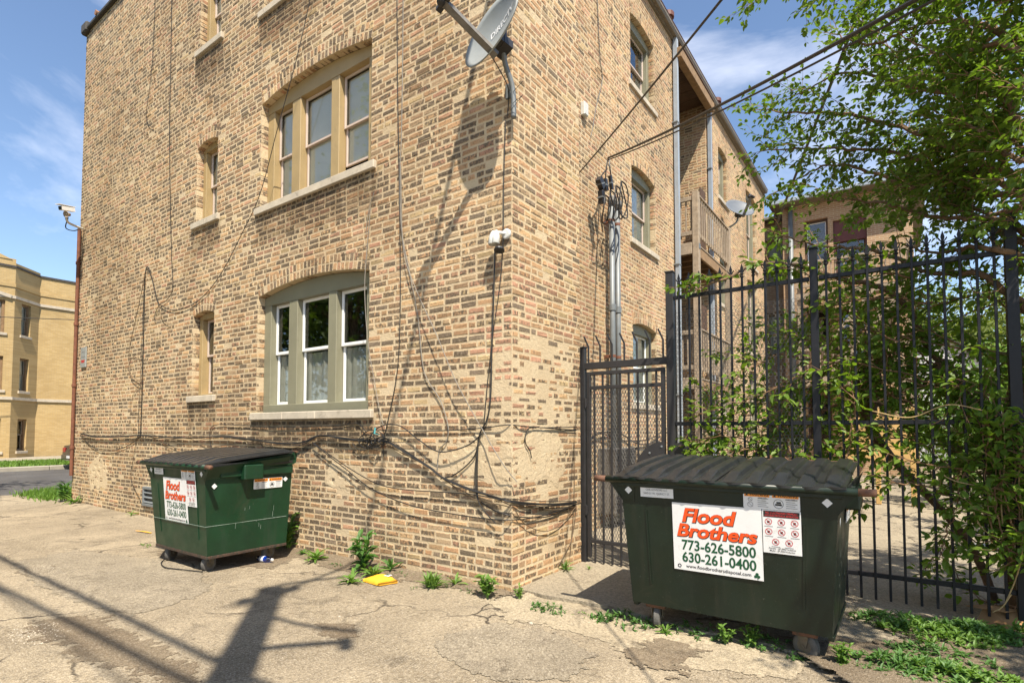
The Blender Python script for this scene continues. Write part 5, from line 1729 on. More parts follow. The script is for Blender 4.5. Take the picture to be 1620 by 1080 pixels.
# ------------------------------------------------------------------ timber porch in the recess of the yard wall
por = empty('timber_porch', (-1.3, 8.3, .03), 'weathered grey timber back porch with railings in the recess of the brick wall', 'porch')
XF, Y0, Y1 = -.44, 7.22, 9.80
WG = M['wood_grey']
for x, y in ((XF, Y0+.05), (XF, Y1)):
    m = MB(); m.bbox(x-.065, x+.065, y-.065, y+.065, .03, 6.46, .008); m.build('post', WG, por)
for zd in (2.55, 5.36):
    for k in range(17):
        a = -2.6 + k*.128
        m = MB(); m.bbox(a, a+.12, Y0, Y1-.1, zd+.005, zd+.035, .004); m.build('deck_board', WG, por)
    for k in range(7):
        y = Y0+.12 + k*.40
        m = MB(); m.bbox(-2.6, XF-.06, y-.02, y+.02, zd-.19, zd, .004); m.build('joist', M['wood_brown'], por)
    m = MB(); m.bbox(XF-.05, XF-.005, Y0+.12, Y1-.07, zd-.21, zd+.002, .006); m.build('fascia', M['wood_brown'], por)
    m = MB(); m.bbox(-2.6, XF-.07, Y0-.04, Y0-.002, zd-.21, zd+.03, .006); m.build('fascia', WG, por)
    for za, zb_ in ((zd+.20, zd+.29), (zd+.93, zd+1.02)):
        m = MB(); m.bbox(XF-.02, XF+.02, Y0+.12, Y1-.07, za, zb_, .006); m.build('rail', WG, por)
        m = MB(); m.bbox(WX+.0, XF-.07, Y0-.0, Y0+.04, za, zb_, .006); m.build('rail', WG, por)
    m = MB(); m.bbox(XF-.06, XF+.06, Y0+.12, Y1-.07, zd+1.021, zd+1.055, .006); m.build('hand_rail', WG, por)
    y = Y0+.20
    while y < Y1-.12:
        m = MB(); m.bbox(XF+.021, XF+.045, y-.014, y+.014, zd+.16, zd+1.0, .004); m.build('baluster', WG, por); y += .15
    x = WX+.06
    while x < XF-.09:
        m = MB(); m.bbox(x-.015, x+.015, Y0+.041, Y0+.07, zd+.16, zd+1.0, .004); m.build('baluster', WG, por); x += .11
    m = MB(); m.bbox(-2.66, -2.60, 7.6, 8.5, zd+.04, zd+2.1, .005); dr = m.build('door', M['wood_dark'], por)
    m = MB(); m.lathe((-2.60, 8.40, zd+1.0), (1,0,0), [(0,.02),(.03,.02),(.035,.03),(.06,.03),(.065,.01)], 10); m.build('door_knob', M['galvanised'], dr)
    m = MB(); m.bbox(WX-.02, WX+.005, 8.9, 9.3, zd+.4, zd+1.9, .004); m.build('storm_shutter', M['wood_dark'], por)
m = MB(); m.bbox(XF+.066, XF+.072, Y0-.01, Y0+.11, 5.25, 5.36, .002); m.build('bracket_plate', M['galvanised'], por)

# ------------------------------------------------------------------ rear building across the yard
YB = 17.5
rear = empty('rear_brick_building', (1.5, YB, 0), 'brown brick rear building with flat eave and dark porch windows behind the tree', 'building')
FRr = Frame((0, YB, 0), (1,0,0), (0,-1,0))
OPR = [op(.30, 1.02, 7.25, 8.85, 0, kind='x'), op(1.18, 2.15, 6.55, 8.70, 0, kind='x'), op(.30, 1.02, 4.3, 5.8, 0, kind='x'), op(1.3, 2.15, 3.4, 5.6, 0, kind='x'), op(.30, 1.02, 1.2, 2.7, 0, kind='x')]
wall_sheet('wall', FRr, -.40, 3.40, 0, 9.45, OPR, mat='rear_brick', parent=rear)
FRl = Frame((0, YB+.9, 0), (1,0,0), (0,-1,0))
OPL = [op(-1.15, -.50, 7.1, 8.7, 0, kind='x'), op(-1.15, -.50, 4.3, 5.9, 0, kind='x')]
wall_sheet('wall', FRl, -3.5, -.40, 0, 9.35, OPL, mat='rear_brick', parent=rear)
wall_sheet('wall', Frame((3.40, YB, 0), (0,1,0), (1,0,0)), 0, 8, 0, 9.45, [], mat='rear_brick', parent=rear)
wall_sheet('wall', Frame((-.40, YB, 0), (0,1,0), (-1,0,0)), 0, .9, 0, 9.45, [], mat='rear_brick', parent=rear)
m = MB(); m.bbox(-.75, 3.8, YB-.55, YB+8, 9.45, 9.56, .02); m.build('roof', M['gutter'], rear)
m = MB(); m.bbox(-.80, 3.85, YB-.62, YB-.54, 9.46, 9.60, .02); m.build('gutter', M['downspout_grey'], rear)
m = MB(); m.bbox(-3.5, -.60, YB+.5, YB+8, 9.36, 9.48, .02); m.build('roof', M['gutter'], rear)
for i, o in enumerate(OPR):
    window(FRr, o, [(o['u0']+.06, o['u1']-.06)], M['wood_dark'] if i != 1 else M['red_brown'], M['vinyl_white'] if i in (0, 2) else M['wood_dark'], M['glass_dark'], rail=.05, head=o['zs']-.06 if i != 1 else o['zs']-.75, blind=False, parent=rear)
for o in OPL: window(FRl, o, [(o['u0']+.06, o['u1']-.06)], M['trim_tan'], M['wood_grey'], M['glass'], rail=.05, head=o['zs']-.05, parent=rear)
m = MB(); m.tube([(-.12, YB-.09, 9.45), (-.12, YB-.09, .2)], .075, 12); ds = m.build('downspout', M['galvanised'], rear, True)
for z in (3, 5.2, 7.4):
    m = MB(); m.bbox(-.22, .12, YB-.10, YB-.004, z, z+.04, .004); m.build('strap', M['galvanised'], ds)
rp = empty('rear_stair_porch', (1.9, 16.6, 0), 'pale timber stair porch built against the rear brick building', 'porch')
for x in (.30, 1.75, 3.25):
    m = MB(); m.bbox(x-.06, x+.06, 15.94, 16.06, .02, 7.2, .006); m.build('post', WG, rp)
for zd in (3.1, 5.95):
    for k in range(6):
        m = MB(); m.bbox(.2, 3.35, 15.95+k*.24, 15.95+k*.24+.225, zd, zd+.035, .004); m.build('deck_board', WG, rp)
    for zz, h_ in ((zd-.2, .19), (zd+.18, .08), (zd+.95, .08)):
        m = MB(); m.bbox(.2, 3.35, 15.86, 15.90, zz, zz+h_, .004); m.build('rail', WG, rp)
    for k in range(26):
        m = MB(); m.bbox(.25+k*.12, .285+k*.12, 15.905, 15.935, zd+.1, zd+1.0, .003); m.build('baluster', WG, rp)
for s in range(11):                                              # a flight of steps between the decks
    m = MB(); m.bbox(.95+s*.20, 1.22+s*.20, 15.30, 15.84, 3.05+s*.25, 3.09+s*.25, .004); m.build('tread', WG, rp)
m = MB(); m.beam((1.0,15.28,2.95),(3.2,15.28,5.75), .05, .26); m.build('stringer', WG, rp)
m = MB(); m.beam((1.0,15.28,3.95),(3.2,15.28,6.75), .05, .09); m.build('hand_rail', WG, rp)
# raw timber enclosure and lattice in the yard
ye = empty('timber_enclosure', (2.5, 9.2, .03), 'yellow raw-timber plank enclosure low in the yard behind the fence', 'enclosure')
for k in range(4):
    m = MB(); m.bbox(2.0, 3.1, 9.0, 9.03, .90+k*.215, 1.105+k*.215, .004); m.build('plank', M['wood_new'], ye)
for x in (1.98, 2.55, 3.12):
    m = MB(); m.bbox(x-.045, x+.045, 9.031, 9.12, .03, 1.95, .005); m.build('post', M['wood_new'], ye)
for k in range(3):
    m = MB(); m.bbox(1.95, 3.2, 9.13+k*.22, 9.13+k*.22+.21, 1.951, 1.985, .004); m.build('top_board', WG, ye)
la = empty('garden_lattice', (1.3, 8.4, .03), 'orange-brown timber lattice panel low in the yard', 'lattice')
m = MB()
for k in range(-6, 12):
    for sg_ in (1, -1):
        x = .75 + k*.11
        a = max(.75, x); b = min(1.75, x+.75)
        if b <= a: continue
        z0_, z1_ = (.2+(a-x), .2+(b-x)) if sg_ > 0 else (.95-(a-x), .95-(b-x))
        m.beam((a, 8.4+.012*sg_, z0_), (b, 8.4+.012*sg_, z1_), .010, .035, (0,1,0))
m.build('slats', M['terracotta'], la)
for x in (.72, 1.78):
    m = MB(); m.bbox(x-.03, x+.03, 8.36, 8.44, .03, 1.02, .004); m.build('post', M['terracotta'], la)
gr = empty('white_garage', (4.6, 26, 0), 'white sided garage gable far behind the fence', 'garage')
m = MB(); m.prism([(3.2,26,0),(6.4,26,0),(6.4,26,4.0),(4.3,26,5.6),(3.2,26,4.8)], (0,5,0)); m.build('wall', M['white_siding'], gr)
m = MB(); m.prism([(6.7,25.8,3.75),(4.3,25.8,5.66),(2.9,25.8,4.55),(2.9,25.8,4.67),(4.3,25.8,5.8),(6.7,25.8,3.9)], (0,5.4,0)); m.build('roof', M['coping'], gr)
m = MB(); m.bbox(3.8,5.8,25.95,25.99,.1,2.3,.01); dd_ = m.build('door', M['dish_grey'], gr)
for k in range(3):
    m = MB(); m.box(3.85,5.75,25.94,25.949,.55+k*.55,.57+k*.55); m.build('panel_line', M['ink_grey'], dd_)

# ------------------------------------------------------------------ yellow brick building across the street
far = empty('yellow_brick_building', (-35, 5, 0), 'pale yellow brick walk-up with a faceted bay across the street', 'building')
XW = -34.0
C0, C1 = np.array([-32.75, 3.75, 0]), np.array([XW, 5.02, 0])
Ud = (C1-C0)/np.linalg.norm(C1-C0)
FA = Frame(C0, Ud, np.cross(Ud, (0,0,1.)))
Lf = float(np.linalg.norm(C1-C0))
FFt = Frame((-32.75, 0, 0), (0,1,0), (1,0,0))
FWl = Frame((XW, 0, 0), (0,1,0), (1,0,0))
st_ = [(.45, 2.05), (3.45, 5.1), (6.25, 7.85)]
opA = [op(.50, 1.15, a, b, 0, kind='x') for a, b in st_]
opF = [op(1.9, 3.40, a, b, 0, kind='x') for a, b in st_] + [op(-1.0, .6, a, b, 0, kind='x') for a, b in st_]
wall_sheet('wall', FA, 0, Lf, 0, 9.75, opA, mat='yellow_brick', parent=far)
wall_sheet('wall', FFt, -2.2, 3.75, 0, 9.95, opF, mat='yellow_brick', parent=far)
wall_sheet('wall', FWl, 5.02, 16, 0, 9.55, [op(11, 12.3, a, b, 0, kind='x') for a, b in st_], mat='yellow_brick', parent=far)
wall_sheet('wall', Frame((-32.75,-2.2,0), np.array([-Ud[0]*-1, -Ud[1], 0]), (0.7,-.7,0)), 0, 1.9, 0, 9.75, [], mat='yellow_brick', parent=far)
wall_sheet('wall', FWl, -12, -3.4, 0, 9.55, [], mat='yellow_brick', parent=far)
for k, o in enumerate(opA): window(FA, o, [(o['u0']+.07, o['u1']-.07)], M['wood_brown'], M['wood_grey'], M['glass_dark'] if k else M['glass'], rail=.06, head=o['zs']-.07, blind=(k > 0), parent=far)
for k, o in enumerate(opF): window(FFt, o, [(o['u0']+.10, (o['u0']+o['u1'])/2-.05), ((o['u0']+o['u1'])/2+.05, o['u1']-.10)], M['wood_brown'], M['wood_grey'], M['glass'], rail=.06, head=o['zs']-.07, parent=far)
def band(z0, z1, out, mat, name):
    P = [(-32.75+out, -2.2), (-32.75+out, 3.75+out*.4), (XW+out, 5.02+out*.4), (XW+out, 16), (XW-.2, 16), (XW-.2, 5.0), (-32.95, 3.7), (-32.95, -2.2)]
    m = MB(); m.prism([(x, y, z0) for x, y in P], (0,0,z1-z0)); m.build(name, mat, far)
band(2.98, 3.13, .07, M['limestone'], 'belt_course'); band(7.98, 8.12, .07, M['limestone'], 'belt_course')
band(8.55, 8.72, .04, M['yellow_brick'], 'brick_band'); band(9.52, 9.62, .05, M['coping'], 'coping')
for o in opA: 
    m = MB(FA); m.bbox(o['u0']-.08, o['u1']+.08, o['zb']-.13, o['zb'], -.2, .06, .01); m.build('window_sill', M['limestone'], far)
for o in opF:
    m = MB(FFt); m.bbox(o['u0']-.10, o['u1']+.10, o['zb']-.13, o['zb'], -.2, .06, .01); m.build('window_sill', M['limestone'], far)
m = MB(); m.prism([(-32.72, -2.2, 9.9), (-32.72, 3.6, 9.9), (-32.72, 3.0, 10.15), (-32.72, .8, 10.75), (-32.72, -1.4, 10.15)], (-.4,0,0)); m.build('gable_parapet', M['yellow_brick'], far)
m = MB(); m.beam((-32.68,3.6,8.05),(-32.68,.8,8.75), .08, .16); m.build('pediment_stone', M['limestone'], far)
m = MB(); m.box(-44, -34.1, -12, 16, 9.3, 9.4); m.box(-44, -43.9, -12, 16, 0, 9.3); m.box(-44,-34.1,15.9,16,0,9.3); m.build('roof', M['coping'], far)

# ------------------------------------------------------------------ parked car, mostly hidden by the building
car = empty('parked_car', (-23.0, 5.55, 0), 'black parked car at the far kerb, only its rear corner in view', 'car')
cx0, cy0 = -23.0, 3.35
body = [(0,.32),(.0,.62),(.05,.86),(.25,.92),(.55,1.32),(.9,1.44),(2.3,1.44),(3.0,.98),(4.1,.84),(4.35,.62),(4.35,.30)]
def carsec(x, k, dz=0): return [(x, cy0+a, .02+b*k+dz) for a, b in body]
m = MB()
n = len(body)
P = carsec(cx0-.85, 1.0) + carsec(cx0-.72, 1.02) + carsec(cx0+.72, 1.02) + carsec(cx0+.85, 1.0)
F = []
for s in range(3):
    for i in range(n-1): F.append((s*n+i, s*n+i+1, (s+1)*n+i+1, (s+1)*n+i))
    F.append((s*n+n-1, s*n, (s+1)*n, (s+1)*n+n-1))
F += [tuple(range(n-1,-1,-1)), tuple(3*n+i for i in range(n))]
m.add(P, F); m.build('body', M['car_black'], car)
m = MB(); m.add([(cx0-.66,cy0+.275,.985),(cx0+.66,cy0+.275,.985),(cx0+.60,cy0+.53,1.335),(cx0-.60,cy0+.53,1.335)], [(0,1,2,3)]); m.build('rear_window', M['glass_dark'], car)
for s in (-1, 1):
    m = MB(); m.bbox(cx0+s*.58, cx0+s*.82, cy0-.01, cy0+.03, .64, .82, .01); m.build('tail_light', M['tail_red'], car)
    for yy in (cy0+.8, cy0+3.5):
        m = MB(); m.lathe((cx0+s*.70, yy, .32), (s,0,0), [(0,.25),(.02,.32),(.17,.32),(.19,.28)], 24); wh = m.build('wheel', M['rubber'], car)
        m = MB(); m.lathe((cx0+s*.885, yy, .32), (s,0,0), [(0,.20),(.012,.20),(.015,.05)], 18); m.build('rim', M['chrome'], wh)
    m = MB(); m.prism([(cx0+s*.853, cy0+.75, .99), (cx0+s*.853, cy0+2.7, .99), (cx0+s*.80, cy0+2.25, 1.38), (cx0+s*.80, cy0+.98, 1.38)], (s*.004,0,0)); m.build('side_window', M['glass_dark'], car)
m = MB(); m.bbox(cx0-.80, cx0+.80, cy0-.06, cy0+.05, .34, .56, .03); m.build('bumper', M['car_black'], car)
m = MB(); m.bbox(cx0-.16, cx0+.16, cy0-.072, cy0-.061, .42, .52, .003); m.build('number_plate', M['sticker_white'], car)

# ------------------------------------------------------------------ litter
q = onz(602, 917, .03)
bag = empty('snack_bag', q, 'crumpled yellow-orange snack bag on the paving by the weeds', 'litter')
V, F, K = [], [], 9
for i in range(K):
    for j in range(K):
        u, v = i/(K-1)*2-1, j/(K-1)*2-1
        h = .042*(1-u**4)*(1-v**4)*(.6+.5*float(vnoise(u*2.3+5, v*2.3, 61))) 
        V.append(q + np.array([.13*u*(1+.05*v) + .03*v, .10*v*(1-.1*u) - .02*u, h + .006]))
F = [(i*K+j, (i+1)*K+j, (i+1)*K+j+1, i*K+j+1) for i in range(K-1) for j in range(K-1)]
N0 = len(V); V += [(p[0], p[1], q[2]+.003 - .02) for p in V]
for i in range(K-1): F += [(N0+i*K, N0+(i+1)*K, (i+1)*K, i*K), (i*K+K-1, (i+1)*K+K-1, N0+(i+1)*K+K-1, N0+i*K+K-1), (i, i+1, N0+i+1, N0+i)[::-1], ((K-1)*K+i, (K-1)*K+i+1, N0+(K-1)*K+i+1, N0+(K-1)*K+i)]
m = MB(); m.add(V, F); b_ = m.build('pouch', M['bag_yellow'], bag, True)
c = V[6*K+6] + np.array([-.02, .0, .006])
def quad(c, s, h): return [c+np.array([-s,-s*.8,-.012+h]), c+np.array([s,-s*.6,-.014+h]), c+np.array([s*.9,s,-.010+h]), c+np.array([-s*.9,s*.8,-.008+h])]
m = MB(); m.add(quad(c, .032, .018), [(0,1,2,3)]); m.build('label', M['sticker_white'], b_)
m = MB(); m.add(quad(c+np.array([-.008,.006,0]), .018, .0195), [(0,1,2,3)]); m.build('print', M['ink_green'], b_)
q = onz(415, 884, .04)
bo = empty('plastic_bottle', q, 'crushed blue plastic bottle under the left dumpster', 'bottle')
m = MB(); m.lathe(q+np.array([-.09,-.0,0]), (1,.25,0), [(0,.015),(.006,.030),(.05,.034),(.07,.030),(.12,.034),(.15,.030),(.18,.014),(.20,.013),(.205,.005)], 14); m.build('body', M['bottle_blue'], bo, True)
m = MB(); m.lathe(q+np.array([-.045,.011,0]), (1,.25,0), [(0,.0345),(.055,.0345)], 14); m.build('label', M['bottle_label'], bo, True)
m = MB(); m.lathe(q+np.array([.105,.05,0]), (1,.25,0), [(0,.015),(.016,.015)], 12); m.build('cap', M['dish_white'], bo)
q = onz(1598, 985, .04)
bx2 = empty('cardboard_box', q, 'torn brown cardboard box lying by the fence post at the right edge', 'box')
def flap(P, name='flap', th=.004):
    P = [np.array(p) for p in P]
    nrm = np.cross(P[1]-P[0], P[2]-P[0]); nrm /= np.linalg.norm(nrm)
    m = MB(); m.prism(P, nrm*th); return m.build(name, M['cardboard'], bx2)
A = q + np.array([-.20,-.04,-.02]); 
flap([A, A+np.array([.22,-.10,.0]), A+np.array([.26,.02,.13]), A+np.array([.06,.06,.13])])
flap([A+np.array([.22,-.10,0]), A+np.array([.46,-.02,0]), A+np.array([.46,.02,.13]), A+np.array([.262,.02,.13])], 'panel')
flap([A+np.array([-.06,.02,.11]), A+np.array([.06,.06,.132]), A+np.array([.26,.02,.132]), A+np.array([.16,-.06,.12])])
pn = Panel(A+np.array([.36,-.052,.06]), (.24,.08,0), (0,.04,.13))
letters(pn, 'S', 0, -.03, .06, M['tag_teal'], bx2, None, .03, 0, .006)
q = onz(226, 841, .012)
st = empty('plastic_strip', q, 'thin yellow plastic strip on the paving left of the left dumpster', 'litter')
m = MB(); m.add([q+np.array(p) for p in ((-.20,-.03,.002),(0,-.015,.010),(.20,.02,.003),(.19,.05,.003),(0,.02,.012),(-.20,-.005,.002))], [(0,1,4,5),(1,2,3,4)]); m.build('strip', M['bag_yellow'], st)
q = onz(1550, 863, .06)
cn = empty('drink_can', q, 'crushed pale drink can on the yard paving beyond the fence', 'can')
m = MB(); m.lathe(q+np.array([-.06,-.02,0]), (1,.3,0), [(0,.026),(.005,.032),(.05,.030),(.06,.026),(.10,.032),(.115,.033),(.12,.026)], 16); m.build('body', M['dish_grey'], cn, True)
m = MB(); m.lathe(q+np.array([.055,.015,0]), (1,.3,0), [(0,.025),(.003,.025),(.004,.008)], 16); m.build('rim', M['chrome'], cn)
def pebble(label, px_, py_, s, mat='stone', grp=None):
    q = onz(px_, py_, 0)
    V, F = [], []
    r = random.Random(int(px_*7+py_))
    for i in range(5):
        for k in range(8):
            a, b = math.pi*(i+.5)/5, 2*math.pi*k/8
            j = s*r.uniform(.8, 1.15)
            V.append(q + np.array([j*math.sin(a)*math.cos(b)*1.2, j*math.sin(a)*math.sin(b), s*.45 + .6*j*math.cos(a)]))
    for i in range(4):
        for k in range(8): F.append((i*8+k, (i+1)*8+k, (i+1)*8+(k+1) % 8, i*8+(k+1) % 8))
    F += [tuple(range(8)), tuple(32+k for k in range(7,-1,-1))]
    o = link_mesh('pebble', V, F, M[mat], smooth=True, loc=q); tag(o, label, 'stone', grp)
pebble('round brown stone alone on the pale concrete patch', 840, 987, .018)
for px_, py_, lab in ((1462, 1040, 'pale angular rubble stone between the weed patches'), (1515, 1010, 'broken concrete lump beside the weeds near the fence'), (537, 976, 'small white chip of stone right of the pole shadow'), (1415, 1068, 'white pebble at the edge of the lower weed patch')):
    pebble(lab, px_, py_, .03 if px_ > 1400 else .012)
# loose gravel and crumbs nobody could count
r = np.random.default_rng(5)
V, F = [], []
def chips(n, fx, smin, smax):
    for _ in range(n):
        x, y = fx()
        s = r.uniform(smin, smax)
        z = float(alley_height(np.array(x), np.array(y)))
        b = len(V)
        o = r.uniform(-1, 1, (5, 3))*.35
        base = np.array([[1,0,0],[0,1,0],[-1,0,0],[0,-1,0],[.1,.1,.9]])
        V.extend((np.array([x, y, z+.0*s]) + (base+o)*s*np.array([1,1,.8])).tolist())
        F.extend([(b,b+1,b+4),(b+1,b+2,b+4),(b+2,b+3,b+4),(b+3,b,b+4)])
def disc(cx_, cy_, rx, ry):
    def f():
        a, q_ = r.uniform(0, 6.28), math.sqrt(r.random()); return cx_+rx*q_*math.cos(a), cy_+ry*q_*math.sin(a)
    return f
c1, c2 = onz(1500, 1020), onz(1350, 1040)
chips(900, disc(c1[0], c1[1], .7, .35), .004, .018); chips(350, disc(c2[0], c2[1], .5, .4), .003, .012)
chips(2600, lambda: (r.uniform(-5, 3.5), r.uniform(-3.4, -.1)), .002, .006)
chips(700, lambda: (r.uniform(-5, .1), -abs(r.normal(0, .10))-.02), .003, .009)
for p_, ax_, ay_, d_ in HOLES[:3]: chips(260, disc(p_[0], p_[1], ax_, ay_), .003, .010)
gv = link_mesh('gravel', V, F, M['stone']); tag(gv, 'loose grey grit and gravel scattered over the alley', 'gravel', kind='stuff')
# ------------------------------------------------------------------ leaves
prng = np.random.default_rng(42)
_LT = np.array([0, .45, 1.0, .10, .42, .76, .10, .42, .76])
_LS = np.array([0, 0, 0, .34, .46, .26, -.34, -.46, -.26])
_LN = np.array([0, -.03, -.10, .05, .09, .02, .05, .09, .02])
_LF = np.array([(0,3,4,1), (1,4,5,2), (0,1,7,6), (1,2,8,7)])
def leaf_arrays(P, D, N, L, Wd):
    D = D/np.linalg.norm(D, axis=1, keepdims=True)
    S_ = np.cross(D, N); S_ /= np.maximum(np.linalg.norm(S_, axis=1, keepdims=True), 1e-6)
    N2 = np.cross(S_, D)
    curl = prng.uniform(.4, 1.8, len(P))
    V = (P[:,None] + D[:,None]*(_LT[None,:,None]*L[:,None,None]) + S_[:,None]*(_LS[None,:,None]*Wd[:,None,None])
         + N2[:,None]*((_LN[None,:]*curl[:,None])*L[:,None])[:,:,None])
    F = (_LF[None] + 9*np.arange(len(P))[:,None,None]).reshape(-1, 4)
    return V.reshape(-1, 3), F
class Foliage:
    def __init__(s): s.P, s.D, s.N, s.L, s.R = [], [], [], [], []
    def leaf(s, p, d, n, l, r): s.P.append(p); s.D.append(d); s.N.append(n); s.L.append(l); s.R.append(r)
    def build(s, name, mat, parent, ratio=.70, stuff=True):
        P, D, N, L = (np.array(a) for a in (s.P, s.D, s.N, s.L))
        V, F = leaf_arrays(P, D, N, L, L*ratio*prng.uniform(.8, 1.1, len(L)))
        rn = np.repeat(np.clip(np.array(s.R), 0, 1), 9)
        o = link_mesh(name, V, F, M[mat], parent, cols=np.ones((len(V), 3)), rnd=rn)
        if stuff: o['kind'] = 'stuff'
        return o
def unit(v): return v/max(np.linalg.norm(v), 1e-9)
def twig(fol, mb, p, d, length, lsize, depth, droop=.25, r0=.004, gap=.036, bright=.5):
    n = max(4, int(length/.06))
    pts = [p]
    for i in range(n):
        d = unit(d + prng.normal(0, .16, 3) + np.array([0,0,-droop*.10*i/n]))
        pts.append(pts[-1] + d*(length/n))
    mb.tube(pts, [r0*(1-.75*i/n) for i in range(n+1)], 3, False)
    s, nl = .04, 0
    side = 1
    while s < length:
        i = min(int(s/length*n), n-1); t = s/length*n - i
        q = pts[i]*(1-t) + pts[i+1]*t
        dd = unit(pts[i+1]-pts[i])
        up = np.array([0,0,1.])
        lat = unit(np.cross(dd, up) + prng.normal(0, .25, 3))*side
        ax = unit(dd*.55 + lat*.75 + np.array([0,0,-.28]) + prng.normal(0, .28, 3))
        nm = unit(up + lat*.25 + prng.normal(0, .38, 3))
        fol.leaf(q + ax*lsize*.25, ax, nm, lsize*prng.uniform(.55, 1.15)*(1.0 if s < length*.85 else .75), bright + prng.normal(0, .25))
        side = -side
        s += gap*prng.uniform(.6, 1.4)
    fol.leaf(pts[-1], unit(d + np.array([0,0,-.2])), unit(np.array([0,0,1.])+prng.normal(0,.3,3)), lsize*.7, bright+.25)
    if depth > 0:
        for i in range(1, n, 2):
            if prng.random() < .75:
                dd = unit(pts[i+1 if i < n else i]-pts[i-1])
                sd = unit(dd*.7 + prng.normal(0, .65, 3) + np.array([0,0,-.08]))
                twig(fol, mb, pts[i], sd, length*prng.uniform(.35, .65), lsize*.92, depth-1, droop, r0*.6, gap, bright)
def limb(fol, twigs, pts, r0, r1, spacing, tlen, lsize, start=.2, depth=1, spread=.85, droop=.25, gap=.036, bright=.5):
    P = spline(pts, 8)
    P = [p + prng.normal(0, .008, 3) for p in P]
    cum = np.concatenate([[0], np.cumsum([np.linalg.norm(b-a) for a, b in zip(P[:-1], P[1:])])])
    T = cum[-1]
    s = T*start
    while s < T:
        i = min(int(np.searchsorted(cum, s)), len(P)-1)
        q = P[i]; dd = unit(P[min(i+1, len(P)-1)] - P[max(i-1, 0)])
        k = s/T
        rad = prng.normal(0, 1, 3); rad = unit(rad - dd*(rad @ dd))
        d = unit(dd*(.55+.3*k) + rad*spread)
        twig(fol, twigs, q, d, tlen*prng.uniform(.5, 1.2)*(1.05-.35*k), lsize, depth, droop, .0045, gap, bright)
        s += spacing*prng.uniform(.5, 1.5)
    twig(fol, twigs, P[-1], unit(P[-1]-P[-2]), tlen*.6, lsize, depth, droop, .004, gap, bright)
    m = MB(); m.tube(P, [r0 + (r1-r0)*i/(len(P)-1) for i in range(len(P))], 7)
    return m
TB = np.array([3.86, 1.98, 0.0])
tree = empty('mulberry_tree', TB, 'big leafy mulberry tree overhanging the fence at the right', 'tree')
TT = np.array([3.95, 1.90, 2.3])
m = MB()
m.tube(spline([TB + np.array([0,0,-.1]), TB + np.array([-.04,.0,.5]), TB + np.array([-.10,-.02,1.2]), np.array([3.84,1.93,1.8]), TT, np.array([4.1,1.8,3.2]), np.array([4.25,1.7,4.6])], 6),
       [.21]*3 + [.19]*6 + [.175]*7 + [.155]*7 + [.13]*7 + [.10]*4 + [.08]*3, 14)
m.tube(spline([TB + np.array([-.06,-.02,1.0]), np.array([3.62,1.86,1.45]), np.array([3.42,1.86,1.75]), np.array([3.25,1.95,2.1])], 6), [.10]*6+[.085]*6+[.06]*7, 10)
m.build('trunk', M['bark'], tree, True)
fol = Foliage(); tw = MB()
def add_limb(pts, r0=.030, r1=.006, spacing=.070, tlen=.55, lsize=.074, start=.22, depth=1, **k):
    mm = limb(fol, tw, pts, r0, r1, spacing, tlen, lsize, start, depth, **k)
    mm.build('branch', M['bark'], tree)
D_ = dep
A0, A1, A2, A3 = TT, np.array([4.05,1.84,2.8]), np.array([4.1,1.8,3.3]), np.array([4.2,1.75,4.2])
add_limb([A3, D_(1570,150,4.5), D_(1450,140,5.2), D_(1340,115,5.8), D_(1262,150,6.2)])
add_limb([A2, D_(1560,260,4.6), D_(1440,205,5.4), D_(1330,180,6.0), D_(1250,178,6.4), D_(1200,172,6.6)], start=.16)
add_limb([A2, D_(1540,300,4.7), D_(1430,245,5.5), D_(1310,235,6.0), D_(1205,238,6.3)], start=.16)
add_limb([A1, D_(1520,335,4.8), D_(1400,280,5.6), D_(1310,262,6.0), D_(1235,300,6.1)])
add_limb([A3, D_(1580,50,4.3), D_(1470,35,5.0), D_(1380,70,5.5), D_(1320,55,5.8)])
add_limb([A3, D_(1590,-60,4.0), D_(1480,-50,4.6), D_(1370,-25,5.2), D_(1290,-10,5.5)])
add_limb([A3, D_(1560,-160,3.8), D_(1440,-130,4.4), D_(1320,-60,5.0), D_(1215,-18,5.4)], spacing=.09)
add_limb([A1, D_(1590,350,4.3), D_(1480,345,4.9), D_(1390,320,5.3), D_(1310,318,5.6)], spacing=.095)
add_limb([A1, D_(1560,215,4.9), D_(1500,150,5.6), D_(1420,90,6.2), D_(1360,30,6.6)], start=.25)
add_limb([A2, D_(1610,190,4.2), D_(1580,110,4.4), D_(1520,30,4.8), D_(1450,-40,5.2)])
add_limb([A2, D_(1640,260,3.9), D_(1600,250,4.1), D_(1540,200,4.3), D_(1500,190,4.6)], spacing=.075)
add_limb([A1, D_(1600,300,4.2), D_(1520,270,5.2), D_(1450,300,6.0), D_(1400,330,6.6)])
add_limb([A1, D_(1600,400,4.2), D_(1540,390,4.4), D_(1480,400,4.7), D_(1420,385,5.0)], spacing=.10, tlen=.45)
add_limb([A0, D_(1560,440,4.4), D_(1470,430,4.8), D_(1380,395,5.1), D_(1300,390,5.4), D_(1230,370,5.6)], spacing=.10, tlen=.42, start=.15)
add_limb([np.array([3.25,1.95,2.1]), D_(1420,470,4.9), D_(1330,440,5.1), D_(1220,415,5.3), D_(1130,448,5.4), D_(1092,458,5.4)], r0=.030, spacing=.085, tlen=.34, start=.05, lsize=.085)
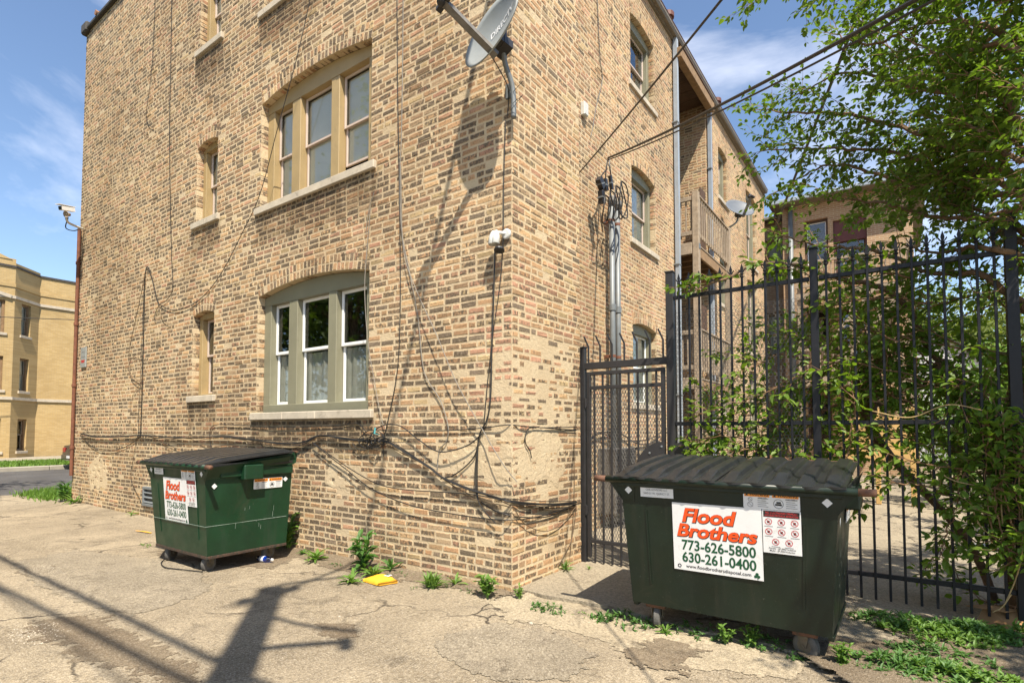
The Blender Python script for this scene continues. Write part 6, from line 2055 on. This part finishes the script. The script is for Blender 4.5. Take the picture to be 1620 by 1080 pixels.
for pts in ([A3, D_(1640,90,3.9), D_(1570,70,4.2), D_(1500,90,4.6), D_(1430,60,5.0)], [A2, D_(1650,150,3.8), D_(1590,140,4.1), D_(1520,120,4.5), D_(1470,150,4.9)], [A3, D_(1650,-10,3.8), D_(1590,0,4.1), D_(1530,-20,4.5), D_(1460,0,4.9)],
            [A2, D_(1640,220,4.0), D_(1560,230,4.8), D_(1490,240,5.4), D_(1420,260,6.0)], [A1, D_(1640,330,4.0), D_(1570,340,4.5), D_(1510,310,5.0), D_(1450,270,5.5)], [A3, D_(1600,40,4.8), D_(1540,90,5.6), D_(1460,120,6.2), D_(1390,140,6.6)], [A2, D_(1630,250,4.4), D_(1560,180,5.4), D_(1500,200,6.0), D_(1440,210,6.4)]):
    add_limb(pts, spacing=.08)
# boughs outside the picture that shade the right container and the paving
for pts in ([A2, (4.6,1.9,3.8), (5.1,1.8,4.4), (5.5,1.6,5.0)], [A3, (4.6,1.6,5.2), (4.9,1.4,6.0), (5.0,1.2,6.6)], [A3, (4.9,.8,4.6), (5.2,-.6,5.0), (5.0,-1.9,5.1)], 
            [A1, (4.7,1.1,3.2), (4.9,.2,3.7), (4.8,-.9,4.0)], [A1, (5.0,1.8,3.2), (5.8,1.2,3.9), (6.2,.2,4.4)],
            [A3, (4.6,2.2,5.6), (5.0,2.9,6.6), (5.2,3.6,7.2)], [A1, (4.8,2.6,3.4), (5.6,3.0,4.0), (6.2,3.6,4.4)], [A2, (5.1,1.4,4.0), (5.8,.2,4.6), (6.0,-1.2,4.8)], [A1, (4.9,1.6,3.0), (5.3,.9,3.8), (5.4,.2,4.2)], [A2, (4.7,1.2,4.2), (5.2,.6,4.9), (5.6,-.2,5.3)], [A1, (5.4,1.9,3.4), (6.0,1.5,4.2), (6.4,.8,4.9)]):
    add_limb([np.array(p, float) for p in pts], r0=.045, spacing=.10, tlen=.70, lsize=.095, start=.3)
tw.build('twigs', M['twig'], tree)['kind'] = 'stuff'
fol.build('crown', 'leaf', tree)

# ------------------------------------------------------------------ vine and sapling growth in the fence
vine = empty('fence_vine', (3.4, 1.6, 0), 'tangle of leafy vine stems climbing through the iron fence', 'vine')
fol = Foliage(); tw = MB(); st = MB()
def vn(pts, y=1.5, spacing=.07, tlen=.26, r0=.008, lsize=.085, start=.02, depth=1, **k):
    P = [ony(p[0], p[1], (p[2] if len(p) > 2 else y)) for p in pts]
    mm = limb(fol, tw, P, r0, .003, spacing, tlen, lsize, start, depth, spread=.9, droop=.4, gap=.045, **k)
    mm.build('stem', M['twig'], vine)
vn([(1630,640,1.7),(1500,610,1.6),(1400,585,1.5),(1310,575,1.45),(1200,625,1.36),(1112,652,1.36)], spacing=.075)
vn([(1630,730,1.7),(1480,700,1.6),(1380,690,1.55),(1250,690,1.5),(1150,690,1.36),(1088,702,1.34)], spacing=.07)
vn([(1630,560,1.8),(1480,545,1.7),(1380,520,1.6),(1300,505,1.6),(1225,530,1.55),(1150,560,1.5)], spacing=.08)
vn([(1630,600,1.9),(1500,580,1.9),(1400,560,1.8),(1320,600,1.7),(1250,650,1.6),(1210,700,1.5)], spacing=.075)
vn([(1630,800,1.6),(1520,790,1.5),(1450,765,1.36),(1380,770,1.36),(1356,800,1.36)], spacing=.07)
vn([(1620,760,1.5),(1540,745,1.36),(1470,735,1.34),(1400,715,1.34),(1340,700,1.5)], spacing=.07)
vn([(1560,690,1.5),(1530,740,1.36),(1510,810,1.34),(1492,860,1.34),(1486,880,1.34)], spacing=.06, tlen=.18)
vn([(1620,500,1.8),(1560,470,1.7),(1490,480,1.6),(1420,500,1.6),(1350,530,1.5)], spacing=.08)
vn([(1600,470,2.0),(1520,500,2.0),(1440,540,1.9),(1370,600,1.8),(1340,660,1.7)], spacing=.08)
vn([(1260,740,1.34),(1240,690,1.5),(1225,640,1.5),(1200,580,1.5),(1190,520,1.5)], spacing=.075)
vn([(1130,740,1.5),(1125,700,1.5),(1140,650,1.5),(1120,610,1.5)], spacing=.07, tlen=.22)
vn([(1340,740,1.36),(1345,690,1.34),(1352,640,1.34),(1340,600,1.34)], spacing=.06, tlen=.2)
vn([(1215,740,1.45),(1190,710,1.36),(1150,715,1.36),(1120,735,1.36)], spacing=.06, tlen=.18)
vn([(1385,740,1.8),(1380,660,1.8),(1400,580,1.7),(1390,500,1.7),(1370,440,1.7)], spacing=.08)
for i in range(11):                                              # growth between the pickets
    x0, a = prng.uniform(1210, 1560), prng.uniform(520, 730)
    y0 = prng.uniform(1.45, 2.1)
    dx = prng.uniform(40, 90)
    vn([(x0+dx*1.4, a+prng.uniform(-20,60), y0+.1), (x0+dx*.5, a+prng.uniform(-25,25), y0), (x0-dx*.4, a+prng.uniform(-25,25), y0-.05), (x0-dx*1.2, a+prng.uniform(-40,30), y0-.1)], spacing=.065, tlen=.24)
for pts in (((1310,735),(1260,715),(1200,700),(1130,690),(1090,706)), ((1300,650),(1240,640),(1180,660),(1130,690)), ((1290,580),(1240,560),(1190,580),(1150,610)), ((1330,560),(1290,600),(1240,610),(1190,640)),
            ((1440,440),(1380,430),(1310,440),(1250,425)), ((1480,480),(1400,470),(1330,480),(1270,500)), ((1420,540),(1360,520),(1300,540),(1240,530)), ((1400,640),(1330,620),(1280,660),(1220,680)), ((1230,735),(1190,725),(1150,720),(1110,730))):
    vn([(x, y, 1.36+.25*prng.random()) for x, y in pts], spacing=.075, tlen=.24, lsize=.082)
for i in range(11):                                              # the dense mass at the right edge
    x0 = 1500 + prng.uniform(0, 150)
    y0 = 1.5 + prng.uniform(0, .7)
    a = prng.uniform(560, 960)
    vn([(1650, a+prng.uniform(-40,60), 1.9), (x0+60, a+prng.uniform(-50,40), y0), (x0, a+prng.uniform(-60,40), y0-.1), (x0-50, a+prng.uniform(-40,60), y0-.15)], spacing=.07, tlen=.28, lsize=.085)
for i in range(7):
    x0 = 1570 + prng.uniform(0, 90)
    vn([(1650, 900, 1.35), (x0+10, 860+prng.uniform(-30,30), 1.25), (x0-10, 780+prng.uniform(-40,40), 1.25), (x0-20, 680, 1.3)], spacing=.06, tlen=.24, lsize=.085, y=1.3)
tw.build('twigs', M['twig'], vine)['kind'] = 'stuff'
fol.build('foliage', 'leaf_vine_sunlit', vine)
for i, pts in enumerate((((1585,640),(1590,720),(1584,780),(1586,830)), ((1618,700),(1612,760),(1618,830),(1612,900)), ((1560,650),(1500,640),(1440,660),(1380,650)), ((1610,780),(1560,770),(1510,760),(1475,740)), ((1530,780),(1550,830),(1580,850),(1610,840)), ((1600,940),(1585,960),(1570,968)), ((1618,880),(1605,920),(1590,955)))):
    m = MB(); m.tube(spline([ony(x, y, 1.28) for x, y in pts], 8), .0045, 5); m.build('dry_stem', M['dry_stem'], vine)
# lopped trunk with knots just behind the fence
q = ony(1375, 760, 2.05)
lt = empty('lopped_tree', (3.62, 2.12, 0), 'lopped stump-like tree with grey knot sprouting behind the fence', 'tree')
fol = Foliage(); tw = MB()
m = MB()
P = [np.array([3.62, 2.12, -.1]), np.array([3.40, 2.10, .55]), ony(1400,712,2.05), ony(1372,655,2.03), ony(1378,610,2.02), ony(1382,580,2.05)]
m.tube(spline(P, 6), [.034]*6+[.034]*6+[.045]*6+[.085]*6+[.07]*7, 12)
m.tube(spline([ony(1372,655,2.03), ony(1358,620,2.0), ony(1349,590,1.98), ony(1346,575,1.97)], 6), [.05]*6+[.04]*6+[.034]*7, 9)
m.tube(spline([ony(1378,610,2.02), ony(1388,590,2.0), ony(1392,570,2.0)], 6), [.05]*6+[.03]*7, 9)
m.build('trunk', M['bark'], lt, True)
V, F = [], []
c = ony(1357, 632, 1.95)
for i in range(9):
    for k in range(14):
        a, b = math.pi*(i+.5)/9, 2*math.pi*k/14
        rr = .075*(1+.35*math.sin(5*b+3*a)*math.sin(2*a)+.2*prng.normal(0,.3))
        V.append(c + rr*np.array([math.sin(a)*math.cos(b), math.sin(a)*math.sin(b)*.8, 1.25*math.cos(a)]))
F = [(i*14+k, (i+1)*14+k, (i+1)*14+(k+1) % 14, i*14+(k+1) % 14) for i in range(8) for k in range(14)]
m = MB(); m.add(V, F); m.build('knot', M['bark_grey'], lt)
for pts in (((1382,585),(1400,545),(1440,520),(1500,530)), ((1349,585),(1320,550),(1290,530),(1250,535)), ((1392,575),(1410,520),(1430,460),(1450,420)), ((1380,590),(1370,530),(1350,470),(1345,420)), ((1372,650),(1330,640),(1290,660),(1250,700)), ((1385,640),(1430,650),(1470,680),(1500,720))):
    mm = limb(fol, tw, [ony(x, y, 2.0+.25*i) for i, (x, y) in enumerate(pts)], .022, .005, .075, .34, .075, .05, 1, droop=.35)
    mm.build('branch', M['bark'], lt)
tw.build('twigs', M['twig'], lt)['kind'] = 'stuff'; fol.build('crown', 'leaf_vine_sunlit', lt)

# ------------------------------------------------------------------ trees farther off
def far_tree(label, base, h, rad, n, lsize, mat, seed, group=None, low=-.05):
    r = np.random.default_rng(seed)
    base = np.array(base, float)
    root = empty('tree', base, label, 'tree', group)
    m = MB(); top = base + np.array([0,0,h*.55])
    m.tube(spline([base+np.array([0,0,-.1]), base+np.array([.1,0,h*.25]), top], 6), [.22]*4+[.18]*4+[.13]*5, 10)
    ends = []
    for i in range(9):
        a = 2*math.pi*i/9 + r.uniform(-.3,.3)
        e = top + np.array([math.cos(a)*rad*r.uniform(.4,.9), math.sin(a)*rad*r.uniform(.4,.9), h*r.uniform(low,.38)])
        ends.append(e)
        m.tube(spline([base+np.array([0,0,h*r.uniform(.3,.5)]), (top+e)/2+r.normal(0,.2,3), e], 5), [.09]*4+[.05]*4+[.02]*3, 6)
    m.build('trunk', M['bark'], root, True)
    f = Foliage()
    cl = [e + r.normal(0, rad*.22, 3) for e in ends for _ in range(9)] + [top + np.array([r.normal(0,rad*.4), r.normal(0,rad*.4), h*r.uniform(0,.42)]) for _ in range(30)]
    for _ in range(n):
        c = cl[r.integers(len(cl))]
        p = c + r.normal(0, rad*.11, 3)
        f.leaf(p, r.normal(0,1,3)+np.array([0,0,-.4]), unit(np.array([0,0,1.])+r.normal(0,.5,3)), lsize*r.uniform(.6,1.2), .5+r.normal(0,.3))
    f.build('crown', mat, root)
q = ony(1490, 500, 34)
far_tree('pale yellow-green tree far behind the fence beside the white garage', (q[0]+.5, 34, 0), 9.0, 3.2, 9000, .20, 'leaf_far', 3, 'trees beyond the yard')
q = ony(1560, 560, 30)
far_tree('lower pale green tree at far right behind the vines', (q[0], 30, 0), 6.5, 2.8, 6000, .18, 'leaf_far', 4, 'trees beyond the yard')
for k, (x, y, h_, rd, lab) in enumerate(((-13.0, -8.0, 11.0, 4.2, 'tall tree across the alley, nearest the street'), (-8.5, -12.5, 12.5, 4.4, 'broad tree across the alley, second from the street'), (-17.5, -7.0, 12.0, 4.2, 'tall tree beside the street end of the alley'), (-13.5, -14.5, 14.0, 4.6, 'tallest tree behind the lots across the alley'))):
    far_tree(lab, (x, y, 0), h_, rd, 13000, .21, 'leaf', 50+k, 'trees across the alley', -.42)
for k, (x, y, h_, rd, lab) in enumerate(((4.6, 9.5, 2.6, 1.3, 'leafy shrub in the yard right of the timber enclosure'), (6.0, 12.0, 3.2, 1.6, 'larger yard shrub behind the vines'), (4.2, 14.5, 3.0, 1.3, 'yard shrub before the white garage'), (5.2, 6.0, 2.2, 1.1, 'low shrub just inside the fence at the right'))):
    far_tree(lab, (x, y, .02), h_, rd, 3500, .10, 'weed', 70+k, 'shrubs in the yard', -.45)
# ------------------------------------------------------------------ weeds along the wall
def blade(mb, p, az, length, width, rise, bend, fold=.25, seg=5, lobes=0):
    """a curved leaf strip with a folded midrib"""
    d = np.array([math.cos(az), math.sin(az), 0]); s = np.array([-math.sin(az), math.cos(az), 0])
    V, F = [], []
    ang = rise
    q = np.array(p, float)
    for i in range(seg+1):
        t = i/seg
        w = width*(math.sin(math.pi*min(1, t*.93+.07))**.75)*(1 if t < .99 else .12)
        if lobes: w *= 1 - .35*(i % 2)
        n = np.array([0,0,1.])*math.cos(ang) - d*math.sin(ang)
        V += [q + s*w/2 + n*w*fold, q, q - s*w/2 + n*w*fold]
        q = q + (d*math.cos(ang) + np.array([0,0,1.])*math.sin(ang))*length/seg
        ang -= bend/seg
    for i in range(seg):
        b = i*3
        F += [(b, b+3, b+4, b+1), (b+1, b+4, b+5, b+2)]
    mb.add(V, F)
def gz(x, y): return float(alley_height(np.array(x), np.array(y))) if not (y > .0 and x > 0) else .034
def weed(label, px_, py_, kind, h, n, mat='weed', seed=0, grp='weeds along the foot of the wall'):
    r = random.Random(seed*31+int(px_))
    q = onz(px_, py_, .01); q[2] = gz(q[0], q[1])
    if q[0] < 0 and q[1] > -.10: q[1] = -.10
    root = empty('weed_clump', q, label, 'weed', grp)
    m = MB(); stems = MB(); ns = 0
    if kind == 'dock':                                            # upright broad leaves up a few stems
        for k in range(5):
            a = 6.283*k/5 + r.uniform(-.5,.5)
            top = q + np.array([.22*h*math.cos(a), .16*h*math.sin(a)-.05*h, h*r.uniform(.6,1.0)*(1.0 if k else 1.05)])
            stems.tube(spline([q, (q+top)/2+np.array([r.uniform(-.02,.02),0,0]), top], 5), .005, 5); ns += 1
            for i in range(n):
                t = i/n
                p = q + (top-q)*(.08+.92*t)
                blade(m, p, a+r.uniform(-1.9,1.9), h*r.uniform(.34,.50)*(1.05-.3*t), h*.17*(1.05-.3*t), r.uniform(.3,.9)+.35*t, r.uniform(.5,1.4), seg=6)
    elif kind == 'rosette':
        for i in range(n):
            blade(m, q+np.array([r.uniform(-.015,.015), r.uniform(-.015,.015), .003]), 6.283*i/n+r.uniform(-.4,.4), h*r.uniform(.8,1.35), h*r.uniform(.20,.30), r.uniform(.35,1.25), r.uniform(.4,1.4), lobes=1, seg=7)
    elif kind == 'tuft':
        for i in range(n):
            blade(m, q+np.array([r.uniform(-.05,.05), r.uniform(-.03,.03), 0]), r.uniform(0,6.28), h*r.uniform(.7,1.3), .016, r.uniform(.6,1.45), r.uniform(.2,1.2), seg=4)
    elif kind == 'bush':
        for k in range(max(4, n//9)):
            a = r.uniform(0,6.28); sp = r.uniform(.0,.45)*h
            top = q + np.array([math.cos(a)*sp, math.sin(a)*sp*.8, h*r.uniform(.55,1.0)])
            stems.tube([q, (q+top)/2, top], .004, 4); ns += 1
            for i in range(10):
                t = .25+.75*i/10
                p = q + (top-q)*t
                blade(m, p, r.uniform(0,6.28), h*r.uniform(.22,.36), h*.13, r.uniform(.1,.9), r.uniform(.2,1.0), seg=3)
    elif kind == 'mat':
        for k in range(n):
            a = r.uniform(0,6.28); sp = h*3.0*math.sqrt(r.random())
            p = q + np.array([math.cos(a)*sp, math.sin(a)*sp*.55, 0])
            p[2] = gz(p[0], p[1]) + h*r.uniform(0,.75)*max(.12, 1-sp/(h*3.2))
            for i in range(5):
                blade(m, p, r.uniform(0,6.28), h*r.uniform(.30,.6), h*.15, r.uniform(.15,1.3), r.uniform(.3,1.3), seg=3)
    V = np.vstack(m.v)
    o = link_mesh('leaves', V, m.f, M[mat], root, cols=np.ones((len(V),3)), rnd=np.repeat(prng.uniform(.2,.8,len(V)//3+1),3)[:len(V)])
    if ns: stems.build('stem', M[mat], root)
    return root
weed('tall broad-leaved dock weed, darkest of the weeds along the wall', 576, 902, 'dock', .40, 9, 'weed_dark', 1)
weed('pale leafy weed rising beside the left dumpster', 463, 866, 'dock', .42, 8, 'weed', 2)
weed('low spreading weed right of the left dumpster', 500, 885, 'rosette', .18, 20, 'weed', 3)
weed('grey-green rosette in front of the tall dock weed', 590, 912, 'rosette', .17, 20, 'weed', 4)
weed('small rosette at the foot of the tall dock weed, left', 556, 922, 'rosette', .14, 18, 'weed', 5)
weed('pointed-leaf weed just behind the yellow bag', 620, 902, 'rosette', .16, 10, 'weed_dark', 6)
weed('spiky grassy tuft by the middle of the wall foot', 683, 928, 'tuft', .15, 110, 'weed', 7)
weed('small upright weed between the tuft and the bushy weed', 722, 924, 'rosette', .12, 8, 'weed', 8)
weed('bushy bright green weed nearest the building corner', 771, 944, 'bush', .22, 110, 'weed', 9)
weed('yellow-green weed right at the building corner', 822, 946, 'bush', .13, 60, 'weed', 10)
weed('flat dark weed in the crack right of the corner', 868, 962, 'mat', .07, 40, 'weed_dark', 11)
weed('pale weed at the foot of the pier by the gate', 893, 904, 'rosette', .10, 16, 'weed', 12)
weed('tiny sprig beside the gate post', 931, 904, 'rosette', .05, 8, 'weed', 13)
weed('small sprig in the crack left of the right dumpster', 925, 972, 'mat', .04, 14, 'weed', 14)
weed('clover patch left of the right dumpster wheel', 985, 982, 'mat', .09, 70, 'weed_dark', 15)
weed('grassy sprig right of the left caster of the right dumpster', 1052, 1000, 'rosette', .08, 16, 'weed', 16)
weed('clover patch under the right dumpster', 1105, 1002, 'mat', .08, 40, 'weed_dark', 17)
weed('round-leaved weed before the middle of the right dumpster', 1147, 1018, 'bush', .15, 50, 'weed', 18)
weed('upright weed before the right dumpster, right of the round-leaved one', 1190, 1022, 'bush', .17, 50, 'weed', 19)
weed('low clover strip beside the right caster', 1228, 1028, 'mat', .08, 60, 'weed_dark', 20)
weed('bright leafy weed in front of the right caster', 1330, 1055, 'bush', .17, 80, 'weed', 21)
weed('leafy weed clump at the far wall corner by the street', 112, 792, 'dock', .42, 9, 'weed_dark', 22)
weed('low weed right of the far corner clump', 130, 795, 'rosette', .22, 14, 'weed', 23)
weed('tiny sprig at the wall foot left of the vent', 212, 815, 'rosette', .10, 12, 'weed', 24)
weed('small sprig in the paving left of the left dumpster', 228, 862, 'mat', .05, 14, 'weed', 25)
for px_, py_, k_, h_, n_, lab in ((640, 908, 'mat', .04, 16, 'sprig at the wall foot right of the pointed-leaf weed'), (703, 925, 'mat', .035, 14, 'sprig beside the spiky tuft'), (745, 934, 'mat', .04, 16, 'dry sprig left of the bushy weed'), (530, 893, 'mat', .04, 16, 'sprig left of the tall dock weed'), (655, 930, 'mat', .025, 8, 'tiny sprig in front of the yellow bag'), (480, 876, 'rosette', .10, 10, 'small leaf tuft behind the left dumpster corner')):
    weed(lab, px_, py_, k_, h_, n_, 'weed_dark', 60)
for k, (px_, py_, h_, n_, lab) in enumerate(((1425, 992, .11, 110, 'left end of the weed bank in front of the fence'), (1480, 1012, .12, 120, 'middle of the weed bank in front of the fence'), (1545, 1010, .12, 120, 'weed bank right of the middle in front of the fence'), (1602, 1012, .12, 110, 'weed bank by the cardboard box at the right edge'),
                                  (1450, 1070, .12, 140, 'flowering weed patch at the bottom edge right of the bright weed'), (1530, 1085, .12, 150, 'flowering weed patch at the bottom right corner'), (1490, 1045, .10, 70, 'thin weed tongue linking the two weed banks'))):
    weed(lab, px_, py_, 'mat', h_, n_, 'weed' if k % 2 else 'weed_dark', 40+k, 'weed banks by the fence')
# grass strips across the street and by the near kerb: nobody could count the blades
def grass(label, n, fxy, h, z, seed, w=.012):
    r = np.random.default_rng(seed)
    V, F = [], []
    for i in range(n):
        x, y = fxy(r)
        a = r.uniform(0, 6.28); hh = h*r.uniform(.5, 1.3); l = r.normal(0, .35*hh, 2)
        c, s = math.cos(a)*w, math.sin(a)*w
        b = len(V)
        V += [(x-c, y-s, z), (x+c, y+s, z), (x+l[0], y+l[1], z+hh)]
        F.append((b, b+1, b+2))
    o = link_mesh('grass', V, F, M['grass'], cols=np.ones((len(V),3)), rnd=np.repeat(r.uniform(0,1,n),3)); tag(o, label, 'grass', kind='stuff')
grass('green grass strip between kerb and sidewalk across the street', 22000, lambda r: (r.uniform(-28.5,-24.2), r.uniform(-9, 9)), .11, .11, 1, .035)
grass('rough grass by the near street corner of the building', 5000, lambda r: (r.uniform(-13.9,-11.5), r.uniform(.0, 5)), .13, .04, 2, .014)
grass('rough grass edge where the alley meets the street', 1800, lambda r: (-12.9+r.normal(0,.55), .02+r.normal(0,.16)), .10, .0, 3, .014)
